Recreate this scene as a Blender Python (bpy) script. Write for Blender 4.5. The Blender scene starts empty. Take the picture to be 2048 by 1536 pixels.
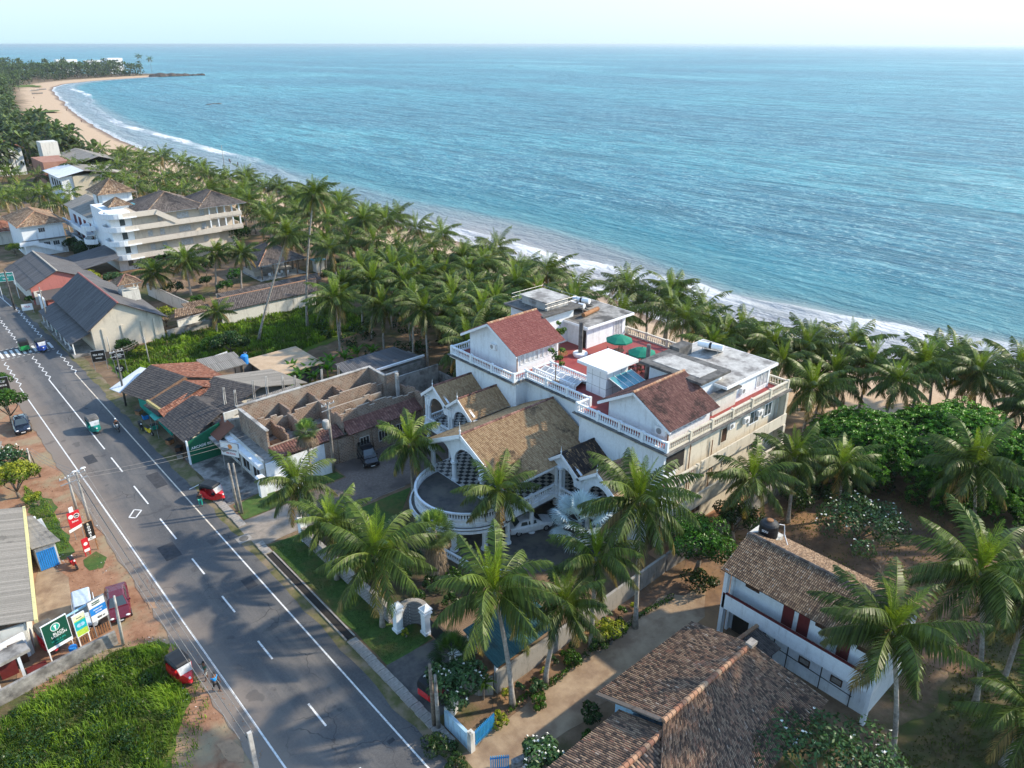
import bpy, math, random, bisect
from mathutils import Vector, Matrix, noise as mnoise
R = math.radians
rng = random.Random(7)
scene = bpy.context.scene
col = scene.collection
# ------------------------------------------------------------------ camera
CAM_H = 42.0
HAZE_DENSITY = 0.00008
HORIZON_GLOW = 3.45
FPX = 1500.0
PITCH = math.atan(680/FPX)                 # degrees below the horizon
HEAD = math.atan(1464/math.hypot(FPX, 680))  # heading, right of +Y (the road runs along +Y)
cam_d = bpy.data.cameras.new('camera')
cam = bpy.data.objects.new('camera', cam_d); col.objects.link(cam)
cam_d.sensor_width = 36; cam_d.lens = FPX/2048*36
cam_d.clip_start = 0.5; cam_d.clip_end = 200000
cam.location = (0, 0, CAM_H)
cam.rotation_euler = (math.pi/2-PITCH, 0, -HEAD)
scene.camera = cam
# ------------------------------------------------------------------ world, sun, exposure
SUN_EL, SUN_AZ = 32.0, -28.0               # azimuth measured from +X towards +Y
wd = bpy.data.worlds.new('World'); scene.world = wd; wd.use_nodes = True
nt = wd.node_tree; nt.nodes.clear()
o_ = nt.nodes.new('ShaderNodeOutputWorld'); bg = nt.nodes.new('ShaderNodeBackground')
sky = nt.nodes.new('ShaderNodeTexSky'); sky.sky_type = 'NISHITA'; sky.sun_disc = False
sky.sun_elevation = R(SUN_EL); sky.sun_rotation = R(90-SUN_AZ)
sky.altitude = 0; sky.air_density = 1.3; sky.dust_density = 0.2; sky.ozone_density = 1.8
bg.inputs[1].default_value = 0.15
# pale sea haze low in the sky, a little brighter towards the sun, over the clear sky
wt = nt.nodes.new('ShaderNodeTexCoord'); ws = nt.nodes.new('ShaderNodeSeparateXYZ'); nt.links.new(wt.outputs['Generated'], ws.inputs[0])
wr = nt.nodes.new('ShaderNodeValToRGB'); wr.color_ramp.elements[0].position = 0.0; wr.color_ramp.elements[0].color = (1,1,1,1)
wr.color_ramp.elements[1].position = .45; wr.color_ramp.elements[1].color = (0,0,0,1); e_ = wr.color_ramp.elements.new(.07); e_.color = (.86,.86,.86,1); e_ = wr.color_ramp.elements.new(.17); e_.color = (.28,.28,.28,1)
nt.links.new(ws.outputs[2], wr.inputs[0])
wdp = nt.nodes.new('ShaderNodeVectorMath'); wdp.operation = 'DOT_PRODUCT'; wdp.inputs[1].default_value = (math.cos(R(SUN_AZ)), math.sin(R(SUN_AZ)), 0)
nt.links.new(wt.outputs['Generated'], wdp.inputs[0])
wc = nt.nodes.new('ShaderNodeValToRGB'); wc.color_ramp.elements[0].position = .0; wc.color_ramp.elements[0].color = (.58,.80,.88,1)
wc.color_ramp.elements[1].position = 1.0; wc.color_ramp.elements[1].color = (.84,.92,.97,1); nt.links.new(wdp.outputs['Value'], wc.inputs[0])
wsc = nt.nodes.new('ShaderNodeVectorMath'); wsc.operation = 'SCALE'; wsc.inputs['Scale'].default_value = HORIZON_GLOW; nt.links.new(wc.outputs[0], wsc.inputs[0])
wm = nt.nodes.new('ShaderNodeMix'); wm.data_type = 'RGBA'; nt.links.new(wr.outputs[0], wm.inputs[0]); nt.links.new(sky.outputs[0], wm.inputs[6]); nt.links.new(wsc.outputs[0], wm.inputs[7])
nt.links.new(wm.outputs[2], bg.inputs[0]); nt.links.new(bg.outputs[0], o_.inputs[0])
sd = bpy.data.lights.new('sun', 'SUN'); sd.energy = 2.9; sd.angle = R(1.6); sd.color = (1.0, .86, .66)
sun = bpy.data.objects.new('sun', sd); col.objects.link(sun)
sdir = Vector((math.cos(R(SUN_AZ))*math.cos(R(SUN_EL)), math.sin(R(SUN_AZ))*math.cos(R(SUN_EL)), math.sin(R(SUN_EL))))
sun.rotation_euler = sdir.to_track_quat('Z', 'Y').to_euler()
scene.view_settings.view_transform = 'Standard'; scene.view_settings.look = 'None'
scene.view_settings.exposure = 1.18; scene.view_settings.gamma = 1.0
try:
    scene.cycles.max_bounces = 6; scene.cycles.transparent_max_bounces = 6
    scene.cycles.volume_bounces = 0; scene.cycles.diffuse_bounces = 3; scene.cycles.caustics_reflective = False
except Exception: pass

# ------------------------------------------------------------------ helpers
def G(x, y, z=0.0):
    """ground point (at height z) seen at photo pixel x,y: used to read real positions off the photo"""
    dx = x-1024; dy = y-768
    fw = FPX*math.cos(PITCH)-dy*math.sin(PITCH); dn = FPX*math.sin(PITCH)+dy*math.cos(PITCH)
    t = (CAM_H-z)/dn; r = dx*t; f = fw*t
    return (r*math.cos(HEAD)+f*math.sin(HEAD), -r*math.sin(HEAD)+f*math.cos(HEAD))

class MB:
    def __init__(s): s.v = []; s.f = []; s.m = []; s.r = []; s.a = []
    def face(s, pts, mi=0, rnd=None, age=0.0):
        n = len(s.v); s.v.extend([tuple(p) for p in pts]); s.f.append(tuple(range(n, n+len(pts))))
        s.m.append(mi); s.r.append(rng.random() if rnd is None else rnd); s.a.append(age)
    def mesh(s, vs, fs, mi=0, rnd=None, age=0.0):
        n = len(s.v); s.v.extend([tuple(p) for p in vs])
        for f in fs:
            s.f.append(tuple(i+n for i in f)); s.m.append(mi); s.r.append(rng.random() if rnd is None else rnd); s.a.append(age)
    def box(s, x0, y0, z0, x1, y1, z1, mi=0, rnd=None):
        v = [(x0,y0,z0),(x1,y0,z0),(x1,y1,z0),(x0,y1,z0),(x0,y0,z1),(x1,y0,z1),(x1,y1,z1),(x0,y1,z1)]
        s.mesh(v, [(0,3,2,1),(4,5,6,7),(0,1,5,4),(1,2,6,5),(2,3,7,6),(3,0,4,7)], mi, rng.random() if rnd is None else rnd)
    def beam(s, a, b, w, h, mi=0):
        """box of width w, height h along the line a-b (centre line)"""
        a = Vector(a); b = Vector(b); d = (b-a); d.normalize()
        up = Vector((0,0,1)) if abs(d.z) < .95 else Vector((1,0,0))
        x = d.cross(up).normalized()*w/2; y = x.cross(d).normalized()*h/2
        v = [a-x-y, a+x-y, a+x+y, a-x+y, b-x-y, b+x-y, b+x+y, b-x+y]
        s.mesh(v, [(0,3,2,1),(4,5,6,7),(0,1,5,4),(1,2,6,5),(2,3,7,6),(3,0,4,7)], mi, rng.random())
    def tube(s, pts, rad, n=8, mi=0, cap=True):
        pts = [Vector(p) for p in pts]
        if not hasattr(rad, '__len__'): rad = [rad]*len(pts)
        vs = []; px = None
        for i, p in enumerate(pts):
            d = (pts[min(i+1, len(pts)-1)]-pts[max(i-1, 0)]).normalized()
            if px is None: px = d.cross(Vector((0,1,0)) if abs(d.y) < .9 else Vector((1,0,0))).normalized()
            x = (px-d*px.dot(d)).normalized(); px = x; y = d.cross(x)
            for k in range(n):
                a = 2*math.pi*k/n; vs.append(p+(x*math.cos(a)+y*math.sin(a))*rad[i])
        fs = [(i*n+k, i*n+(k+1)%n, (i+1)*n+(k+1)%n, (i+1)*n+k) for i in range(len(pts)-1) for k in range(n)]
        if cap: fs += [tuple(range(n-1, -1, -1)), tuple((len(pts)-1)*n+k for k in range(n))]
        s.mesh(vs, fs, mi, rng.random())
    def lathe(s, c, prof, n=12, mi=0):
        """prof = [(radius, z)], spun about the vertical through c"""
        vs = [(c[0]+r*math.cos(2*math.pi*k/n), c[1]+r*math.sin(2*math.pi*k/n), c[2]+z) for r, z in prof for k in range(n)]
        fs = [(i*n+k, i*n+(k+1)%n, (i+1)*n+(k+1)%n, (i+1)*n+k) for i in range(len(prof)-1) for k in range(n)]
        fs += [tuple(range(n-1, -1, -1)), tuple((len(prof)-1)*n+k for k in range(n))]
        s.mesh(vs, fs, mi, rng.random())
    def ball(s, c, r, sx=1, sy=1, sz=1, n=8, mi=0):
        s.lathe_e(c, r, sx, sy, sz, n, mi)
    def lathe_e(s, c, r, sx, sy, sz, n, mi):
        m = max(4, n//2+1); vs = []
        for i in range(m+1):
            t = math.pi*i/m
            for k in range(n):
                a = 2*math.pi*k/n
                vs.append((c[0]+r*sx*math.sin(t)*math.cos(a), c[1]+r*sy*math.sin(t)*math.sin(a), c[2]-r*sz*math.cos(t)))
        fs = [(i*n+k, i*n+(k+1)%n, (i+1)*n+(k+1)%n, (i+1)*n+k) for i in range(m) for k in range(n)]
        s.mesh(vs, fs, mi, rng.random())
    def prism(s, poly, z0, z1, mi=0):
        n = len(poly); vs = [(p[0], p[1], z0) for p in poly]+[(p[0], p[1], z1) for p in poly]
        s.mesh(vs, [tuple(range(n-1,-1,-1)), tuple(range(n, 2*n))]+[(i,(i+1)%n,n+(i+1)%n,n+i) for i in range(n)], mi, rng.random())
    def build(s, name, mats, parent=None, smooth=False):
        me = bpy.data.meshes.new(name); me.from_pydata(s.v, [], s.f)
        mats = mats if isinstance(mats, (list, tuple)) else [mats]
        for m in mats: me.materials.append(m)
        me.polygons.foreach_set('material_index', s.m)
        at = me.attributes.new('rnd', 'FLOAT', 'FACE'); at.data.foreach_set('value', s.r)
        if any(s.a):
            at = me.attributes.new('age', 'FLOAT', 'FACE'); at.data.foreach_set('value', s.a)
        if smooth: me.polygons.foreach_set('use_smooth', [True]*len(s.f))
        me.update()
        o = bpy.data.objects.new(name, me); col.objects.link(o)
        if parent: o.parent = parent
        return o

def tag(o, label=None, cat=None, group=None, kind=None):
    if label: o['label'] = label
    if cat: o['category'] = cat
    if group: o['group'] = group
    if kind: o['kind'] = kind
    return o
def empty(name, loc=(0,0,0), rz=0.0):
    o = bpy.data.objects.new(name, None); o.empty_display_size = .2
    o.location = loc; o.rotation_euler = (0,0,rz); col.objects.link(o); return o
def thing(name, label, cat, loc=(0,0,0), rz=0.0, group=None):
    return tag(empty(name, loc, rz), label, cat, group)
def dup(root, loc=None, rz=None, label=None, group=None, sc=None):
    r = root.copy(); col.objects.link(r)
    if loc is not None: r.location = loc
    if rz is not None: r.rotation_euler = (0,0,rz)
    if sc is not None: r.scale = sc if hasattr(sc, '__len__') else (sc,sc,sc)
    if label: r['label'] = label
    if group: r['group'] = group
    for ch in [c for c in root.children]:
        c = ch.copy(); col.objects.link(c); c.parent = r
        for g in [q for q in ch.children]:
            d = g.copy(); col.objects.link(d); d.parent = c
    return r

# ------------------------------------------------------------------ materials
class NT:
    """small wrapper that keeps node building short"""
    def __init__(s, name):
        s.m = bpy.data.materials.new(name); s.m.use_nodes = True; s.t = s.m.node_tree
        s.b = s.t.nodes['Principled BSDF']; s.out = s.t.nodes['Material Output']
        s.tc = None
    def n(s, typ, **kw):
        nd = s.t.nodes.new(typ)
        for k, v in kw.items(): setattr(nd, k, v)
        return nd
    def l(s, a, b): s.t.links.new(a, b)
    def co(s, kind='Object', scale=(1,1,1)):
        if s.tc is None: s.tc = s.n('ShaderNodeTexCoord')
        mp = s.n('ShaderNodeMapping'); mp.inputs['Scale'].default_value = scale
        s.l(s.tc.outputs[kind], mp.inputs[0]); return mp.outputs[0]
    def noise(s, scale, detail=4, rough=.6, vec=None, dist=0):
        nd = s.n('ShaderNodeTexNoise'); nd.inputs['Scale'].default_value = scale
        nd.inputs['Detail'].default_value = detail; nd.inputs['Roughness'].default_value = rough
        nd.inputs['Distortion'].default_value = dist
        s.l(vec if vec is not None else s.co(), nd.inputs[0]); return nd.outputs[0]
    def ramp(s, fac, stops, interp='LINEAR'):
        nd = s.n('ShaderNodeValToRGB'); nd.color_ramp.interpolation = interp
        cr = nd.color_ramp
        while len(cr.elements) < len(stops): cr.elements.new(.5)
        for e, (p, c) in zip(cr.elements, stops):
            e.position = p; e.color = (c, c, c, 1) if not hasattr(c, '__len__') else (*c, 1)
        s.l(fac, nd.inputs[0]); return nd.outputs[0]
    def mix(s, fac, a, b, mode='MIX'):
        nd = s.n('ShaderNodeMix', data_type='RGBA', blend_type=mode)
        for k, v in ((0, fac), (6, a), (7, b)):
            if hasattr(v, 'is_linked'): s.l(v, nd.inputs[k])
            elif hasattr(v, '__len__'): nd.inputs[k].default_value = (*v, 1)
            else: nd.inputs[k].default_value = v if k == 0 else (v, v, v, 1)
        return nd.outputs[2]
    def math(s, op, a, b=0.0, c=None, clamp=False):
        nd = s.n('ShaderNodeMath', operation=op, use_clamp=clamp)
        for sock, v in zip(nd.inputs, (a, b, c)):
            if v is None: continue
            if hasattr(v, 'is_linked'): s.l(v, sock)
            else: sock.default_value = v
        return nd.outputs[0]
    def attr(s, name):
        nd = s.n('ShaderNodeAttribute', attribute_name=name); return nd.outputs['Fac']
    def orand(s): return s.n('ShaderNodeObjectInfo').outputs['Random']
    def bump(s, h, strength=.3, dist=.1):
        nd = s.n('ShaderNodeBump'); nd.inputs['Strength'].default_value = strength; nd.inputs['Distance'].default_value = dist
        s.l(h, nd.inputs['Height']); s.l(nd.outputs[0], s.b.inputs['Normal'])
    def col(s, c):
        if hasattr(c, 'is_linked'): s.l(c, s.b.inputs['Base Color'])
        else: s.b.inputs['Base Color'].default_value = (*c, 1)
    def rough(s, r): s.b.inputs['Roughness'].default_value = r
    def spec(s, v): s.b.inputs['Specular IOR Level'].default_value = v

def m_noise(name, c1, c2, scale=2.0, rough=.85, bump=.25, bscale=None, lo=.35, hi=.65, c3=None, s3=.3, spec=.3, metallic=0):
    t = NT(name); f = t.noise(scale, 6, .65)
    c = t.ramp(f, [(lo, c1), (hi, c2)])
    if c3 is not None:
        c = t.mix(t.ramp(t.noise(s3, 4, .6), [(.48, 0.0), (.62, 1.0)]), c, c3)
    t.col(c); t.rough(rough); t.spec(spec); t.b.inputs['Metallic'].default_value = metallic
    if bump: t.bump(t.noise(bscale or scale*4, 4, .7), bump, .05)
    return t.m
def m_plain(name, c, rough=.6, metallic=0, spec=.4, coat=0, var=.12):
    t = NT(name); f = t.noise(3.0, 4, .6)
    t.col(t.ramp(f, [(.3, tuple(x*(1-var) for x in c)), (.7, tuple(min(1, x*(1+var)) for x in c))]))
    t.rough(rough); t.spec(spec); t.b.inputs['Metallic'].default_value = metallic; t.b.inputs['Coat Weight'].default_value = coat
    return t.m
def m_wall(name, base, stain=(.10,.095,.085), amount=.5, scale=1.0, rough=.8):
    """painted wall with rain streaks and grime blotches"""
    t = NT(name)
    s1 = t.noise(1.0, 6, .7, t.co('Object', (2.6*scale, 2.6*scale, .35*scale)))
    s2 = t.noise(.7*scale, 5, .7)
    f = t.math('MULTIPLY', t.ramp(s1, [(.50, 0.0), (.78, 1.0)]), t.ramp(s2, [(.38, 0.0), (.66, 1.0)]))
    f = t.math('MULTIPLY', f, amount*1.6, clamp=True)
    c0 = t.ramp(t.noise(5*scale, 4, .6), [(.3, tuple(x*.9 for x in base)), (.7, base)])
    t.col(t.mix(f, c0, stain)); t.rough(rough); t.spec(.25)
    t.bump(t.noise(9*scale, 4, .7), .15, .03)
    return t.m
def m_tile(name, stops, moss=None, moss_lo=.5, moss_s=.35, rough=.8, big=None):
    """one colour per tile, its valleys shaded darker, from the face attribute rnd, plus patches of black lichen"""
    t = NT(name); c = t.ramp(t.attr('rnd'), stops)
    if big is not None: c = t.mix(t.ramp(t.noise(.25, 4, .6), [(.4, 0.0), (.65, .75)]), c, big)
    if moss is not None: c = t.mix(t.ramp(t.noise(moss_s, 7, .75), [(moss_lo, 0.0), (moss_lo+.09, .92)]), c, moss)
    f = t.noise(8, 4, .7)
    c = t.mix(.5, c, t.ramp(f, [(.3, .6), (.7, 1.15)]), 'MULTIPLY')
    t.col(c); t.rough(rough); t.spec(.2); return t.m
def m_glass(name, c=(.05,.07,.08)):
    t = NT(name); t.col(c); t.rough(.08); t.spec(.8); return t.m
def m_leaf(name, young, mid, old, dry=None, trans=.35, rough=.45, rv=.5):
    """leaf colour from attributes: age per frond or clump, rnd per leaflet, and a shift per tree"""
    t = NT(name)
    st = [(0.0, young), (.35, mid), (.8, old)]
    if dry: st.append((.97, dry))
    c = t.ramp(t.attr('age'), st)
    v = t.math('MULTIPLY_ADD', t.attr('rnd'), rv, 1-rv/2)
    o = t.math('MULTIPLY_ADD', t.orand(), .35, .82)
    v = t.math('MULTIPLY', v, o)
    nd = t.n('ShaderNodeMix', data_type='RGBA', blend_type='MULTIPLY'); nd.inputs[0].default_value = 1
    cb = t.n('ShaderNodeCombineColor'); 
    t.l(t.math('MULTIPLY', v, 1.0), cb.inputs[0]); t.l(v, cb.inputs[1]); t.l(v, cb.inputs[2])
    t.l(c, nd.inputs[6]); t.l(cb.outputs[0], nd.inputs[7]); c = nd.outputs[2]
    t.col(c); t.rough(rough); t.spec(.25)
    tr = t.n('ShaderNodeBsdfTranslucent'); ms = t.n('ShaderNodeMixShader'); ms.inputs[0].default_value = trans
    g = t.mix(1.0, c, (1.5, 1.5, .5), 'MULTIPLY')
    t.l(g, tr.inputs[0]); t.l(t.b.outputs[0], ms.inputs[1]); t.l(tr.outputs[0], ms.inputs[2]); t.l(ms.outputs[0], t.out.inputs[0])
    return t.m

M = {}
M['white'] = m_wall('white_paint', (.78,.83,.87), amount=.45, scale=.8)
M['white_clean'] = m_plain('clean_white_paint', (.80,.82,.84), .6, var=.05)
M['cream'] = m_wall('weathered_cream_paint', (.66,.61,.50), (.17,.145,.11), 1.0, .7)
M['beige'] = m_wall('beige_plaster', (.62,.55,.46), (.15,.13,.11), .55, .5)
M['oldwhite'] = m_wall('old_white_plaster', (.66,.65,.60), (.10,.095,.08), .9, .7)
M['dirty'] = m_wall('dirty_boundary_plaster', (.32,.30,.265), (.08,.075,.065), 1.0, 1.6)
M['pink'] = m_wall('faded_red_plaster', (.45,.17,.15), (.1,.06,.05), .6, .8)
M['concrete'] = m_noise('grey_concrete', (.20,.19,.175), (.36,.345,.32), 1.6, .9, .2, c3=(.09,.085,.08), s3=.5)
M['concrete_dark'] = m_noise('sooty_concrete', (.06,.06,.06), (.17,.165,.155), 1.2, .95, .2)
M['concrete_light'] = m_noise('pale_concrete', (.36,.35,.33), (.52,.51,.48), 2.2, .9, .15, c3=(.2,.19,.18), s3=.6)
M['stone_grey'] = m_noise('rubble_stone', (.12,.12,.125), (.34,.34,.35), 5.0, .9, .5)
M['redfloor'] = m_noise('red_oxide_floor', (.25,.045,.045), (.34,.075,.07), .8, .55, .05, c3=(.27,.07,.055), s3=.5)
M['glass'] = m_glass('dark_glass')
M['glass_blue'] = m_plain('blue_roof_glass', (.10,.34,.42), .2, spec=.7)
M['glass_pane'] = m_plain('curtained_glass', (.46,.48,.50), .15, spec=.7, var=.3)
M['black'] = m_plain('black_plastic', (.015,.017,.02), .5)
M['dark'] = m_plain('dark_interior', (.025,.022,.02), .9)
M['brownwood'] = m_plain('dark_wood', (.07,.035,.02), .6)
M['redwood'] = m_plain('maroon_painted_door', (.13,.02,.02), .6)
M['metal'] = m_plain('galvanised_metal', (.38,.39,.40), .45, .6)
M['rubber'] = m_plain('black_rubber', (.02,.02,.02), .85)
M['rust'] = m_noise('rusty_metal', (.20,.09,.04), (.38,.20,.10), 3, .85, .2)
M['blue'] = m_plain('bright_blue_paint', (.02,.22,.62), .5)
M['bluepale'] = m_plain('pale_blue_paint', (.35,.58,.75), .6)
M['greenwall'] = m_wall('green_shop_wall', (.015,.13,.07), (.01,.05,.03), .4, .8)
M['teal'] = m_plain('teal_paint', (.02,.33,.26), .5)
M['yellow'] = m_plain('yellow_paint', (.75,.55,.03), .5)
M['red'] = m_plain('glossy_red_paint', (.55,.015,.02), .3, coat=.6)
M['signred'] = m_plain('sign_red', (.55,.02,.03), .5)
M['signblack'] = m_plain('sign_black', (.015,.014,.014), .5)
M['signgreen'] = m_plain('sign_dark_green', (.008,.07,.045), .5)
M['signwhite'] = m_plain('sign_white', (.78,.80,.80), .5, var=.04)
M['stripe'] = m_plain('stained_yellow_board', (.40,.33,.14), .8, var=.3)
M['parasol'] = m_plain('green_parasol_cloth', (.005,.19,.12), .8)
M['trunk'] = m_noise('palm_bark', (.20,.18,.155), (.40,.37,.33), 3.5, .9, .4)
M['bark'] = m_noise('tree_bark', (.11,.09,.07), (.25,.21,.17), 4, .9, .4)
M['coconut'] = m_plain('coconut_husk', (.30,.22,.05), .6, var=.4)
M['skirt'] = m_leaf('dead_fronds', (.30,.24,.17), (.22,.17,.12), (.14,.11,.08), trans=.1, rough=.8)
M['rust_tile_ridge'] = m_tile('terracotta_ridge', [(0, (.30,.14,.09)), (.5, (.38,.21,.13)), (1, (.46,.33,.22))])
# roof tiles
M['t_tan'] = m_tile('tan_roof_tile', [(0, (.27,.165,.09)), (.4, (.38,.255,.14)), (.75, (.50,.355,.20)), (1, (.34,.215,.13))], (.035,.03,.028), .58, .28)
M['t_black'] = m_tile('lichened_roof_tile', [(0, (.035,.03,.03)), (.6, (.07,.05,.04)), (.86, (.30,.20,.11)), (1, (.40,.28,.15))], (.02,.018,.02), .52, .5)
M['t_red'] = m_tile('red_roof_tile', [(0, (.27,.095,.08)), (.5, (.34,.13,.11)), (1, (.42,.19,.15))])
M['t_redbrown'] = m_tile('red_brown_roof_tile', [(0, (.13,.065,.055)), (.5, (.22,.11,.09)), (1, (.32,.18,.14))], (.06,.04,.035), .53, .4)
M['t_old'] = m_tile('old_brown_roof_tile', [(0, (.05,.042,.038)), (.25, (.12,.085,.065)), (.5, (.25,.155,.105)), (.70, (.42,.30,.20)), (.86, (.28,.14,.095)), (1, (.58,.50,.40))], (.05,.042,.04), .60, .3)
M['t_old2'] = m_tile('old_tan_roof_tile', [(0, (.09,.06,.045)), (.3, (.18,.12,.08)), (.6, (.28,.19,.12)), (.85, (.38,.28,.19)), (1, (.28,.25,.22))], (.05,.042,.04), .62, .35)
M['t_grey'] = m_tile('grey_brown_roof_tile', [(0, (.07,.06,.055)), (.5, (.13,.11,.10)), (1, (.19,.165,.145))], (.04,.038,.04), .6, .3)
M['t_greywarm'] = m_tile('weathered_shop_tile', [(0, (.045,.045,.05)), (.5, (.085,.08,.08)), (1, (.14,.125,.11))], (.15,.085,.06), .64, .35)
M['t_rust'] = m_tile('rust_red_shop_tile', [(0, (.11,.05,.035)), (.5, (.24,.10,.065)), (.8, (.36,.18,.12)), (1, (.42,.34,.27))], (.06,.05,.045), .6, .5)
M['asb'] = m_tile('asbestos_sheet', [(0, (.19,.18,.16)), (.5, (.25,.235,.21)), (1, (.31,.29,.26))], (.10,.095,.085), .58, .3)
M['asb_dark'] = m_tile('dark_asbestos_sheet', [(0, (.085,.085,.09)), (.5, (.12,.12,.125)), (1, (.16,.16,.165))])
M['zinc'] = m_tile('white_zinc_sheet', [(0, (.55,.60,.64)), (1, (.70,.74,.78))])
M['greensheet'] = m_tile('green_roof_sheet', [(0, (.025,.075,.08)), (1, (.04,.10,.105))], (.03,.05,.05), .58, .5)
# leaves
M['coco'] = m_leaf('coconut_leaf', (.19,.27,.022), (.098,.142,.022), (.052,.082,.017), (.24,.17,.06), .22, .44, .95)
M['fan'] = m_leaf('fan_palm_leaf', (.20,.30,.07), (.12,.19,.06), (.06,.10,.03), (.20,.14,.07), .3)
M['silver'] = m_leaf('silver_palm_leaf', (.50,.60,.63), (.42,.52,.55), (.30,.36,.38), None, .1, .6, .4)
M['broad'] = m_leaf('broad_leaf', (.12,.23,.02), (.045,.11,.012), (.02,.055,.01), None, .35, .35)
M['almond'] = m_leaf('almond_leaf', (.105,.25,.018), (.042,.125,.012), (.014,.048,.009), None, .28, .4, .8)
M['darkleaf'] = m_leaf('dark_leaf', (.06,.12,.02), (.03,.07,.015), (.015,.035,.01), None, .3, .35)
M['yellowleaf'] = m_leaf('yellow_leaf', (.50,.48,.04), (.30,.33,.03), (.09,.15,.02), None, .35)
M['frangi'] = m_leaf('frangipani_leaf', (.09,.18,.05), (.05,.11,.04), (.03,.06,.025), None, .25, .4)
M['flower'] = m_plain('white_flower', (.80,.80,.72), .7)
M['banana'] = m_leaf('banana_leaf', (.15,.32,.03), (.08,.20,.02), (.04,.10,.02), None, .45, .35)
M['grass'] = m_leaf('tall_grass', (.22,.34,.035), (.11,.19,.025), (.07,.095,.03), (.26,.22,.12), .32, .6)
M['farleaf'] = m_leaf('distant_palm_leaf', (.11,.155,.035), (.068,.10,.026), (.04,.064,.02), None, .2, .5, .8)
# ------------------------------------------------------------------ coast, ground and sea
COAST = [(-600,190),(-200,150),(28,114),(55,105.5),(70,102.7),(77,102),(111,109),(150,111.5),(194,107),(235,108),(283,108),(352,108.3),(426,114.6),(511,125),(615,140),(798,171),(950,200),(1007,214),(1087,244),(1150,290),(1190,335),(1215,365),(1238,400),(1258,455),(1275,480),(1300,470),(1345,420),(1500,260),(1750,-300),(2300,-2500)]
BREAK = [(-600,18),(28,20),(83,20),(100,14),(116,8),(158,7),(214,6.5),(250,14),(312,27),(416,24),(507,15),(700,18),(840,28),(1036,15),(2300,10)]
def interp(tab, y):
    ks = [k for k, _ in tab]; i = min(max(bisect.bisect_right(ks, y)-1, 0), len(tab)-2)
    (a, u), (b, v) = tab[i], tab[i+1]; return u+(v-u)*(y-a)/(b-a)
def coast(y):
    base = interp(COAST, y)
    return base + (mnoise.noise(Vector((y/14, 3.1, 0)))*1.4 + mnoise.noise(Vector((y/4.5, 9.1, 0)))*.35 if y < 700 else mnoise.noise(Vector((y/60, 3.1, 0)))*5)
ys = []
y = -250.0
while y < 2300:
    ys.append(y); y += 2.5 if -20 < y < 240 else (5 if y < 450 else (12 if y < 1100 else (5 if y < 1300 else 50)))
def gz(e):
    """height of the land at distance e inland from the water line"""
    if e > 30: return 0.0
    if e > 0: return -2.0*(1-(e/30)**.8)
    return -2.0+e*.06
# the land: one sheet from far inland to under the sea
es = [3500, 1500, 600, 300, 160, 110, 85, 70, 60, 50, 42, 36, 30, 25, 20, 16, 12, 9, 6, 4, 2, 0, -4, -15, -40]
g = MB(); vs = []
for y in ys:
    cx = coast(y)
    for e in es: vs.append((cx-e, y, gz(e) - (0 if e > -1 else 0)))
n = len(es); fs = []
for j in range(len(ys)-1):
    for i in range(n-1): fs.append((j*n+i, j*n+i+1, (j+1)*n+i+1, (j+1)*n+i))
g.mesh(vs, fs)
t = NT('ground_soil')
soil = t.ramp(t.noise(.35, 7, .65), [(.3, (.115,.075,.045)), (.5, (.20,.135,.085)), (.7, (.30,.21,.14))])
soil = t.mix(t.ramp(t.noise(.09, 6, .7), [(.50, 0.0), (.60, .85)]), soil, (.065,.085,.025))
sand = t.ramp(t.noise(1.2, 6, .7), [(.3, (.42,.30,.20)), (.7, (.56,.42,.29))])
sand = t.mix(t.ramp(t.noise(.5, 8, .75), [(.58, 0.0), (.70, .35)]), sand, (.28,.19,.12))
wet = (.20,.145,.11)
ea = t.attr('inland')
k = t.math('ADD', ea, t.math('MULTIPLY_ADD', t.noise(.12, 5, .6), 26.0, -13.0))
isand = t.ramp(t.math('DIVIDE', k, 100.0), [(.24, 1.0), (.34, 0.0)])
c = t.mix(isand, soil, sand)
iw = t.ramp(t.math('DIVIDE', t.math('ADD', ea, t.math('MULTIPLY', t.noise(.25, 4, .6), 4.0)), 20.0), [(.17, 1.0), (.30, 0.0)])
t.col(t.mix(iw, c, wet)); t.rough(.9); t.spec(.2); t.bump(t.noise(2.5, 8, .75), .5, .15)
ground = g.build('ground', t.m); tag(ground, kind='structure')
me = ground.data; at = me.attributes.new('inland', 'FLOAT', 'POINT'); at.data.foreach_set('value', [e for _ in ys for e in es])

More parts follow.
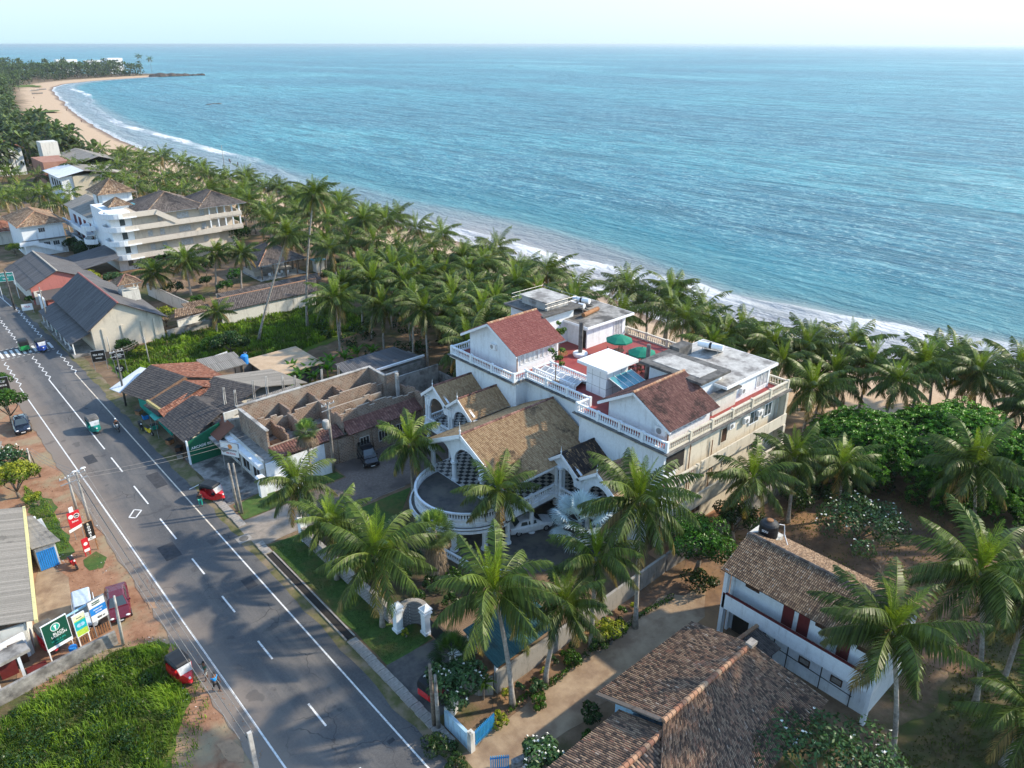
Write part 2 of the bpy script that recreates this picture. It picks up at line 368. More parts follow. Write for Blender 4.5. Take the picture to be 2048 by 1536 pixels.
# the sea: a surf strip with real swell and breakers along the beach, and open water beyond
def sea_mat(surf):
    t = NT('sea_water_surf' if surf else 'sea_water')
    P = t.co('Object')
    # sheen of long calm slicks and darker wind lanes, painted parallel with the shore
    sl = t.noise(.0035, 6, .62, t.co('Object', (1.6, .55, 1)), .6)
    sm = t.noise(.03, 5, .6, t.co('Object', (1.5, .5, 1)))
    deep = t.ramp(sl, [(.34, (.002,.13,.215)), (.50, (.006,.21,.30)), (.60, (.04,.32,.39)), (.70, (.20,.48,.53))])
    deep = t.mix(t.ramp(sm, [(.45, 0.0), (.75, .5)]), deep, (.001,.085,.15))
    # ripples: crests along the shore, glints and dark troughs painted in colour
    w1 = t.noise(.30, 7, .66, t.co('Object', (1.3, .42, 1)), .5)
    w2 = t.noise(1.1, 5, .66, t.co('Object', (1.2, .5, 1)), .4)
    w3 = t.noise(.055, 4, .6, t.co('Object', (1.6, .35, 1)), .2)
    deep = t.mix(t.ramp(w1, [(.36, .7), (.52, 0.0)]), deep, (.001,.085,.15)); deep = t.mix(t.ramp(w1, [(.50, 0.0), (.70, .6)]), deep, (.24,.50,.54)); deep = t.mix(t.ramp(w2, [(.54, 0.0), (.66, .75)]), deep, (.50,.70,.71)); deep = t.mix(t.ramp(w3, [(.36, .6), (.50, 0.0)]), deep, (.001,.10,.15))
    h = t.math('ADD', t.math('MULTIPLY', w1, 1.0), t.math('ADD', t.math('MULTIPLY', w2, .30), t.math('MULTIPLY', w3, 2.6)))
    t.bump(h, 1.0, 2.2)
    t.rough(.30); t.b.inputs['IOR'].default_value = 1.33
    if surf:
        f = t.attr('brk'); e = t.attr('off')
        nz = t.noise(.22, 7, .72, t.co('Object', (1, .45, 1)), .4); nf = t.noise(1.0, 8, .78, t.co('Object', (1, .6, 1)), .8)
        shallow = t.ramp(t.math('DIVIDE', e, 60.0), [(0, (.34,.31,.30)), (.22, (.30,.31,.33)), (.36, (.24,.29,.31)), (.46, (.08,.25,.29)), (.75, (.01,.22,.28))])
        k = t.math('MULTIPLY', t.ramp(t.math('DIVIDE', e, 80.0), [(.3, 1.0), (.85, 0.0)]), t.math('MULTIPLY_ADD', t.attr('lf'), .55, .45))
        c = t.mix(k, deep, shallow)
        # white water in the breaker, torn on the landward side
        fj = t.math('ADD', f, t.math('MULTIPLY_ADD', nz, 9.0, -4.5))
        crest = t.ramp(t.math('MULTIPLY_ADD', fj, .05, .5), [(.26, 0.0), (.38, 1.0), (.54, 1.0), (.60, 0.0)])
        crest = t.math('MULTIPLY', crest, t.ramp(nf, [(.30, .35), (.46, 1.0)]))
        crest = t.math('MULTIPLY', crest, t.attr('bs'))
        # lace of old foam between the breaker and the beach
        inner = t.ramp(t.math('MULTIPLY_ADD', f, .05, .5), [(.02, 1.0), (.50, .8), (.56, 0.0)])
        lace = t.math('MULTIPLY', t.math('MULTIPLY', inner, t.attr('lf')), t.ramp(nf, [(.46, 0.0), (.62, .62)]))
        swash = t.ramp(t.math('DIVIDE', t.math('ADD', e, t.math('MULTIPLY_ADD', nz, 5.0, -2.5)), 12.0), [(.0, 1.0), (.16, .9), (.30, 0.0)])
        swash = t.math('MULTIPLY', swash, t.ramp(nf, [(.42, .05), (.55, .9)]))
        foam = t.math('MAXIMUM', t.math('MAXIMUM', crest, lace), swash, clamp=True)
        c = t.mix(foam, c, (.84,.86,.88))
        t.col(c); t.l(t.math('MULTIPLY_ADD', foam, .4, .38), t.b.inputs['Roughness'])
    else:
        t.col(deep); t.rough(.38)
    return t.m
es2 = [-3, 0, 1.5, 3, 4.5, 6, 7.5, 9, 10.5, 12, 13.5, 15, 16.5, 18, 19.5, 21, 22.5, 24, 26, 28, 30, 33, 36, 40, 45, 50, 56, 63, 70, 78]
yy = [y for y in ys if y < 1262]
g = MB(); vs = []; off = []; brk = []; bs = []; lf = []
for y in yy:
    cx = coast(y); b = interp(BREAK, y)
    for e in es2:
        f = e-b
        hgt = .55*math.exp(-((f-.3)/1.6)**2)*(0.6+.8*max(0, mnoise.noise(Vector((y/22, 1, 0)))+.4)) + .28*math.exp(-((f-17)/3.0)**2) + .2*math.exp(-((f-38)/4)**2)
        if e < 6: hgt *= max(0, e/6)
        fade = min(1, max(0, (78-e)/20))
        z = -2.0 + hgt*fade + (mnoise.noise(Vector((e/3, y/9, 0)))*.10*fade if e > 3 else 0)
        vs.append((cx+e, y, z)); off.append(max(e, 0)); brk.append(f)
        zone = interp([(-300,1),(165,1),(185,.25),(300,.12),(330,1),(520,1),(560,.3),(800,.3),(840,1),(930,1),(980,.3),(2300,.3)], y)
        bs.append(zone*max(.35, min(1, .75+1.5*mnoise.noise(Vector((y/26, 5, 0)))))); lf.append(interp([(-300,1),(150,1),(200,.28),(2300,.2)], y))
n = len(es2)
g.mesh(vs, [(j*n+i, j*n+i+1, (j+1)*n+i+1, (j+1)*n+i) for j in range(len(yy)-1) for i in range(n-1)])
surf = g.build('sea_surf', sea_mat(True), smooth=True); tag(surf, kind='structure')
for nm, da in (('off', off), ('brk', brk), ('bs', bs), ('lf', lf)):
    at = surf.data.attributes.new(nm, 'FLOAT', 'POINT'); at.data.foreach_set('value', da)
g = MB()
rad = [0, 400, 1200, 4000, 12000, 30000, 60000]
g.face([(-30000,-60000,-2.06),(90000,-60000,-2.06),(90000,90000,-2.06),(-30000,90000,-2.06)])
tag(g.build('sea', sea_mat(False)), kind='structure')

PZ = [0]
def patch(name, poly, z, mat, jag=.25, step=1.0, sub=True, kind='structure', seed=1):
    """a thin sheet on the ground with a slightly ragged edge"""
    pts = []; PZ[0] += 1; z = z+.0003*PZ[0]
    for i in range(len(poly)):
        a = Vector((*poly[i], 0)); b = Vector((*poly[(i+1) % len(poly)], 0)); L = (b-a).length
        k = max(1, int(L/step))
        nrm = Vector((-(b-a).y, (b-a).x, 0)).normalized()
        for j in range(k):
            p = a.lerp(b, j/k)
            d = mnoise.noise(Vector((p.x*.6, p.y*.6, seed)))*jag*1.6 + mnoise.noise(Vector((p.x*2.1, p.y*2.1, seed)))*jag
            p = p+nrm*d if j else p
            pts.append((p.x, p.y, z))
    g = MB(); g.face(pts); o = g.build(name, mat); tag(o, kind=kind); return o

M['asphalt'] = None
t = NT('asphalt')
a = t.ramp(t.noise(.22, 6, .6), [(.35, (.072,.073,.078)), (.65, (.110,.110,.113))])
fine = t.noise(9, 6, .8); a = t.mix(.4, a, t.ramp(fine, [(.3, .035), (.7, .17)]))
# lane wear, dust blown from the left verge and old patches
sep = t.n('ShaderNodeSeparateXYZ'); t.l(t.co(), sep.inputs[0])
xw = t.math('ADD', sep.outputs[0], t.math('MULTIPLY_ADD', t.noise(.5, 6, .7), 2.4, -1.2))
dust = t.ramp(t.math('MULTIPLY_ADD', xw, .1, -1.0), [(.0, 1.0), (.16, .85), (.30, .22), (.42, 0.0)])
a = t.mix(t.math('MULTIPLY', dust, .72), a, (.27,.215,.17))
st = t.noise(.12, 5, .65, t.co('Object', (3.5, .5, 1)))
a = t.mix(t.ramp(st, [(.48, 0.0), (.66, .50)]), a, (.22,.195,.17))
cr_ = t.n('ShaderNodeTexVoronoi'); cr_.feature = 'DISTANCE_TO_EDGE'; cr_.inputs['Scale'].default_value = .33; cm_ = t.n('ShaderNodeVectorMath'); cm_.operation = 'ADD'; cn_ = t.n('ShaderNodeTexNoise'); cn_.inputs['Scale'].default_value = .8; t.l(t.co(), cn_.inputs[0]); t.l(t.co(), cm_.inputs[0]); t.l(cn_.outputs[1], cm_.inputs[1]); t.l(cm_.outputs[0], cr_.inputs[0])
a = t.mix(t.math('MULTIPLY', t.ramp(cr_.outputs[0], [(.004, .6), (.012, 0.0)]), t.ramp(t.noise(.15, 3, .5), [(.52, 0.0), (.6, 1.0)])), a, (.025,.025,.027))
a = t.mix(t.ramp(t.noise(.45, 3, .4), [(.66, 0.0), (.675, .35)]), a, (.035,.036,.04))
t.col(a); t.rough(.85); t.spec(.3); t.bump(fine, .3, .02); M['asphalt'] = t.m
M['soil_red'] = m_noise('red_soil', (.23,.115,.065), (.36,.205,.125), .9, .95, .5, c3=(.30,.24,.15), s3=.22)
M['soil_brown'] = m_noise('dark_brown_soil', (.115,.070,.045), (.22,.14,.09), .8, .95, .4, c3=(.28,.17,.09), s3=.22)
M['sand_path'] = m_noise('sandy_lane', (.28,.20,.13), (.40,.30,.20), .7, .95, .3, c3=(.22,.15,.10), s3=.3)
M['sand'] = m_noise('beach_sand', (.44,.32,.21), (.54,.41,.28), 1.0, .95, .3)
M['lawn'] = m_noise('mown_lawn', (.042,.085,.02), (.075,.14,.03), 2.4, .95, .5, c3=(.11,.11,.035), s3=.35)
M['verge_grass'] = m_noise('dry_verge_grass', (.085,.095,.03), (.17,.145,.075), 1.2, .95, .5, c3=(.23,.18,.12), s3=.5)
M['lot_grass'] = m_noise('lot_weeds', (.06,.11,.015), (.13,.20,.02), .8, .95, .6, c3=(.12,.13,.03), s3=.3)
M['drygrass'] = m_noise('dry_yard_grass', (.09,.075,.035), (.16,.13,.06), .8, .95, .5, c3=(.075,.095,.025), s3=.3)
M['pavers'] = m_noise('paver_court', (.13,.105,.09), (.21,.17,.145), 5, .9, .3, c3=(.11,.09,.08), s3=.3)
M['drive'] = m_noise('concrete_drive', (.25,.215,.18), (.34,.295,.25), 1.5, .9, .2, c3=(.20,.18,.155), s3=.4)
M['drive_dark'] = m_noise('worn_tar', (.07,.07,.07), (.125,.12,.115), 1.5, .9, .25, c3=(.15,.14,.12), s3=.4)
M['garden'] = m_noise('dark_garden_soil', (.06,.045,.03), (.12,.085,.055), 1.5, .95, .5, c3=(.05,.07,.025), s3=.5)  # darker brown mix with dull green patches
M['puddle'] = m_plain('muddy_water', (.36,.22,.12), .12, spec=.6)
M['slab'] = m_noise('drain_slab', (.24,.22,.20), (.38,.355,.32), 3, .9, .3)
M['paint'] = m_noise('road_paint', (.30,.30,.29), (.74,.74,.72), 6, .7, .05, lo=.30, hi=.5)
M['paint_warm'] = m_noise('worn_road_paint', (.50,.42,.32), (.72,.66,.56), 2, .7, .05)

# road surface (ragged dusty left edge) and its shoulders
patch('soil', [(0.5,20),(10.9,20),(10.9,140),(7.0,330),(1.5,330),(1.0,120)], .02, M['soil_red'], .5)
patch('road', [(9.9,10),(19.3,10),(19.3,130),(17.0,190),(12.5,330),(4.0,330),(9.3,190),(10.1,130)], .045, M['asphalt'], .22, 1.2, seed=4)
patch('road_shoulder', [(19.0,20),(20.7,20),(20.7,120),(19,190),(17,190),(19.0,120)], .03, M['verge_grass'], .15)
patch('lawn', [(21.0,37.6),(25.2,37.6),(25.2,40.2),(23.7,41),(23.7,57.0),(20.95,57.3)], .035, M['lawn'], .08)
patch('lawn', [(20.95,62.6),(25.5,62.6),(25.4,66.3),(21.2,65.7)], .035, M['lawn'], .08)
patch('lawn', [(26.0,63.4),(32.3,63.2),(32.0,66.0),(26,66.6)], .035, M['lawn'], .05)
patch('lawn', [(27.0,48.0),(36.5,56.8),(27.0,57.0)], .035, M['lawn'], .05)
patch('garden_soil', [(23.9,38.5),(36,38.5),(30.5,48.0),(27,48.0),(27,57),(23.9,57)], .03, M['garden'], .1)
patch('driveway', [(20.0,57.5),(23.8,57.6),(27,57.3),(36,57.3),(38.5,59.3),(38.5,62.6),(25.2,62.4),(20.0,62.5)], .032, M['drive'], .08)
patch('courtyard', [(29.0,57.4),(38.2,57.4),(47,57.4),(47,66),(32.5,66),(32.4,62.9),(27,62.9),(27,57.4)], .04, M['pavers'], .05)
patch('courtyard', [(36.6,38),(46,34),(47,57),(37,57),(31,48)], .028, M['drive_dark'], .05)
patch('forecourt', [(20.8,66.0),(26.0,66.4),(26.2,78.0),(21.0,78.4)], .03, M['concrete'], .06)
patch('driveway', [(20.7,31.2),(25.2,31.5),(25.2,37.4),(20.9,37.6)], .032, M['drive_dark'], .08)
patch('path', [(20.2,24.3),(28,24.4),(38,24.6),(43,25),(46,27),(42,28.9),(30,28.4),(24,27.9),(20.4,27.9)], .03, M['sand_path'], .35)
patch('yard_soil', [(36,22),(42,24),(43,30.3),(72,30.2),(74,24),(70,12),(52,8),(47,23)], .025, M['soil_brown'], .5)
patch('yard_soil', [(22.5,28),(44,28.9),(44.6,30.6),(25,30)], .022, M['soil_brown'], .2)
patch('yard_soil', [(46,30.9),(69,30.7),(69,33.4),(46,33.4)], .022, M['soil_red'], .1)
patch('yard_grass', [(38,-12),(75,-20),(75,8),(66,14),(48,9),(40,9.5),(36,6)], .02, M['drygrass'], .8)
patch('vacant_lot_grass', [(21.6,100),(36,103.5),(38,100),(44,98),(60,101),(64,108),(58,117.6),(34,118.5),(33,121),(31,118),(23,115)], .03, M['lot_grass'], .5)
patch('vacant_lot_grass', [(-14,34),(4.0,36.5),(9.0,44.0),(9.2,51.5),(7.0,52.4),(-2,50.8),(-14,49)], .035, M['lot_grass'], .6)
patch('verge_grass', [(6.2,67.3),(7.4,68),(7.9,78),(6.6,84),(5.8,80),(5.6,70)], .03, M['lawn'], .5, seed=6)
patch('verge_grass', [(7.6,64.2),(8.6,63.8),(9.3,65.2),(8.8,66.8),(7.6,66.2)], .03, M['lawn'], .2)
patch('paved_strip', [(2.2,56.8),(4.2,55.6),(6.0,64.4),(4.8,68.8),(3.6,65.2)], .035, M['sand_path'], .08)
patch('puddle', [(8.8,39.2),(9.7,39.0),(10.0,37.6),(9.6,36.7),(8.9,37.4)], .032, M['puddle'], .15, .5)
patch('puddle', [(10.0,56.6),(10.5,56.2),(10.4,55.3),(9.9,55.6)], .05, M['puddle'], .1, .4)
for i, (px, py) in enumerate(((55,172),(80,223))):
    a, b = G(px, py)
    patch('dune_grass', [(a-14,b-(8 if i else 26)),(a+10,b-(7 if i else 22)),(a+11,b+(7 if i else 26)),(a-12,b+(9 if i else 30))], .06+.01*i, M['lot_grass'], 3, 5)

# markings
g = MB()
def mark(poly, z=.058, mi=0): g.face([(p[0], p[1], z) for p in poly], mi)
def lineseg(a, b, w, mi=0):
    a = Vector((*a, 0)); b = Vector((*b, 0)); d = (b-a).normalized(); x = Vector((d.y, -d.x, 0))*w/2
    mark([a-x, a+x, b+x, b-x], mi=mi)
lineseg((11.4,16), (11.4,112), .13); lineseg((18.2,16), (18.2,62.5), .13); lineseg((18.2,62.5), (18.2,112.4), .13, 1)
lineseg((14.95,86.5), (14.95,112.6), .14)
for y0, y1 in ((79.9,84.0),(71.6,76.1),(63.8,68.2),(57.0,59.9),(50.6,53.2),(43.8,46.3),(35.7,38.2),(28.6,31.4),(22,24.6)): lineseg((14.93,y0), (14.93,y1), .14)
def zig(x, y0, n, s=1):
    p = (x, y0); 
    for i in range(n):
        q = (x+s*(.42 if i % 2 == 0 else 0), y0+1.0+i*1.0+(.9 if i % 2 else 0)*.0)
        lineseg(p, q, .13); p = q
for x in (11.4, 14.95, 18.2): zig(x, 112.5, 11); 
for x in (11.0, 14.6, 17.9): zig(x, 131.5, 20)
for k in range(11):
    x = 10.9+.72*k; mark([(x,125.4),(x+.36,125.4),(x+.36,128.4),(x,128.4)])
for k in range(12):
    x = 10.8+.66*k; mark([(x,124.6),(x+.35,124.6),(x+.35,124.72),(x,124.72)]); mark([(x,129.2),(x+.35,129.2),(x+.35,129.32),(x,129.32)])
lineseg((14.4,152), (12.2,200), .14); lineseg((10.9,152), (7.0,240), .12); lineseg((17.7,152), (15.0,210), .12)
for (a, b) in (((12.75,70.4),(13.55,71.5)),((13.55,71.5),(14.05,70.9)),((14.05,70.9),(13.2,69.9)),((13.2,69.9),(12.75,70.4))): lineseg(a, b, .14)
lineseg((19.0,71.6), (20.3,71.9), .12)
for (x, y, w, h) in ((17.3,31.6,.5,.35),(13.1,61.0,1.4,2.6),(16.5,74.0,1.2,3.4),(12.6,84.0,1.0,2.2),(16.9,52.5,.9,1.6)): mark([(x,y),(x+w,y+.05),(x+w,y+h),(x,y+h)], .052, 2)
tag(g.build('road_marking', [M['paint'], M['paint_warm'], m_noise('tar_patch', (.038,.04,.045), (.062,.064,.07), 2.0, .9, .2)]), kind='structure')

# drain along the right side: covering slabs, an open dark run, kerb walls
def cover(x, y, L, h):
    g = MB(); g.box(-.38,-L/2,0,.38,L/2,h); o = g.build('drain_cover', M['slab']); o.location = (x,y,0)
    tag(o, 'grey concrete slab in the row covering the roadside drain '+('before the open trench' if y < 50 else 'beyond the open trench'), 'drain cover', 'drain slabs '+('before' if y < 50 else 'beyond')+' the open trench')
y = 29.3
while y < 41.6: cover(20.4+rng.uniform(-.03,.03), y, .56, .13+rng.random()*.03); y += .6
y = 56.4
while y < 70:
    if not 58.2 < y < 62: cover(20.4+rng.uniform(-.04,.04), y, .66, .10+rng.random()*.05)
    y += .7
g = MB(); g.box(20.0,41.8,.0,20.12,56,.12); g.box(20.72,41.8,0,20.84,56,.12)
g.face([(20.12,41.8,.05),(20.72,41.8,.05),(20.72,56,.05),(20.12,56,.05)], 1)
tag(g.build('open_drain', [M['slab'], M['dark']]), 'open dark drain trench between the road edge and the lawn', 'drain')
g = MB(); g.lathe((19.65,59.7,.05), [(.42,0),(.42,.02),(.36,.03)], 18, 0); g.box(19.0,59.1,.02,20.3,60.3,.06,1)
tag(g.build('manhole_cover', [M['concrete_dark'], M['slab']]), 'round iron manhole cover in a pale slab beside the road', 'manhole cover')
# ------------------------------------------------------------------ palms
def frond(g, L, az, el0, droop, age, nst=40, lw=.085, ll=.95, hang=.35, rw=.035, side_twist=0.0, fwd=.45):
    """one feather frond: an arching midrib with a comb of narrow leaflets each side"""
    ca, sa = math.cos(az), math.sin(az); p = Vector((ca*.12, sa*.12, 0)); pts = [p]; dirs = []
    for i in range(nst):
        s = (i+.5)/nst; el = el0-droop*s**1.25
        azz = az+side_twist*s*s
        d = Vector((math.cos(azz)*math.cos(el), math.sin(azz)*math.cos(el), math.sin(el))); dirs.append(d)
        p = p+d*(L/nst); pts.append(p)
    dirs.append(dirs[-1])
    side = Vector((-sa, ca, 0))
    k = max(2, nst//8)
    for i in range(0, nst, k):                                   # midrib as a thin ridge
        j = min(i+k, nst); w0 = rw*(1-i/nst)+.008; w1 = rw*(1-j/nst)+.008
        a, b = pts[i], pts[j]; up = side.cross(dirs[i]).normalized()
        g.mesh([a-side*w0, a+up*-w0, a+side*w0, b-side*w1, b+up*-w1, b+side*w1], [(0,1,4,3),(1,2,5,4),(2,0,3,5)], 0, .75, max(0, age-.25))
    for i in range(2, nst+1):
        s = i/nst
        if s < .10: continue
        le = ll*max(.18, math.sin(math.pi*(.16+.80*s))**.7)*(1.0 if s < .9 else 1-(s-.9)*3)
        d = dirs[i]; up = d.cross(side) if d.cross(side).z > 0 else side.cross(d)
        for sg in (-1, 1):
            v = (side*sg*(.95 if fwd < .9 else .75)+d*(fwd+.35*s)-Vector((0,0,1))*(hang*(.5+1.2*rng.random()))+up*(.10 if age < .2 else -.05)).normalized()
            ln = le*(.85+.3*rng.random()); q = pts[i]; m = q+v*ln*.55; tip = q+v*ln-Vector((0,0,1))*ln*(.12+.3*hang)
            w = d*lw*.5
            r = rng.random()
            g.mesh([q-w*.6, q+w*.6, m+w, m-w, tip], [(0,1,2,3),(3,2,4)], 0, r, min(1, age+(.12 if s > .8 else 0)))

def coco_crown(seed, n=26, L=4.3, nst=40, lw=.085, dry=1):
    global rng; keep = rng; rng = random.Random(seed); g = MB()
    for i in range(n):
        u = i/(n-1)                                              # 0 youngest, 1 oldest
        az = i*2.39996+rng.uniform(-.3,.3)
        if u < .2: el0, droop, l, hang, fwd = R(rng.uniform(74,88)), R(rng.uniform(8,34)), L*(.55+1.2*u), .05, .95
        elif u < .62: el0, droop, l, hang, fwd = R(70-(u-.2)*125+rng.uniform(-9,9)), R(rng.uniform(48,78)), L*rng.uniform(.92,1.08), .35+.4*u, .55
        else: el0, droop, l, hang, fwd = R(14-(u-.62)*150+rng.uniform(-10,10)), R(rng.uniform(38,62)), L*rng.uniform(.8,1.02), .9, .45
        age = max(0, min(.85, (u*.9 if u < .2 else .32+.5*u)+rng.uniform(-.08,.08)))
        if dry and u > .85 and rng.random() < .5: age = .97
        frond(g, l, az, el0, droop, max(age, .10), int(nst*.6) if u < .2 else nst, lw*(.62 if u < .2 else 1), (.66 if u < .2 else 1.02)*L/4.6, hang, side_twist=rng.uniform(-.45,.45), fwd=fwd)
    rng = keep; return g
def crown_mesh(seed, mat, **kw):
    o = coco_crown(seed, **kw).build('crown', mat); me = o.data; bpy.data.objects.remove(o); return me
CROWNS = [crown_mesh(s, M['coco'], n=nn, L=LL, nst=42, lw=.125) for s, nn, LL in ((11,32,4.6),(12,28,4.3),(13,34,4.7),(14,27,4.5),(15,31,4.5),(16,30,4.4),(17,26,4.8))]
CROWNS_MID = [crown_mesh(s, M['coco'], n=nn, L=4.8, nst=26, lw=.15) for s, nn in ((21,25),(22,28),(23,23),(24,27),(25,26))]
CROWNS_FAR = [crown_mesh(s, M['coco'], n=nn, L=4.7, nst=11, lw=.34) for s, nn in ((31,18),(32,20),(33,16))]
def nut_mesh():
    g = MB(); r = random.Random(3)
    for i in range(9):
        a = r.uniform(0, 6.28); g.ball((.3*math.cos(a), .3*math.sin(a), -.25-.35*r.random()), .13, 1, 1, 1.15, 7)
    o = g.build('coconut_cluster', M['coconut'], smooth=True); me = o.data; bpy.data.objects.remove(o); return me
NUTS = nut_mesh()
def obj_of(name, me, parent, loc=(0,0,0), rz=0, sc=1.0):
    o = bpy.data.objects.new(name, me); col.objects.link(o); o.parent = parent
    o.location = loc; o.rotation_euler = (0,0,rz); o.scale = (sc,sc,sc) if not hasattr(sc, '__len__') else sc; return o
def trunk_mb(h, lean, r0=.20, r1=.11, n=8, bend=.5):
    g = MB(); pts = []; rad = []
    for i in range(n+1):
        s = i/n; pts.append((lean[0]*s**(1+bend), lean[1]*s**(1+bend), h*s-.15*(i == 0)))
        rad.append((r0*1.55 if i == 0 else r0*(1-s)+r1*s)*(1.04 if i % 2 else 1))
    g.tube(pts, rad, 8); return g
palm_n = 0
def palm(x, y, h, label, lean=(0,0), group=None, crown=None, sc=1.0, z=0.0, lod=0, rz=None, nuts=None, tilt=(0,0), r0=.19, cat='palm tree', bend=.5):
    global palm_n; palm_n += 1
    t = thing('palm_tree', label, cat, (x, y, z), 0, group)
    trunk_mb(h, lean, r0, .11, 8 if lod == 0 else 4, bend).build('trunk', M['trunk'], t, smooth=True)
    cs = (CROWNS, CROWNS_MID, CROWNS_FAR)[lod]
    me = cs[(crown if crown is not None else rng.randrange(99)) % len(cs)]
    o = obj_of('crown', me, t, (lean[0], lean[1], h), rng.uniform(0, 6.28) if rz is None else rz, (sc, sc, sc*rng.uniform(.92,1.06)))
    o.rotation_euler[0] = tilt[0]+rng.uniform(-.08,.08); o.rotation_euler[1] = tilt[1]+rng.uniform(-.08,.08)
    if (nuts is None and lod == 0 and rng.random() < .6) or nuts: obj_of('coconut_cluster', NUTS, t, (lean[0], lean[1], h), rng.uniform(0,6), sc)
    return t
def solve_h(cx, cy, X=None, base=None):
    """height at which the crown seen at photo pixel cx,cy stands most nearly over its base"""
    best = None; h = 2.0
    while h < 24:
        p = G(cx, cy, h); d = math.hypot(p[0]-base[0], p[1]-base[1])
        if best is None or d < best[0]: best = (d, h, p)
        h += .1
    return best
def palm_px(cx, cy, base_px, label, **kw):
    b = G(*base_px); d, h, p = solve_h(cx, cy, base=b)
    return palm(b[0], b[1], h, label, lean=(p[0]-b[0], p[1]-b[1]), **kw)
def palm_h(cx, cy, h, label, lean=(0,0), **kw):
    p = G(cx, cy, h); return palm(p[0]-lean[0], p[1]-lean[1], h, label, lean=lean, **kw)

FG = 'coconut palms around the hotel gardens'
palm_px(988,1180,(1025,1412),'tall coconut palm with curved pale trunk beside the lane, before the green roofed shed', group=FG, crown=0, sc=1.02, nuts=True, rz=.4)
palm_px(1128,1208,(1090,1368),'coconut palm with orange nuts on the lane\'s garden strip, right of the green roofed shed', group=FG, crown=1, sc=.86, nuts=True, rz=1)
palm_h(1192,1112,8.5,'yellow-green coconut palm inside the hotel wall, just behind the palm over the lane', group=FG, crown=3, sc=.85)
palm_px(1277,1000,(1270,1255),'tall straight slim coconut palm in front of the hotel corner, against the boundary wall', group=FG, crown=2, sc=1.06, nuts=True, rz=2)
palm_px(1506,955,(1497,1085),'short bright coconut palm against the cream side wall of the hotel', group=FG, crown=3, sc=.95)
palm_px(1588,915,(1575,1045),'coconut palm beyond the hotel\'s boundary wall, left of the big almond tree', group=FG, crown=1, sc=.95)
palm_px(1686,930,(1672,1040),'coconut palm just in front of the big almond tree, behind the frangipani', group=FG, crown=4, sc=.88)
palm_px(1948,925,(1942,1075),'broad coconut palm with yellowing tips in front of the almond tree at the right', group=FG, crown=0, sc=1.12, rz=3)
palm_px(1960,1138,(1948,1416),'coconut palm with bright young fronds leaning over the dry yard right of the white house', group=FG, crown=2, sc=1.08, rz=.9)
palm_px(2062,1190,(2003,1374),'coconut palm cut by the right edge, its dark trunk foot in the yard grass', group=FG, crown=1, sc=1.05)
palm_px(1784,1258,(1783,1517),'large coconut palm in front of the end of the white two storey house', group=FG, crown=4, sc=1.12, rz=2.5, nuts=True)
palm_px(2068,1425,(2005,1530),'coconut palm at the lower right corner with one big frond reaching into view', group=FG, crown=3, sc=1.0)
palm_h(752,1108,7.0,'wide dark coconut palm at the hotel\'s roadside wall, left of the brown-skirted fan palm', group=FG, crown=0, sc=1.10, rz=1.3)
palm_h(660,1042,6.0,'coconut palm with a yellowed frond by the driveway gate pillar', group=FG, crown=1, sc=.88, rz=2.2)
palm_h(592,965,6.0,'coconut palm with orange nuts beside the driveway entrance', group=FG, crown=3, sc=.92, rz=.2, nuts=True)
palm_h(820,885,6.3,'yellowing coconut palm in the paved court between the brick ruin and the round balcony', group=FG, crown=1, sc=.95, rz=.9)
palm_h(997,980,6.6,'coconut palm in front of the tan tiled hotel roof beside the round balcony', group=FG, crown=3, sc=.92, rz=2.8, nuts=True)

MG = 'coconut palms between the warehouse and the beach'
palm_px(628,388,(615,655),'very tall slim coconut palm rising high above the green lot', group=MG, crown=1, sc=.86)
palm_px(575,470,(516,685),'tall coconut palm leaning right on a long curved pale trunk over the green lot', group=MG, crown=3, sc=.88, bend=.1)
palm_px(726,440,(680,560),'coconut palm leaning right over the long low tiled building', group=MG, crown=1, sc=.95, bend=0)
palm_px(433,622,(434,668),'small yellow-green palm standing alone against the long low tiled wall', group=MG, crown=3, sc=.72)
palm_px(370,520,(383,594),'broad coconut palm in front of the beige balconied hotel', group=MG, crown=0, sc=.95)
palm_px(306,545,(333,598),'coconut palm leaning left beside the corner of the enclosure wall', group=MG, crown=2, sc=.85)
palm_px(432,505,(434,585),'coconut palm between the balconied hotel and the brown garden path', group=MG, crown=1, sc=.85)
palm_px(484,505,(484,584),'coconut palm just left of the small dark pavilion', group=MG, crown=4, sc=.85)
palm_px(656,475,(652,541),'coconut palm with a skirt of dead fronds right of the pavilion', group=MG, crown=2, sc=.9)
palm_h(670,598,8.5,'large coconut palm above the end of the long low tiled wall', group=MG, crown=0, sc=1.08)
palm_px(1345,585,(1330,690),'coconut palm standing alone in the gap of beach sand behind the terrace', group=MG, crown=1, sc=.98)
palm_px(1293,600,(1292,690),'coconut palm at the back corner of the red terrace', group=MG, crown=3, sc=.85)

# belts of palms, one object each, kept apart by a minimum spacing
placed = [(51,108),(42,107)]
ALMOND = [(73.5,27.0,5.6),(80.5,20.5,6.4),(84.5,11.0,6.2),(75.0,17.0,4.8),(90.0,2.0,6.0)]
def scatter(poly_fn, ymin, ymax, spacing, n, hr, lod, label, group, jit=1.2, scr=(.88,1.12), seed=1):
    r = random.Random(seed); c = 0; tries = 0
    while c < n and tries < n*60:
        tries += 1; y = r.uniform(ymin, ymax); x0, x1 = poly_fn(y); x = r.uniform(x0, x1)
        if any((x-a)**2+(y-b)**2 < spacing**2 for a, b in placed): continue
        if any((x-a)**2+(y-b)**2 < (q+.4)**2 for a, b, q in ALMOND): continue
        placed.append((x, y)); h = r.uniform(*hr)
        palm(x, y, h, label, lean=(r.uniform(-jit,jit), r.uniform(-jit,jit)), group=group, lod=lod, sc=r.uniform(*scr), nuts=False, z=gz(coast(y)-x) if coast(y)-x < 30 else 0)
        c += 1
    return c
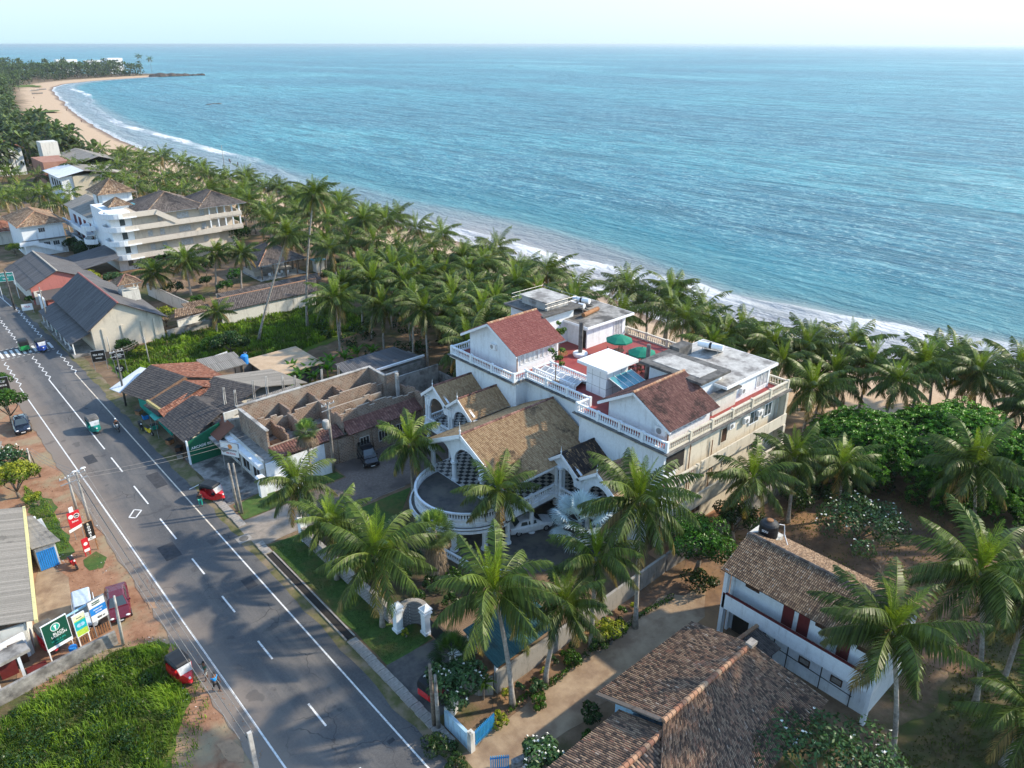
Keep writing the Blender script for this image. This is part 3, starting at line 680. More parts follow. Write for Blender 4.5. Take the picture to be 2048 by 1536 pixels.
# grove between the hotel and the beach, left of the terrace
scatter(lambda y: (52+(y-66)*.0, 72), 66, 84, 4.0, 20, (7.5,10.5), 0, 'coconut palm in the dense grove just behind the hotel\'s red roofed wing', 'coconut palms in the dense grove', seed=2)
scatter(lambda y: (53, 78), 84, 104, 4.6, 20, (7,10), 0, 'coconut palm in the grove between the green lot and the beach', 'coconut palms in the seaward grove', seed=3)
scatter(lambda y: (76, 88), 52, 104, 5.2, 15, (7,10.5), 1, 'coconut palm on the sandy strip behind the hotel\'s back terrace', 'coconut palms on the beach strip behind the hotel', seed=4)
scatter(lambda y: (64, 89), 104, 150, 6.4, 20, (6.5,9.6), 1, 'coconut palm in the belt by the beach beyond the low tiled building', 'coconut palms in the middle beach belt', seed=5)
scatter(lambda y: (72, 93), 150, 215, 6.6, 26, (5.5,9.2), 1, 'coconut palm by the beach behind the balconied hotel', 'coconut palms behind the balconied hotel', seed=6)
scatter(lambda y: (58, 89), 200, 300, 6.4, 46, (5.5,9), 2, 'distant coconut palm in the left beach belt', 'distant coconut palms in the left beach belt', seed=7)
scatter(lambda y: (18, 48), 215, 300, 8.5, 13, (5,8), 2, 'distant coconut palm among the houses at the left', 'distant coconut palms among the left houses', seed=8)
# right belt, behind the almond tree
scatter(lambda y: (74-(28-y)*.0, 90), 22, 52, 4.7, 20, (6.8,9.4), 0, 'coconut palm on the beach sand right of the hotel', 'coconut palms on the sand right of the hotel', seed=9)
scatter(lambda y: (84, 102), -6, 28, 4.7, 22, (5.8,8.4), 0, 'coconut palm at the far right of the beach belt behind the almond tree', 'coconut palms at the right end of the beach belt', seed=10)
scatter(lambda y: (58, 76), -12, 8, 5.0, 9, (8,10.5), 0, 'coconut palm in the yard at the right edge', 'coconut palms in the yard at the right edge', seed=12)
scatter(lambda y: (27, 40), 206, 232, 6.0, 7, (7,10), 2, 'coconut palm behind the small white hip roofed house', 'coconut palms behind the white house', seed=13)

# far woods, one mass nobody could count
def low_palm(g, x, y, z, h, r, k=11):
    for i in range(k):
        u = i/k; a = i*2.4+rng.random(); el = R(70-95*u); L = r*rng.uniform(.8,1.15)
        d = Vector((math.cos(a)*math.cos(el), math.sin(a)*math.cos(el), math.sin(el)))
        s = Vector((-math.sin(a), math.cos(a), 0))*r*.20; p = Vector((x,y,z+h)); m = p+d*L*.6; q = p+d*L*.95-Vector((0,0,L*.42))
        g.mesh([p, m-s-Vector((0,0,r*.1)), m, m+s-Vector((0,0,r*.1)), q], [(0,1,2),(0,2,3),(1,4,2),(2,4,3)], 0, rng.random(), u*.9)
    g.tube([(x,y,z),(x,y,z+h)], r*.035, 3, 1)
def leaf_ball(g, c, r, n, ls, sz=.7, hole=.0, age_hi=.8):
    """leaf-sized faces through a lumpy ball; upper ones lighter"""
    for i in range(n):
        th = rng.uniform(0, 6.283); cz = rng.uniform(-.75, 1); sr = math.sqrt(max(0, 1-cz*cz))
        rr = r*(.72+.28*rng.random())*(1+.18*mnoise.noise(Vector((c[0]+math.cos(th)*2, c[1]+math.sin(th)*2, cz*2))))
        p = Vector((c[0]+math.cos(th)*sr*rr, c[1]+math.sin(th)*sr*rr, c[2]+cz*rr*sz))
        nrm = (Vector((math.cos(th)*sr, math.sin(th)*sr, cz))+Vector((rng.uniform(-.9,.9), rng.uniform(-.9,.9), rng.uniform(-.4,.9)))).normalized()
        t1 = nrm.cross(Vector((rng.uniform(-1,1), rng.uniform(-1,1), rng.uniform(-1,1)))).normalized(); t2 = nrm.cross(t1)
        a = t1*ls*rng.uniform(.7,1.3); b = t2*ls*rng.uniform(.35,.6)
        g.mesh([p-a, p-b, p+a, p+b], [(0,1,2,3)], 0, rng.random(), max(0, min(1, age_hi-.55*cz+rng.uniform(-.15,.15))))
rng = random.Random(77)
g = MB()
def wood(n, y0, y1, xf, s=1.0):
    for i in range(n):
        y = rng.uniform(y0, y1); a, b = xf(y); x = a+(b-a)*rng.random()
        if rng.random() < .62: low_palm(g, x, y, 0, rng.uniform(8,14)*s, rng.uniform(4.0,5.5)*s)
        else: leaf_ball(g, (x, y, rng.uniform(3,6)*s), rng.uniform(4,7)*s, 26, 1.3*s, .8)
wood(330, 300, 480, lambda y: (20, coast(y)-34))
wood(420, 480, 900, lambda y: (60+(y-480)*.12, coast(y)-38))
wood(300, 900, 1180, lambda y: (100, coast(y)-30))
wood(620, 1175, 1330, lambda y: (60, min(coast(y), 412)-22), 1.25)
wood(240, 1330, 1500, lambda y: (20, coast(y)-25), 1.5)
wood(60, 300, 360, lambda y: (-5, 30))
tag(g.build('palm_wood', [M['farleaf'], M['bark']]), 'far mass of palm and broadleaf trees along the curve of the bay', 'wood', kind='stuff')
for (x, y, h) in ((428,1390,24),(441,1380,20)):
    palm(x, y, h, 'lone dark palm standing up at the tip of the headland' if h > 22 else 'shorter lone palm beside the tallest one on the headland tip', lod=2, sc=1.5, nuts=False)
rng = random.Random(5)

# ------------------------------------------------------------------ other trees
def limb_tree(x, y, h, r, n, ls, mat, label, cat='tree', name='tree', group=None, sz=.75, balls=9, flowers=0, z0=.45, trunk_r=.22, sub=None, spread=.62, leaf_n=None):
    """tapered trunk, limbs to each clump, clumps of leaves with gaps between them"""
    t = thing(name, label, cat, (x, y, 0), 0, group)
    tg = MB(); cg = MB(); cl = []
    fork = Vector((rng.uniform(-.2,.2), rng.uniform(-.2,.2), h*z0*.7))
    tg.tube([(0,0,-.1), tuple(fork*.5), tuple(fork)], [trunk_r*1.5, trunk_r, trunk_r*.8], 7)
    for i in range(balls):
        a = i*2.4+rng.uniform(-.4,.4); rad = r*spread*math.sqrt((i+.3)/balls)*1.25; zz = h-(.20+.45*(rad/r)**2)*r*sz*1.2
        c = Vector((math.cos(a)*rad, math.sin(a)*rad, max(zz, h*.28))); br = r*rng.uniform(.30,.46); cl.append((c, br))
        mid = fork.lerp(c, .5)+Vector((rng.uniform(-.3,.3), rng.uniform(-.3,.3), -.15*r*.3))
        tg.tube([tuple(fork), tuple(mid), tuple(c)], [trunk_r*.55, trunk_r*.35, trunk_r*.12], 5)
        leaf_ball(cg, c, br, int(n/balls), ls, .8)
        if flowers:
            for k in range(flowers):
                b = rng.uniform(0,6.28); cz = rng.uniform(.1,1); s = math.sqrt(1-cz*cz)
                q = c+Vector((math.cos(b)*s, math.sin(b)*s, cz*.8))*br*1.05
                for m in range(3): cg.mesh([q+Vector((rng.uniform(-.11,.11), rng.uniform(-.11,.11), rng.uniform(-.03,.08))) for _ in range(4)], [(0,1,2,3)], 1, .5)
    tg.build('trunk', M['bark'], t, smooth=True); cg.build('crown', [mat, M['flower']], t); return t
# the big almond tree: a wide dome of leaf rosettes
def rosette_tree(x, y, h, r, nros, label, group=None):
    t = thing('almond_tree', label, 'tree', (x, y, 0), 0, group); tg = MB(); cg = MB()
    tg.tube([(0,0,-.1),(.1,0,h*.25),(0,.2,h*.45)], [.5,.38,.3], 8)
    ncl = 115; per = nros//ncl
    for ci in range(ncl):
        a = ci*2.39996+rng.uniform(-.3,.3); u = math.sqrt((ci+.5)/ncl)*rng.uniform(.93,1.04); rr = r*u
        top = h*(.30+.70*math.sqrt(max(0, 1-(u*.95)**2)))+rng.uniform(-.9,.35)
        C = Vector((rr*math.cos(a), rr*math.sin(a), max(1.0, top-.9))); cr = rng.uniform(.75,1.35)
        if ci % 3 == 0: tg.tube([(0,.2,h*.42), tuple(C*.6+Vector((0,0,h*.2))), tuple(C)], [.16,.09,.04], 4)
        for k_ in range(per):
            th = rng.uniform(0,6.283); cz = rng.uniform(-.85,1); sr = math.sqrt(1-cz*cz); o = Vector((math.cos(th)*sr, math.sin(th)*sr, cz))
            c = C+o*cr*rng.uniform(.7,1.02)
            if c.z < .4: c.z = .4+rng.random()
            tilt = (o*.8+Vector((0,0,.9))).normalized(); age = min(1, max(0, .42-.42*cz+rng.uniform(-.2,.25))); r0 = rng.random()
            s1 = tilt.cross(Vector((1,0,0))).normalized(); s2 = tilt.cross(s1)
            for k in range(5):
                b = k*1.2566+r0*6; v = (s1*math.cos(b)+s2*math.sin(b)); L = rng.uniform(.22,.36); w = (s2*math.cos(b)-s1*math.sin(b))*.10
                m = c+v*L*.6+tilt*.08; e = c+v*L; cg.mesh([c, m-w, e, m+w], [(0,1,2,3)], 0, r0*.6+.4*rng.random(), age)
    tg.build('trunk', M['bark'], t, smooth=True); cg.build('crown', M['almond'], t); return t
AG = 'large almond trees massed behind the yard'
rosette_tree(73.5,27.0,7.2,5.8,5600,'left almond tree of the dark green mass, nearest the hotel',AG)
rosette_tree(80.5,20.5,8.0,6.8,6400,'middle and tallest almond tree of the dark green mass',AG)
rosette_tree(84.5,11.0,7.6,6.6,5600,'right almond tree of the dark green mass behind the broad palm',AG)
rosette_tree(75.0,17.0,5.8,5.2,4000,'lowest and nearest almond tree of the dark green mass',AG)
rosette_tree(90.0,2.0,7.2,6.6,3600,'almond tree of the dark green mass cut by the right edge',AG)
p = G(1395,1118,1.5); limb_tree(p[0], p[1], 4.9, 3.2, 7000, .13, M['almond'], 'dense round green tree between the boundary wall and the white two storey house', balls=12)
p = G(1470,1055,1.5); limb_tree(p[0], p[1], 3.8, 2.3, 2400, .13, M['darkleaf'], 'dark ragged tree behind the round green tree, by the hotel\'s wall', balls=8)
# frangipanis
limb_tree(59.5,20.8,5.2,3.6,3600,.15,M['frangi'],'frangipani with white blossom in the brown yard in front of the almond trees','tree','frangipani_tree',balls=14,flowers=5,spread=.8,trunk_r=.16)
limb_tree(34.2,10.0,5.2,4.4,5200,.15,M['frangi'],'frangipani with white blossom and bare grey twigs at the corner of the brown tiled roof','tree','frangipani_tree',balls=13,flowers=3,spread=.8,trunk_r=.16)
p = G(900,1405,.8); limb_tree(p[0]+.6, p[1], 3.2, 2.3, 2900, .16, M['frangi'], 'frangipani bush behind the blue and white wall by the lane gate', 'bush', 'frangipani_bush', balls=9, flowers=4, trunk_r=.1)
p = G(1088,1525,1.6); limb_tree(p[0], p[1], 2.6, 1.7, 1700, .15, M['frangi'], 'frangipani bush with small white flowers at the bottom edge beside the lane', 'bush', 'frangipani_bush', balls=7, flowers=5, trunk_r=.09)
p = G(12,925,2); limb_tree(p[0], p[1]-.5, 3.6, 2.3, 1900, .16, M['frangi'], 'frangipani with white flowers left of the road beside the pale hut', 'tree', 'frangipani_tree', balls=8, flowers=4)
# bare branches
def bare_tree(x, y, h, label, n=16, thick=.10, spread=1.0):
    t = thing('bare_tree', label, 'tree', (x,y,0)); g = MB()
    def br(p, d, L, r, k):
        q = p+d*L; g.tube([tuple(p), tuple(p.lerp(q,.5)+Vector((rng.uniform(-.1,.1)*L, rng.uniform(-.1,.1)*L, 0))), tuple(q)], [r, r*.8, r*.6], 5)
        if k == 0: return
        for _ in range(3 if k > 1 else 2):
            e = (d+Vector((rng.uniform(-1,1), rng.uniform(-1,1), rng.uniform(-.15,.5)))*.85*spread).normalized(); br(q, e, L*rng.uniform(.6,.85), r*.62, k-1)
    br(Vector((0,0,-.1)), Vector((rng.uniform(-.2,.2), rng.uniform(-.2,.2), 1)).normalized(), h*.32, thick, 5 if n > 10 else 4)
    g.build('branches', M['bark'], t); return t
bare_tree(35.8,8.2,4.2,'bare grey frangipani branches beside the brown tiled roof at the bottom')
bare_tree(56.5,17.0,3.6,'leafless small tree in the brown yard right of the frangipani',9)
# bushes and small trees: (px, py of centre, height, radius, leaves, size, material, label)
BUSH = [
 (1222,1270,1.9,1.3,1100,.11,'yellowleaf','light green bushy shrub at the foot of the boundary wall'),
 (1200,1292,1.2,.8,600,.10,'darkleaf','small dark red-brown shrub in front of the light green shrub'),
 (1148,1318,.8,.9,600,.10,'broad','low leafy shrub on the planting strip beside the lane'),
 (1078,1375,.9,.7,500,.10,'frangi','low shrub around the foot of the leaning pale trunk'),
 (1080,1405,.8,.8,600,.10,'broad','bright low hedge plant at the lane edge between the two palms'),
 (1180,1480,.9,.7,420,.11,'almond','round bright bush against the blue wall of the tiled house'),
 (1183,1430,1.4,1.0,700,.11,'darkleaf','dark bush under the eave of the tiled house'),
 (812,1268,.7,.45,260,.09,'yellowleaf','small yellow plant in the curved brick gate niche'),
 (30,965,3.6,2.4,2600,.15,'yellowleaf','yellow-green shrub beside the corrugated roof house at the left'),
 (72,1000,1.4,.9,500,.12,'yellowleaf','small yellow shrub in front of the pale shed wall'),
 (15,815,4.0,2.4,2200,.16,'broad','bright green tree overhanging the dark parked car'),
 (4,770,2.8,1.6,800,.16,'broad','green tree cut by the left edge beside the road'),
 (230,560,2.6,2.2,900,.2,'frangi','flowering bush behind the large warehouse roof'),
 (175,555,2.6,2.6,1200,.22,'yellowleaf','flowering hedge tree left of the warehouse roof'),
 (120,575,1.6,1.3,500,.18,'yellowleaf','light bush between the two warehouses'),
 (65,600,1.5,1.2,400,.18,'broad','small bush by the roadside in front of the red walled warehouse'),
 (330,635,3.2,2.3,1200,.16,'yellowleaf','pale feathery small tree inside the walled plot'),
 (250,695,2.2,1.8,1300,.15,'broad','bright bush against the end wall of the warehouse'),
 (285,705,1.6,1.5,900,.15,'yellowleaf','yellow-green bush in the green lot near the warehouse'),
 (185,500,4.0,4.2,3000,.22,'darkleaf','dark round tree at the foot of the balconied hotel'),
 (150,490,3.0,2.6,1300,.22,'darkleaf','dark tree between the white house and the balconied hotel'),
 (465,475,5.0,4.0,2600,.24,'almond','bright round tree at the end of the balconied hotel'),
 (330,515,3.0,2.8,1400,.22,'almond','bright tree in front of the balconied hotel\'s lower floor'),
 (770,570,5.2,4.4,4200,.22,'darkleaf','broad dark tree in the middle of the palm grove'),
 (735,590,3.5,3.4,1800,.2,'almond','dark green tree beside the broad dark tree in the grove'),
 (460,690,3.2,3.0,2600,.18,'darkleaf','dark shrubby tree beside the white clad person'),
 (425,690,2.0,2.0,900,.16,'broad','shrub in the green lot behind the white fence'),
 (600,440,4.5,3.2,1100,.26,'almond','bright round tree by the beach behind the pavilion'),
 (680,455,4.5,3.0,1000,.26,'almond','bright round tree by the beach right of the tall palm'),
 (30,500,2.6,1.8,700,.2,'yellowleaf','small yellow-green tree beside the green roadside sign'),
 (1765,690,2.0,1.0,1,.1,'broad',None),
 (240,400,3.5,4.0,900,.35,'broad','bushy tree behind the left houses'),
 (850,790,1.0,1.0,300,.15,'broad',None),
 (1125,760,0,0,1,.1,'broad',None),
 (1400,1165,1.6,1.6,900,.13,'darkleaf','dark scrub in the shade under the round green tree'),
 (1600,1000,1.8,2.0,1200,.15,'darkleaf','dark scrub under the palms by the boundary wall'),
 (965,1375,1.0,.6,320,.1,'broad','small leafy bush under the spiky plant by the curved wall'),
 (880,1490,.9,1.2,1500,.08,'darkleaf','low dark hedge in front of the blue and white wall'),
 (915,1525,.7,.9,900,.08,'darkleaf','end of the low dark hedge near the road corner'),
 (1000,1440,.8,.8,500,.1,'yellowleaf','yellow-green garden plant beside the blue gate'),
]
for (px, py, h, r, n, ls, mt, lb) in BUSH:
    if lb is None: continue
    p = G(px, py, h*.5)
    tree = h > 2.4
    limb_tree(p[0], p[1], h, r, n, ls, M[mt], lb, 'tree' if tree else 'bush', 'broadleaf_tree' if tree else 'bush', balls=7 if r > 1 else 5, trunk_r=.05+.03*h, z0=.3)
for i in range(22):
    x, y = rng.uniform(41,70), rng.uniform(125,158)
    if 55 < x < 69 and 133 < y < 150: continue
    h = rng.uniform(1.6,3.4); limb_tree(x, y, h, h*.85, 420, .22, M[rng.choice(['almond','darkleaf','broad'])], 'shrub in the garden between the balconied hotel and the long low building', 'bush', 'bush', group='shrubs in the garden before the balconied hotel', balls=5, trunk_r=.08)
for i in range(24):
    y = rng.uniform(104,290); x = rng.uniform(62,86)
    if (y < 150 and x < 70) or any((x-a)**2+(y-b)**2 < 9 for a, b in placed): continue
    h = rng.uniform(3.2,5.6); limb_tree(x, y, h, h*.72, 900, .24, M[rng.choice(['almond','broad','almond'])], 'bright broadleaf tree among the palms of the left beach belt', 'tree', 'broadleaf_tree', group='broadleaf trees among the beach palms', balls=7, trunk_r=.14)
for i, (x, y) in enumerate(((24.8,54.6),(25.6,52.6),(24.9,50.4),(26.4,48.6),(25.2,46.2),(27.2,44.6),(28.6,42.2),(30.2,41.2),(26.8,41.6),(29.2,45.6),(31.6,39.6),(27.6,51.4),(33.6,38.2),(28.4,39.4))):
    h = rng.uniform(.9,1.9); limb_tree(x, y, h, h*.7, 420, .12, M[rng.choice(['darkleaf','broad','darkleaf','yellowleaf'])], 'garden shrub below the palms inside the hotel\'s roadside wall', 'bush', 'bush', group='garden shrubs inside the hotel wall', balls=5, trunk_r=.06)
for i in range(13):
    x = 25.6+i*1.15; y = 29.3+rng.uniform(-.4,.4); h = rng.uniform(.4,.8); limb_tree(x, y, h, h*.8, 200, .10, M[rng.choice(['darkleaf','broad','frangi','yellowleaf'])], 'low garden plant on the strip between the lane and the boundary wall', 'plant', 'garden_plant', group='low plants on the strip beside the lane', balls=4, trunk_r=.03)
# scrub line along the beach edge at the left
for i in range(26):
    y = 205+i*9+rng.uniform(-3,3); x = coast(y)-38+rng.uniform(-4,3); h = rng.uniform(2.2,4.2)
    limb_tree(x, y, h, h*.95, 300, .34, M['broad'], 'bright scrub bush at the landward edge of the bay beach', 'bush', 'bush', group='scrub bushes along the left beach', balls=5, trunk_r=.1)
# dark undergrowth below the palm groves, and shrubs among the tall grass
g = MB()
for i in range(150):
    if i < 90: x, y = rng.uniform(50,76), rng.uniform(66,112)
    elif i < 125: x, y = rng.uniform(70,90), rng.uniform(104,150)
    else: x, y = rng.uniform(66,76), rng.uniform(24,31)
    if 52 < x < 62 and y > 108: continue
    leaf_ball(g, (x, y, .6), rng.uniform(.7,1.7), 60, .26, .8)
tag(g.build('undergrowth', M['darkleaf']), 'dark undergrowth below the palm groves', 'undergrowth', kind='stuff')
g = MB()
for i in range(120):
    x, y = rng.uniform(-8,7.5), rng.uniform(36,50.5)
    if y < 40 and x > 3: continue
    leaf_ball(g, (x, y, .4), rng.uniform(.35,1.0), 110, .10, .8)
tag(g.build('scrub', M['darkleaf']), 'low dark scrub tangled in the tall grass of the lower left plot', 'scrub', kind='stuff')
# hedge strips along the lane
g = MB()
for i in range(60):
    x = 25.0+i*.30+rng.uniform(-.1,.1); y = 28.35+.16*math.sin(i*.3)+rng.uniform(-.1,.1)
    leaf_ball(g, (x, y, .18), rng.uniform(.18,.36), 34, .09, .8)
tag(g.build('hedge', M['broad']), 'low straggling hedge along the edge of the sandy lane', 'hedge')

# fan palms
def fan_leaf(g, base, d, plen, r, nseg, age, mi=0, fold=.35):
    d = d.normalized(); side = d.cross(Vector((0,0,1))).normalized(); up = side.cross(d)
    c = base+d*plen; g.mesh([base-side*.02, base+side*.02, c+side*.015, c-side*.015], [(0,1,2,3)], mi, .7, age)
    r0 = rng.random()
    for k in range(nseg):
        a = R(-125+250*(k+.5)/nseg); da = R(118/nseg)
        v = d*math.cos(a)+side*math.sin(a)-up*abs(math.sin(a))*fold*.3; L = r*(.8+.2*math.cos(a))*rng.uniform(.93,1.05)
        s = (side*math.cos(a)-d*math.sin(a))*L*math.tan(da)*.55
        m = c+v*L*.62+up*.03*(k % 2); e = c+v*L-Vector((0,0,1))*L*.16
        g.mesh([c, m-s, e, m+s], [(0,1,2,3)], mi, .5*r0+.5*rng.random(), age)
def fan_palm(x, y, h, label, n, r, plen, mat, skirt=0, sc=1, nseg=22, group=None, tr=.2, elo=-35):
    t = thing('fan_palm', label, 'palm tree', (x, y, 0), 0, group); trunk_mb(h, (0,0), tr, tr*.8, 5).build('trunk', M['trunk'], t, smooth=True)
    g = MB()
    for i in range(n):
        u = i/n; a = i*2.4+rng.uniform(-.2,.2); el = R(80-(80-elo)*u); d = Vector((math.cos(a)*math.cos(el), math.sin(a)*math.cos(el), math.sin(el)))
        fan_leaf(g, Vector((0,0,h)), d, plen*rng.uniform(.8,1.1), r*rng.uniform(.85,1.1), nseg, min(.95, u*.9+(.2 if u > .85 and mat is not M['silver'] else 0)))
    g.build('crown', mat, t)
    if skirt:
        g = MB()
        for i in range(170):
            a = rng.uniform(0,6.28); z = h-.3-rng.random()*skirt; rr = tr+.15+.55*(h-z)/skirt*.8; b = Vector((math.cos(a)*rr, math.sin(a)*rr, z)); s = Vector((-math.sin(a), math.cos(a), 0))
            for k in range(7):
                e = b+Vector((math.cos(a)*.3, math.sin(a)*.3, 0))*rng.uniform(.3,1.3)+s*rng.uniform(-.4,.4)-Vector((0,0,rng.uniform(.5,1.1)))
                g.mesh([b-s*.04, b+s*.04, e], [(0,1,2)], 0, rng.random(), rng.random())
        g.build('dead_frond_skirt', M['skirt'], t)
    return t
p = G(868,1062,5.2); fan_palm(p[0], p[1], 5.2, 'fan palm with a thick brown skirt of dead fronds in the hotel garden', 46, .95, 1.25, M['fan'], 3.0, tr=.26)
p = G(612,862,6.2); fan_palm(p[0], p[1], 6.2, 'small fan palm in front of the brick ruin beside the transformer poles', 30, .8, .8, M['fan'], .6, tr=.14)
p = G(1160,1045,3.6); fan_palm(p[0], p[1], 3.6, 'silver-blue fan palm in front of the hotel verandah', 26, 1.5, 1.8, M['silver'], 0, nseg=22, tr=.22, elo=-40)
p = G(905,1308,2.6); fan_palm(p[0], p[1], 2.6, 'dark fan palm beside the gate and green roofed shed', 34, .75, 1.1, M['darkleaf'], 0, tr=.15, elo=-30)
p = G(966,1352,2.2)
t = thing('screw_pine', 'spiky green plant at the curved end of the lane wall', 'plant', (p[0], p[1], 0)); trunk_mb(1.5, (.1,0), .07, .05, 4).build('trunk', M['bark'], t); g = MB()
def spikes(g, c, n, L, w, age0=.3, drop=.3):
    for i in range(n):
        a = rng.uniform(0,6.28); el = R(rng.uniform(-15,85)); d = Vector((math.cos(a)*math.cos(el), math.sin(a)*math.cos(el), math.sin(el))); s = Vector((-math.sin(a), math.cos(a), 0))*w
        l = L*rng.uniform(.7,1.1); m = c+d*l*.6; e = c+d*l-Vector((0,0,l*drop))
        g.mesh([c-s*.5, c+s*.5, m+s, m-s, e], [(0,1,2,3),(3,2,4)], 0, rng.random(), age0+rng.uniform(-.2,.3))
spikes(g, Vector((.1,0,1.5)), 90, .95, .035); g.build('crown', M['broad'], t)
# bananas behind the ruin
for i, (px, py) in enumerate(((585,745),(600,758),(618,748),(640,735),(662,728),(690,722),(715,712),(655,745),(588,775),(630,762),(745,708))):
    p = G(px, py, 1.2); t = thing('banana_plant', 'banana plant with broad torn leaves behind the brick ruin', 'plant', (p[0], p[1], 0), 0, 'banana plants behind the brick ruin')
    g = MB(); g.tube([(0,0,0),(0,0,1.6)], [.14,.09], 7); g.build('stem', M['fan'], t); g = MB()
    for k in range(9):
        a = k*2.4+i; el0 = R(rng.uniform(40,80)); L = rng.uniform(1.5,2.1); q = Vector((0,0,1.5)); s = Vector((-math.sin(a), math.cos(a), 0)); prev = None
        for m in range(6):
            el = el0-R(75)*(m/5)**1.4; w = .26*math.sin(math.pi*(.1+.85*m/5)); d = Vector((math.cos(a)*math.cos(el), math.sin(a)*math.cos(el), math.sin(el)))
            cur = (q-s*w-Vector((0,0,.06)), q, q+s*w-Vector((0,0,.06)))
            if prev: g.mesh([*prev, *cur], [(0,1,4,3),(1,2,5,4)], 0, rng.random(), .1+.5*(k/9))
            prev = cur; q = q+d*L/5
    g.build('leaves', M['banana'], t)
M['drytuft'] = m_leaf('dry_yard_tufts', (.13,.16,.035), (.10,.115,.035), (.13,.11,.055), (.22,.17,.10), .2, .7)
# tall grass and weeds
def grass(name, poly, n, h, w, label, mat, cat='grass', zc=0.03, clump=.0, lo=.0):
    xs = [p[0] for p in poly]; ysq = [p[1] for p in poly]; g = MB(); c = 0
    def inside(x, y):
        r = False; j = len(poly)-1
        for i in range(len(poly)):
            if (poly[i][1] > y) != (poly[j][1] > y) and x < (poly[j][0]-poly[i][0])*(y-poly[i][1])/(poly[j][1]-poly[i][1])+poly[i][0]: r = not r
            j = i
        return r
    while c < n:
        x = rng.uniform(min(xs), max(xs)); y = rng.uniform(min(ysq), max(ysq))
        if not inside(x, y): continue
        k = mnoise.noise(Vector((x*.45, y*.45, 2)))+.6*mnoise.noise(Vector((x*1.3, y*1.3, 4)))
        if k < lo-1+rng.random()*.5: continue
        c += 1; a = rng.uniform(0,6.28); hh = h*(1+.7*k)*rng.uniform(.5,1.1); s = Vector((math.cos(a), math.sin(a), 0))
        wind = Vector((rng.uniform(-.5,.3)+.5*mnoise.noise(Vector((x*.5, y*.5, 7))), rng.uniform(-.45,.45)+.5*mnoise.noise(Vector((x*.5, y*.5, 11))), 0))*hh*.9
        b = Vector((x,y,zc)); m = b+Vector((0,0,hh*.7))+wind*.35; e = b+Vector((0,0,hh*.85))+wind
        g.mesh([b-s*w, b+s*w, m+s*w*.8, m-s*w*.8, e], [(0,1,2,3),(3,2,4)], 0, rng.random(), max(0, min(1, .35-.6*k+rng.uniform(-.12,.22)+(.5 if rng.random() < .05 else 0))))
    tag(g.build(name, mat), label, cat, kind='stuff')
grass('tall_grass', [(-9,35),(4.2,37.6),(8.9,44.5),(9.1,50.9),(6.6,52.4),(-1,50.8),(-8,49)], 24000, .72, .026, 'tall bright grass filling the plot at the lower left', M['grass'])
grass('weeds', [(22.2,101.5),(35,104),(40,101),(46,99.5),(59,103),(62,108),(57.5,117),(34,118),(32.5,121),(31.5,117.5),(23.5,114.5)], 17000, .75, .09, 'bright green weeds covering the vacant plot behind the shops', M['grass'])
grass('grass_tufts', [(-2,33),(6,37),(10,43),(10.2,49.5),(8.6,52.6),(4,53.2),(0,52.3),(7,44)], 2600, .35, .03, 'ragged grass tufts along the margin of the lower left plot', M['grass'], lo=.35)
grass('weeds', [(5.7,68.5),(7.2,69),(7.6,78),(6.4,84),(5.7,80)], 1500, .22, .03, 'low green weeds along the wall of the corrugated roof house', M['grass'])
grass('lawn_grass', [(21.1,37.8),(25.1,37.8),(23.6,41),(23.6,56.9),(21,57.2)], 9000, .06, .02, 'short mown grass between the drain and the hotel wall', M['darkleaf'])
grass('yard_grass_tufts', [(40,-10),(74,-18),(74,8),(66,13),(48,8.5),(40,9)], 24000, .20, .05, 'rough dry grass in the yard at the lower right', M['drytuft'], lo=.1)
grass('yard_weeds', [(45,10),(74,9),(74,29),(50,29.5),(50,24)], 5000, .16, .05, 'thin weeds and dry stalks on the shaded brown yard', M['drytuft'], lo=.35)
# ------------------------------------------------------------------ building helpers
def slope(g, a, b, c, d, tw=.24, cl=.36, amp=.055, step=.03, mi=0, thick=.06, under=None):
    """a tiled roof plane: a-b along the eave, d-c along the ridge; rows of barrel tiles, stepped course by course"""
    a, b, c, d = map(Vector, (a,b,c,d)); nrm = (b-a).cross(d-a).normalized()
    if nrm.z < 0: nrm = -nrm
    W = max((b-a).length, (c-d).length); H = max((d-a).length, (c-b).length)
    nc = max(2, round(W/tw)); nr = max(1, round(H/cl)); prof = (0, .8, 1, .8)
    def P(u, v): return a.lerp(b, u).lerp(d.lerp(c, u), v)
    vs = []; fs = []; rn = []; K = nc*4+1
    for r in range(nr):
        off = rng.uniform(-.004,.004)
        for lvl in (0, 1):
            v = (r+lvl)/nr; hh = step*(1-lvl)
            for k in range(K): vs.append(P(k/(K-1), v)+nrm*(hh+off+amp*prof[k % 4]))
    n0 = len(g.v); g.v.extend([tuple(p) for p in vs]); cr_ = [rng.random() for _ in range(nc+1)]
    for r in range(nr):
        q = n0+r*2*K; rr = None
        for k in range(K-1):
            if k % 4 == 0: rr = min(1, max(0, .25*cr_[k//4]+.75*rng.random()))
            g.f.append((q+k, q+k+1, q+K+k+1, q+K+k)); g.m.append(mi); g.r.append(rr if k % 4 in (1,2) or tw > .3 else rr*.6); g.a.append(0)  # valley quads take a darker tone: shade between tile columns painted in
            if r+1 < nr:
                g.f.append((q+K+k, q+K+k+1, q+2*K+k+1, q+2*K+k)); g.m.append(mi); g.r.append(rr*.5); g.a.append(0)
    um = mi if under is None else under
    o = nrm*thick
    g.mesh([a-o,b-o,c-o,d-o,a,b,c,d], [(0,3,2,1),(0,1,5,4),(1,2,6,5),(2,3,7,6),(3,0,4,7)], um)
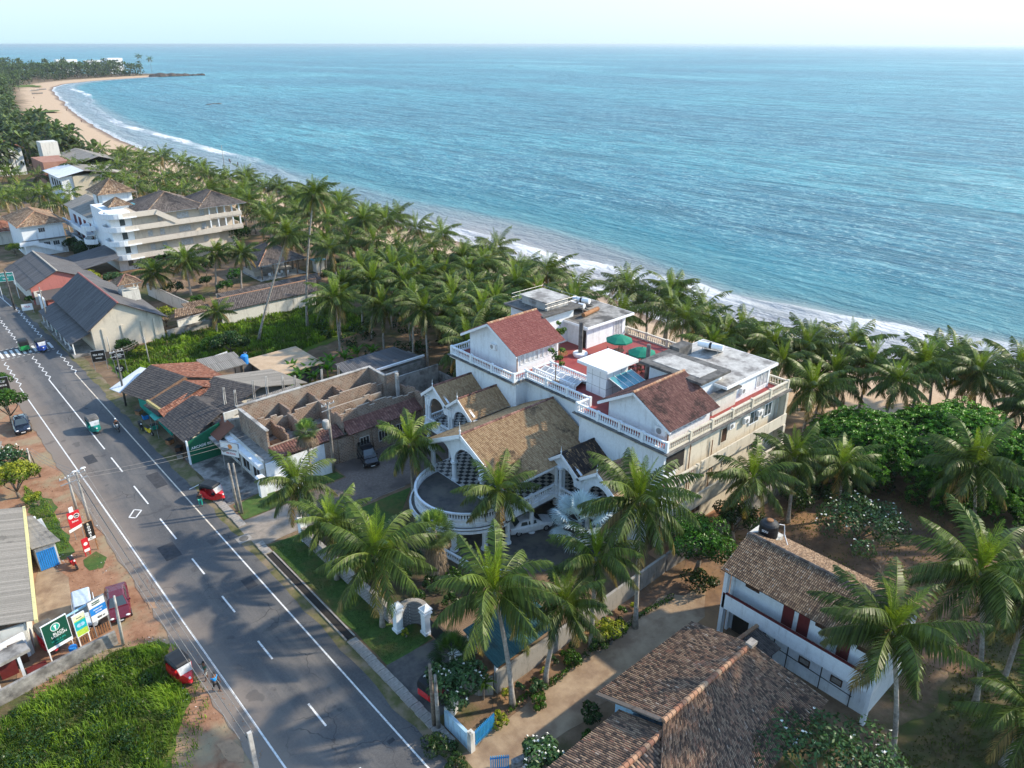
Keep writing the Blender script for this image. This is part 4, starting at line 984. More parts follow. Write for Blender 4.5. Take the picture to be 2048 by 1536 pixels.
def ridge_caps(g, a, b, r=.13, seg=.38, mi=0):
    a = Vector(a); b = Vector(b); n = max(1, int((b-a).length/seg)); s = (b-a).cross(Vector((0,0,1))).normalized(); up = Vector((0,0,1))
    for i in range(n):
        p = a.lerp(b, i/n); q = a.lerp(b, (i+1.12)/n) if i < n-1 else b; rr = rng.random()
        ring = [(math.cos(R(w)), math.sin(R(w))) for w in (-20,30,90,150,200)]
        A = [p+s*x*r*1.12+up*y*r*1.12 for x, y in ring]; B = [q+s*x*r*.9+up*y*r*.9 for x, y in ring]
        g.mesh(A+B, [(k,k+1,6+k,5+k) for k in range(4)]+[(0,1,2,3,4),(9,8,7,6,5)], mi, rr)
def gable_x(root, x0, x1, y0, y1, zr, ze, mat, ridge_mat=None, tw=.24, cl=.36, under=None, ym=None, caps=True, name='roof'):
    """gable roof with its ridge along X"""
    ym = (y0+y1)/2 if ym is None else ym; g = MB(); mats = [mat, ridge_mat or mat, under or M['white']]
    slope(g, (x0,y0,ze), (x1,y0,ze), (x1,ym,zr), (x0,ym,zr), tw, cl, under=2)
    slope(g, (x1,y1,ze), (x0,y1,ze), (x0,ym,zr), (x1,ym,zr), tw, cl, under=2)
    if caps: ridge_caps(g, (x0,ym,zr+.03), (x1,ym,zr+.03), mi=1)
    return g.build(name, mats, root)
def gable_y(root, x0, x1, y0, y1, zr, ze, mat, ridge_mat=None, tw=.24, cl=.36, under=None, xm=None, ze2=None, caps=True, name='roof'):
    xm = (x0+x1)/2 if xm is None else xm; g = MB(); mats = [mat, ridge_mat or mat, under or M['white']]; ze2 = ze if ze2 is None else ze2
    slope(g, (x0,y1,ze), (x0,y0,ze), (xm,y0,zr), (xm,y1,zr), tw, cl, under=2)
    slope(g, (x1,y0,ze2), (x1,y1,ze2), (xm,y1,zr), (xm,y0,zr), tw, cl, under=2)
    if caps: ridge_caps(g, (xm,y0,zr+.03), (xm,y1,zr+.03), mi=1)
    return g.build(name, mats, root)
def hip(root, x0, x1, y0, y1, zr, ze, mat, ridge_mat=None, tw=.3, cl=.4, under=None, name='roof'):
    g = MB(); mats = [mat, ridge_mat or mat, under or M['white']]; w, l = x1-x0, y1-y0
    if w >= l: h = l/2; p, q = (x0+h, (y0+y1)/2, zr), (x1-h, (y0+y1)/2, zr)
    else: h = w/2; p, q = ((x0+x1)/2, y0+h, zr), ((x0+x1)/2, y1-h, zr)
    A, B, C, D = (x0,y0,ze), (x1,y0,ze), (x1,y1,ze), (x0,y1,ze)
    if w >= l: S = [(A,B,q,p),(C,D,p,q),(B,C,q,q),(D,A,p,p)]
    else: S = [(B,C,q,p),(D,A,p,q),(A,B,p,p),(C,D,q,q)]
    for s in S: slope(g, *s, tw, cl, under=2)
    for e, r in ((A,p),(D,p if w >= l else q),(B,q if w >= l else p),(C,q)): ridge_caps(g, e, r, .12, .4, 1)
    if (Vector(p)-Vector(q)).length > .3: ridge_caps(g, p, q, .12, .4, 1)
    return g.build(name, mats, root)
def gable_wall(g, x, t, y0, y1, z0, ze, zr, mi=0, ym=None):
    ym = (y0+y1)/2 if ym is None else ym
    P = [(y0,z0),(y1,z0),(y1,ze),(ym,zr),(y0,ze)]
    vs = [(x,a,b) for a, b in P]+[(x+t,a,b) for a, b in P]
    g.mesh(vs, [(4,3,2,1,0),(5,6,7,8,9)]+[(i,(i+1)%5,5+(i+1)%5,5+i) for i in range(5)], mi)
def gable_wall_y(g, y, t, x0, x1, z0, ze, zr, mi=0, xm=None, ze2=None):
    xm = (x0+x1)/2 if xm is None else xm; ze2 = ze if ze2 is None else ze2
    P = [(x0,z0),(x1,z0),(x1,ze2),(xm,zr),(x0,ze)]
    vs = [(a,y,b) for a, b in P]+[(a,y+t,b) for a, b in P]
    g.mesh(vs, [(0,1,2,3,4),(9,8,7,6,5)]+[((i+1)%5,i,5+i,5+(i+1)%5) for i in range(5)], mi)
def one(name, mat, parent, *boxes):
    g = MB()
    for b in boxes: g.box(*b)
    return g.build(name, mat, parent)
def window(parent, face, u, z, w, h, at, frame=None, pane=None, name='window', bars=1, t=.07):
    """a framed window on a wall: face 'x-','x+','y-','y+' is the way it looks, at = wall plane"""
    frame = frame or M['white_clean']; pane = pane or M['glass']; g = MB(); p = MB(); s = -1 if face[1] == '-' else 1
    def bx(m, u0, u1, z0, z1, d0, d1):
        lo, hi = sorted((at+s*d0, at+s*d1))
        if face[0] == 'x': m.box(lo, u0, z0, hi, u1, z1)
        else: m.box(u0, lo, z0, u1, hi, z1)
    for a, b, c_, d in ((u-w/2-t,u-w/2,z-t,z+h+t),(u+w/2,u+w/2+t,z-t,z+h+t),(u-w/2,u+w/2,z-t,z),(u-w/2,u+w/2,z+h,z+h+t)): bx(g, a, b, c_, d, 0, .06)
    for k in range(1, bars+1):
        c_ = u-w/2+w*k/(bars+1); bx(g, c_-.02, c_+.02, z, z+h, .012, .05)
    bx(p, u-w/2, u+w/2, z, z+h, -.03, .012)
    o = g.build(name, frame, parent); p.build('pane', pane, o); return o
def door(parent, face, u, z, w, h, at, mat, name='door'):
    g = MB(); s = -1 if face[1] == '-' else 1; lo, hi = sorted((at, at+s*.05))
    if face[0] == 'x': g.box(lo, u-w/2, z, hi, u+w/2, z+h)
    else: g.box(u-w/2, lo, z, u+w/2, hi, z+h)
    return g.build(name, mat, parent)
POSTS = set()
BAL = [(.045,0),(.075,.10),(.085,.22),(.045,.36),(.035,.44),(.06,.52),(.04,.58)]
def balustrade(parent, pts, z, h=.95, sp=.30, mat=None, posts=3.0, name='balustrade', post=True, wall=None):
    """cast balusters between a base and a coping, with square posts; pts is a polyline"""
    g = MB(); mat = mat or M['white']; k = (h-.36)/.58
    for i_, (a, b) in enumerate(zip(pts[:-1], pts[1:])):
        dz = .003*(i_ % 2)
        a = Vector((*a[:2], z+dz)); b = Vector((*b[:2], z+dz)); L = (b-a).length
        g.beam(a+Vector((0,0,.09)), b+Vector((0,0,.09)), .20, .18); g.beam(a+Vector((0,0,h-.08)), b+Vector((0,0,h-.08)), .22, .14)
        n = int(L/sp)
        for i in range(n):
            p = a.lerp(b, (i+.5)/n); g.lathe((p.x,p.y,z+.18), [(r, q*k*1.02) for r, q in BAL], 6)
        if post:
            m = max(1, round(L/posts))
            for i in range(m+1):
                p = a.lerp(b, i/m)
                if (round(p.x,1), round(p.y,1), round(z,1)) in POSTS: continue
                POSTS.add((round(p.x,1), round(p.y,1), round(z,1))); g.box(p.x-.14,p.y-.14,z-.02,p.x+.14,p.y+.14,z+h+.06)
    return g.build(name, mat, parent)
def column(g, x, y, z0, z1, r=.22, mi=0):
    g.lathe((x,y,z0), [(r*1.5,0),(r*1.5,.14),(r*1.1,.2),(r,.3),(r*.86,z1-z0-.35),(r*1.1,z1-z0-.25),(r*1.45,z1-z0-.15),(r*1.45,z1-z0)], 12, mi)
def columns(parent, name, mat, items):
    for (x, y, z0, z1, r) in items: k = MB(); column(k, x, y, z0, z1, r); k.build(name, mat, parent)
def arch_panel(g, x, t, y0, y1, z0, z1, ay, aw, az, mi=0):
    """wall facing X from y0..y1, z0..z1, cut by an arch centred ay, half-width aw, springing at az"""
    n = 12; ring = [(ay-aw, z0)]+[(ay-aw*math.cos(math.pi*i/n), az+aw*math.sin(math.pi*i/n)) for i in range(n+1)]+[(ay+aw, z0)]
    g.box(x,y0,z0,x+t,ay-aw,z1,mi); g.box(x,ay+aw,z0,x+t,y1,z1,mi)
    for (a, b) in zip(ring[1:-2], ring[2:-1]):
        g.mesh([(x,a[0],a[1]),(x,b[0],b[1]),(x,b[0],z1),(x,a[0],z1),(x+t,a[0],a[1]),(x+t,b[0],b[1]),(x+t,b[0],z1),(x+t,a[0],z1)],
               [(0,3,2,1),(4,5,6,7),(0,1,5,4),(2,3,7,6)], mi)
def arch_panel_y(g, y, t, x0, x1, z0, z1, ax, aw, az, mi=0):
    k = MB(); arch_panel(k, y, t, x0, x1, z0, z1, ax, aw, az); g.mesh([(p[1], p[0], p[2]) for p in k.v], [tuple(reversed(f)) for f in k.f], mi)
def ac_unit(name, label, x, y, z, face='y-', group=None, s=1):
    t = thing(name, label, 'air conditioner', (x,y,z), {'y-':0,'x-':-math.pi/2,'x+':math.pi/2,'y+':math.pi}[face], group)
    one('casing', M['white_clean'], t, (-.42*s,-.32,0,.42*s,0,.62*s))
    g = MB(); g.tube([(-.1*s,-.325,.31*s),(-.1*s,-.345,.31*s)], .23*s, 14); g.build('fan_grille', M['metal'], t, smooth=False)
    g = MB(); g.box(-.3,-.30,-.06,-.26,.0,0); g.box(.26,-.30,-.06,.30,.0,0); g.build('bracket', M['rust'], t); return t
def text_mesh(name, txt, size, mat, parent, loc, rot, align='CENTER', ext=.006, sx=1.0, bold=0.0):
    cu = bpy.data.curves.new(name, 'FONT'); cu.body = txt; cu.size = size; cu.extrude = ext; cu.align_x = align; cu.align_y = 'CENTER'; cu.offset = bold
    o = bpy.data.objects.new(name, cu); col.objects.link(o); dg = bpy.context.evaluated_depsgraph_get()
    me = bpy.data.meshes.new_from_object(o.evaluated_get(dg)); bpy.data.objects.remove(o)
    o = bpy.data.objects.new(name, me); col.objects.link(o); me.materials.clear(); me.materials.append(mat)
    o.parent = parent; o.location = loc; o.rotation_euler = rot; o.scale = (sx,1,1); return o

# ------------------------------------------------------------------ the hotel
hotel = thing('hotel', 'large white hotel with tan tiled verandah roofs, red roof terrace and cream side wall', 'hotel', (0,0,0))
DZ = 10.3
W = M['white']; CR = M['cream']
# main block: front (towards the road), long side wall towards the lane, back
g = MB()
g.box(47.3,52.6,0,49.2,62.8,DZ-.35); g.box(48.9,43.5,0,49.2,52.6,DZ-.35); g.box(47.3,33.4,3.45,49.2,43.5,DZ-.35)
g.box(49.2,62.5,0,66.2,62.8,DZ-.35); g.box(66.0,33.4,0,66.3,62.5,DZ-.35); g.build('wall', W, hotel)
g = MB(); g.box(47.3,33.4,0,66.0,33.7,2.7); g.box(49.2,33.45,6.6,66.0,33.7,DZ-.35); g.box(49.2,33.42,2.7,66.0,33.7,6.6)
side = g.build('side_wall', CR, hotel)
# long balcony bands on the side wall, and the bow at the ends
g = MB()
g.box(46.8,32.2,3.2,66.2,33.4,3.42); g.box(46.8,32.2,3.42,66.2,32.35,4.5)
g.box(51.8,32.5,6.5,66.4,33.4,6.7); g.box(51.8,32.5,6.7,66.4,32.64,7.7)
g.box(65.9,32.5,0,66.3,33.4,3.2); g.box(65.9,32.4,3.42,66.3,33.4,6.5); g.box(66.0,32.64,6.7,66.4,33.4,DZ-.3)
g.build('balcony_band', CR, hotel)
g = MB(); 
for i, x in enumerate((50,52.5,55,57.6,60.2,62.8)): g.box(x, 32.20-.02, 4.5, x+2.4, 32.38, 4.62)
g.build('coping', M['yellow'] if 0 else M['cream'], hotel)
balustrade(hotel, [(47.0,32.6),(51.4,32.6)], 6.6, .95, .30, M['cream'])
one('loggia', M['t_grey'] if 0 else M['pink'], hotel, (47.4,32.7,6.45,51.8,33.38,6.58))
one('loggia_opening', M['dark'], hotel, (47.6,33.36,7.6,50.2,33.40,9.7))
window(hotel,'y-',56.4,7.7,.9,1.5,33.4,M['cream'],M['brownwood'],bars=0)
window(hotel,'y-',61.5,8.0,1.6,1.3,33.4,M['white'],M['glass']); window(hotel,'y-',64.0,8.0,1.2,1.3,33.4,M['white'],M['glass'])
window(hotel,'y-',53.0,1.3,1.3,1.1,33.4,M['cream'],M['brownwood'],bars=1); window(hotel,'y-',62.0,4.9,1.4,1.2,33.4,M['cream'],M['glass'])
window(hotel,'y-',57.5,4.9,1.4,1.2,33.4,M['cream'],M['glass']); window(hotel,'y-',60.0,1.3,1.2,1.0,33.4,M['cream'],M['brownwood'])
door(hotel,'y-',48.9,.0,1.0,2.2,33.4,M['dark'])
g = MB(); 
for x, z0, z1 in ((51.0,3.5,10),(51.4,4.6,6.4),(54.5,3.0,8.6),(54.9,4.5,7.0),(48.3,0,3.1)): g.tube([(x,33.32,z0),(x,33.32,z1)], .045, 6)
g.build('drain_pipe', M['rust'], hotel)
# deck slab with dark weathered drip edge
deck = [(46.7,32.75),(66.6,32.75),(66.6,63.1),(46.7,63.1),(46.7,52.3),(48.4,52.3),(48.4,43.6),(46.7,43.6)]
deck = [deck[0]]+deck[1:]
g = MB(); g.prism(deck, DZ-.35, DZ-.12, 0); g.build('deck_slab', M['oldwhite'], hotel)
big = [(46.5,32.55),(66.8,32.55),(66.8,63.3),(46.5,63.3),(46.5,52.15),(48.2,52.15),(48.2,43.75),(46.5,43.75)]
g = MB(); g.prism(big, DZ-.12, DZ-.03, 0); g.build('drip_edge', M['concrete_dark'], hotel)
inner = [(46.95,33.0),(66.3,33.0),(66.3,62.8),(46.95,62.8),(46.95,52.5),(48.65,52.5),(48.65,43.4),(46.95,43.4)]
g = MB(); g.prism(inner, DZ-.03, DZ+.01, 0); g.build('terrace_floor', M['redfloor'], hotel)
balustrade(hotel, [(46.9,62.9),(46.9,52.45)], DZ, .95, .27)
balustrade(hotel, [(46.9,52.45),(48.6,52.45)], DZ, .95, .27)
balustrade(hotel, [(48.6,52.45),(48.6,43.45)], DZ, .95, .27)
balustrade(hotel, [(48.6,43.45),(46.9,43.45)], DZ, .95, .27, posts=1.8)
balustrade(hotel, [(46.9,43.45),(46.9,32.95)], DZ, .95, .27)
balustrade(hotel, [(46.9,32.95),(66.4,32.95)], DZ, .95, .27, M['cream'])
balustrade(hotel, [(66.4,32.95),(66.4,62.9)], DZ, .95, .30, M['cream'])
balustrade(hotel, [(46.9,62.9),(52,62.9)], DZ, .95, .30)
# rooftop room with the clean red tile roof
def room(x0,x1,y0,y1,zb,ze,zr,mat,rm,ym,name='rooftop_room'):
    g = MB(); gable_wall(g, x0, .2, y0, y1, zb, ze, zr-.12, 0, ym); gable_wall(g, x1-.2, .2, y0, y1, zb, ze, zr-.12, 0, ym)
    g.box(x0+.2,y0,zb,x1-.2,y0+.2,ze); g.box(x0+.2,y1-.2,zb,x1-.2,y1,ze)
    w = g.build(name, M['white'], hotel)
    sl = (zr-ze)/(ym-y0)
    gable_x(w, x0-.75, x1+.35, y0-.75, y1+.75, zr+.06, ze-.75*sl+.06, mat, rm, .15, .28, ym=ym)
    g = MB()
    for (a, b) in (((x0-.72,y0-.78,ze-.78*sl-.12),(x0-.72,ym,zr-.08)),((x0-.72,y1+.78,ze-.78*sl-.12),(x0-.72,ym,zr-.08))): g.beam(a, b, .08, .22)
    g.build('barge_board', M['white_clean'], w); return w
r1 = room(48.5,54.6,53.8,61.6,DZ,13.0,15.0,M['t_red'],M['rust_tile_ridge'],57.7)
r2 = room(48.3,54.6,34.0,40.8,DZ,12.2,14.1,M['t_redbrown'],M['rust_tile_ridge'],37.5)
def strip_windows(par, x0, x1, y, z0, z1, n):
    for i in range(n):
        w = (x1-x0)/n; window(par,'y-',x0+w*(i+.5),z0,w-.22,z1-z0,y,M['white_clean'],M['glass_pane'],bars=0,t=.06)
strip_windows(r1, 48.9, 54.4, 53.8, DZ+.95, 12.65, 8)
strip_windows(r2, 48.7, 54.0, 34.0, DZ+.7, 11.85, 7)
g = MB(); g.tube([(48.45,53.7,DZ),(48.45,53.7,12.6)], .06, 6); g.tube([(48.25,33.9,DZ),(48.25,33.9,11.8)], .06, 6); g.build('down_pipe', M['rust'], hotel)
# stair tower and water tank deck behind the red roof
g = MB(); g.box(55.3,57.0,DZ,60.2,62.4,14.4); tw_ = g.build('stair_tower', M['white'], hotel)
one('roof_slab', M['concrete_dark'], tw_, (54.6,56.2,14.4,60.9,62.9,14.6))
one('roof_hatch', M['concrete_light'], tw_, (56.3,57.4,14.6,59.6,61.6,15.5)); one('hatch_rim', M['concrete_light'], tw_, (56.1,57.2,15.5,59.8,61.8,15.62))
g = MB(); 
for a, b in (((55.6,57),(55.6,62.6)),((55.6,62.6),(60.6,62.6)),((60.6,62.6),(60.6,57)),((60.6,57),(55.6,57))):
    for h in (.55,1.0): g.tube([(*a,14.6+h),(*b,14.6+h)], .022, 4)
    for k in range(6): x = a[0]+(b[0]-a[0])*k/5; y = a[1]+(b[1]-a[1])*k/5; g.tube([(x,y,14.6),(x,y,15.6)], .022, 4)
g.build('railing', M['metal'], tw_)
# flat roofed block with solar heaters (back left of the terrace)
def flat_block(x0,x1,y0,y1,z,over,slab,wallm,name='rooftop_block'):
    g = MB(); g.box(x0,y0,DZ,x1,y1,z); b = g.build(name, wallm, hotel)
    g = MB(); g.box(x0-over,y0-over,z,x1+over,y1+over,z+.26); g.build('eave_slab', M['white_clean'], b)
    g = MB(); g.box(x0-over+.12,y0-over+.12,z+.26,x1+over-.12,y1+over-.12,z+.29); g.build('roof_slab', slab, b); return b
b1 = flat_block(59.3,65.9,53.9,60.8,12.9,.7,M['concrete'],M['white'])
door(b1,'x-',54.5,DZ,.9,2.1,59.3,M['dark']); window(b1,'y-',64.6,DZ+.1,1.4,2.1,53.9,M['white_clean'],M['glass_pane'],bars=2)
def heater(x, y, z, rz, label, L=2.2):
    t = thing('solar_water_heater', label, 'water heater', (x,y,z), rz+R(95), 'solar water heaters on the hotel roof')
    g = MB(); g.tube([(-L/2,0,.95),(L/2,0,.95)], .30, 14); g.tube([(-L/2-.04,0,.95),(-L/2,0,.95)], .16, 10); g.build('tank', M['white_clean'], t, smooth=False)
    g = MB(); g.tube([(-.12,0,.95),(.12,0,.95)], .31, 14); g.build('strap', M['black'], t)
    g = MB()
    for s in (-.8,.8):
        g.beam((s,.1,0),(s,.1,.85),.05,.05); g.beam((s,-1.3,.05),(s,.1,.8),.05,.05)
    g.build('frame', M['metal'], t)
    g = MB(); g.mesh([(-1,-1.3,.1),(1,-1.3,.1),(1,-.1,.75),(-1,-.1,.75),(-1,-1.3,.04),(1,-1.3,.04),(1,-.1,.69),(-1,-.1,.69)], [(0,1,2,3),(7,6,5,4),(0,4,5,1),(1,5,6,2),(2,6,7,3),(3,7,4,0)]); g.build('collector', M['glass'], t); return t
heater(63.2,58.6,13.2,R(8),'white tank water heater on the left flat roof, nearer its back edge'); heater(61.5,57.6,13.2,R(8),'white tank water heater on the left flat roof, beside the grey box',1.8)
tag(one('roof_box', M['concrete_dark'], None, (60.4,59.0,13.2,62.2,60.2,14.1)), 'grey concrete box on the left flat roof', 'box')
g = MB(); g.tube([(60.6,55.8,13.55),(63.6,56.3,13.55)], .27, 10); tag(g.build('rusty_tank', M['rust'], smooth=False), 'long rusty cylinder lying on the left flat roof', 'tank')
# right hand blocks
b2 = flat_block(57.6,65.6,34.6,42.6,12.6,.5,M['concrete_light'],M['white']); window(b2,'y-',64.2,DZ+.5,2.0,1.4,34.6,M['white_clean'],M['glass_pane'],bars=2)
g = MB(); g.box(54.9,35.6,DZ,58.4,41.5,13.6); b3 = g.build('rooftop_block', M['white'], hotel)
one('roof_slab', M['concrete_dark'], b3, (54.2,35.0,13.6,58.9,42.3,13.85)); one('roof_deck', M['concrete_light'], b3, (55.1,35.9,13.85,57.9,41.4,13.89))
one('lean_to_roof', M['concrete_dark'], b3, (54.9,34.0,12.2,59.6,34.95,12.34)); one('lean_to_wall', M['oldwhite'], b3, (55.6,34.4,DZ,59.4,34.55,12.2))
heater(62.8,40.0,12.9,R(12),'white tank water heater standing on the right flat roof',2.6)
tag(one('roof_box', M['concrete_dark'], None, (59.4,41.4,12.9,61.6,42.6,14.0)), 'dark concrete box on the right flat roof', 'box')
# white lift house with its blue glass canopy
g = MB(); g.box(51.0,43.6,DZ,54.2,46.2,13.3); lift = g.build('lift_house', M['white_clean'], hotel)
one('cap', M['white_clean'], lift, (50.3,42.9,13.3,54.9,46.9,13.6))
g = MB()
for z in (11.2,12.3): g.box(50.985,43.58,z,54.2,43.6,z+.035); g.box(50.985,43.58,z,51.0,46.2,z+.035)
for y in (44.4,45.4): g.box(50.985,y,DZ,51.0,y+.03,13.3)
for x in (52.0,53.2): g.box(x,43.585,DZ,x+.03,43.6,13.3)
g.build('joint', M['metal'], lift)
g = MB(); g.mesh([(51.3,43.55,12.4),(54.6,43.55,12.4),(54.6,41.6,11.8),(51.3,41.6,11.8)], [(0,3,2,1)]); g.build('canopy_glass', M['glass_blue'], lift)
g = MB()
for x in (51.3,52.1,52.95,53.8,54.6): g.beam((x,43.6,12.43),(x,41.55,11.81),.06,.06)
for x in (51.3,54.6): g.beam((x,41.6,11.8),(x,41.6,DZ),.07,.07)
g.beam((51.3,41.6,11.8),(54.6,41.6,11.8),.07,.09); g.beam((51.3,41.6,11.2),(54.6,41.6,11.2),.05,.05); g.build('canopy_frame', M['white_clean'], lift)
# skylight with its own balustrade
one('skylight_kerb', M['white'], hotel, (50.1,46.9,DZ,50.3,52.3,DZ+.35),(52.0,46.9,DZ,52.2,52.3,DZ+.35))
g = MB(); g.mesh([(50.3,46.9,DZ+.35),(50.3,52.3,DZ+.35),(51.15,52.3,DZ+.7),(51.15,46.9,DZ+.7),(52.0,46.9,DZ+.35),(52.0,52.3,DZ+.35)], [(0,3,2,1),(3,4,5,2)]); g.build('skylight', M['glass_pane'], hotel)
g = MB(); 
for k in range(8): y = 46.9+k*.77; g.beam((50.3,y,DZ+.38),(51.15,y,DZ+.73),.05,.05); g.beam((51.15,y,DZ+.73),(52.0,y,DZ+.38),.05,.05)
g.build('skylight_bar', M['white_clean'], hotel)
balustrade(hotel, [(52.4,46.6),(52.4,52.6),(49.9,52.6)], DZ, .8, .27, posts=6); balustrade(hotel, [(49.9,52.6),(49.9,46.8)], DZ, .8, .27, posts=6)
# grey posts on the terrace
g = MB(); g.tube([(57.2,52.9,DZ),(57.2,52.9,14.3)], .24, 9); g.build('pillar', M['concrete_dark'], hotel)
g = MB(); g.lathe((57.2,52.9,DZ), [(.75,0),(.85,.3),(.8,.42),(.3,.45)], 16); g.build('pillar_base', M['white_clean'], hotel)
g = MB(); g.tube([(57.4,43.7,DZ),(57.4,43.7,14.3)], .22, 9); g.build('pillar', M['concrete_dark'], hotel)
# verandahs: tan roofs and gables
FL = 3.4
veranda = one('verandah_floor', M['white'], hotel, (37.1,42.6,FL-.3,48.8,54.2,FL), (43.6,34.6,FL-.3,47.3,42.6,FL), (42.6,54.2,FL-.3,47.3,62.2,FL))
# chequered tiles on the upper verandah
g = MB(); t = NT('checker_floor'); ck = t.n('ShaderNodeTexChecker'); ck.inputs['Scale'].default_value = 2.1
mp = t.n('ShaderNodeMapping'); tc = t.n('ShaderNodeTexCoord'); t.l(tc.outputs['Object'], mp.inputs[0]); mp.inputs['Rotation'].default_value = (0,0,0); mp.inputs['Location'].default_value = (0,0,.25)
t.l(mp.outputs[0], ck.inputs[0]); ck.inputs['Color1'].default_value = (.02,.02,.025,1); ck.inputs['Color2'].default_value = (.55,.55,.53,1)
t.l(ck.outputs[0], t.b.inputs['Base Color']); t.rough(.35); M['checker'] = t.m
one('tiled_floor', M['checker'], veranda, (37.2,42.7,FL,48.8,54.1,FL+.02), (43.7,34.7,FL,47.3,42.6,FL+.02), (42.7,54.2,FL,47.3,62.1,FL+.02))
T = M['t_tan']
gable_x(hotel, 36.7, 48.6, 42.3, 54.5, 9.45, 6.35, T, M['t_redbrown'], .15, .30)
def small_gable(x0, x1, yc, hw, zr, ze, mat):
    r = gable_x(hotel, x0, x1, yc-hw, yc+hw, zr, ze, mat, M['t_redbrown'] if mat is T else M['t_black'], .15, .30)
    g = MB()
    for s in (-1,1): g.beam((x0-.03,yc+s*hw,ze-.12),(x0-.03,yc,zr-.10),.06,.26)
    n = int(hw*2/.16)                                            # scalloped valance
    for k in range(n):
        y = yc-hw+(k+.5)*2*hw/n; z = zr-(zr-ze)*abs(y-yc)/hw-.24; g.mesh([(x0-.05,y-.07,z+.06),(x0-.05,y+.07,z+.06),(x0-.05,y,z-.14),(x0-.01,y-.07,z+.06),(x0-.01,y+.07,z+.06),(x0-.01,y,z-.14)], [(0,2,1),(3,4,5),(0,1,4,3),(1,2,5,4),(2,0,3,5)])
    g.build('barge_board', M['white_clean'], r)
    g = MB(); g.lathe((x0-.02,yc,zr-.1), [(.05,0),(.05,.35),(.09,.4),(.03,.5),(.01,.95)], 6); g.build('finial', M['white_clean'], r); return r
small_gable(42.0,47.3,60.0,2.25,8.75,7.1,T); small_gable(42.0,47.3,55.7,2.25,8.75,7.1,T)
small_gable(42.9,47.3,41.5,2.3,8.0,6.35,M['t_black']); small_gable(42.9,47.3,37.1,2.35,8.0,6.35,T)
# barge boards and finial of the great gable
g = MB()
for s in (-1,1): g.beam((36.66,48.4+s*6.1,6.22),(36.66,48.4,9.3),.07,.32)
for k in range(70):
    y = 42.4+(k+.5)*12.0/70; z = 9.45-3.1*abs(y-48.4)/6.1-.34; g.mesh([(36.62,y-.075,z+.06),(36.62,y+.075,z+.06),(36.62,y,z-.16),(36.66,y-.075,z+.06),(36.66,y+.075,z+.06),(36.66,y,z-.16)], [(0,2,1),(3,4,5),(0,1,4,3),(1,2,5,4),(2,0,3,5)])
for k in range(70):                                              # valance along the side eave
    x = 36.9+k*.085*1.0; 
    if x > 42.8: break
    g.mesh([(x-.04,42.28,6.3),(x+.04,42.28,6.3),(x,42.28,6.05),(x-.04,42.32,6.3),(x+.04,42.32,6.3),(x,42.32,6.05)], [(0,1,2),(3,5,4),(0,3,4,1),(1,4,5,2),(2,5,3,0)])
g.build('barge_board', M['white_clean'], hotel)
g = MB(); g.lathe((36.66,48.4,9.3), [(.07,0),(.07,.5),(.12,.56),(.04,.7),(.01,1.5)], 6); g.build('finial', M['white_clean'], hotel)
# arched gable front: three arches carried on columns
g = MB(); x = 37.3
P = [(42.6,6.35),(54.2,6.35),(48.4,9.3)]
def arch_z(y):
    for c, w in ((48.4,1.9),(44.6,1.45),(52.2,1.45)):
        if abs(y-c) < w: return 5.5+math.sqrt(max(0,w*w-(y-c)**2))*1.05
    return 5.5
N = 116
for k in range(N):
    y0 = 42.6+11.6*k/N; y1 = 42.6+11.6*(k+1)/N; zt0 = 9.3-2.95*abs(y0-48.4)/5.8; zt1 = 9.3-2.95*abs(y1-48.4)/5.8
    za, zb = min(arch_z(y0), zt0-.05), min(arch_z(y1), zt1-.05)
    g.mesh([(x,y0,za),(x,y1,zb),(x,y1,zt1),(x,y0,zt0),(x+.25,y0,za),(x+.25,y1,zb),(x+.25,y1,zt1),(x+.25,y0,zt0)], [(0,3,2,1),(4,5,6,7),(0,1,5,4),(2,3,7,6)])
g.build('gable_front', W, hotel)
columns(hotel, 'column', W, [(37.45,y,FL,5.5,.26) for y in (42.85,46.3,50.5,53.95)]+[(43.3,41.9,FL,6.3,.2),(43.3,42.45,FL,6.3,.2),(43.8,42.0,FL,6.3,.2)]
    +[(42.5,y+d,FL,7.0,.2) for y in (57.9,53.8,62.0) for d in (0,-.5)]+[(43.4,y+d,FL,6.3,.2) for y in (39.3,35.0) for d in (0,-.45)])
for yc, hw, x, zs, zt in ((60.0,1.9,42.4,6.3,7.35),(55.7,1.9,42.4,6.3,7.35),(41.4,1.85,43.25,5.6,6.55),(37.1,1.9,43.25,5.6,6.55)):
    g = MB(); arch_panel(g, x, .22, yc-2.1, yc+2.1, zs-.5, zt+.9 if 0 else zt, yc, 1.25, zs-.45)
    gable_wall(g, x, .22, yc-2.1, yc+2.1, zt, zt+.02, zt+1.25); g.build('arch', W, hotel)
# verandah back walls with dark doors
for y in (44.6,48.4,52.2): door(hotel,'x-',y,FL,1.5,2.3,48.9,M['dark'])
for y in (36.6,41.2,56,60.2): door(hotel,'x-',y,FL,1.4,2.2,47.3,M['brownwood'])
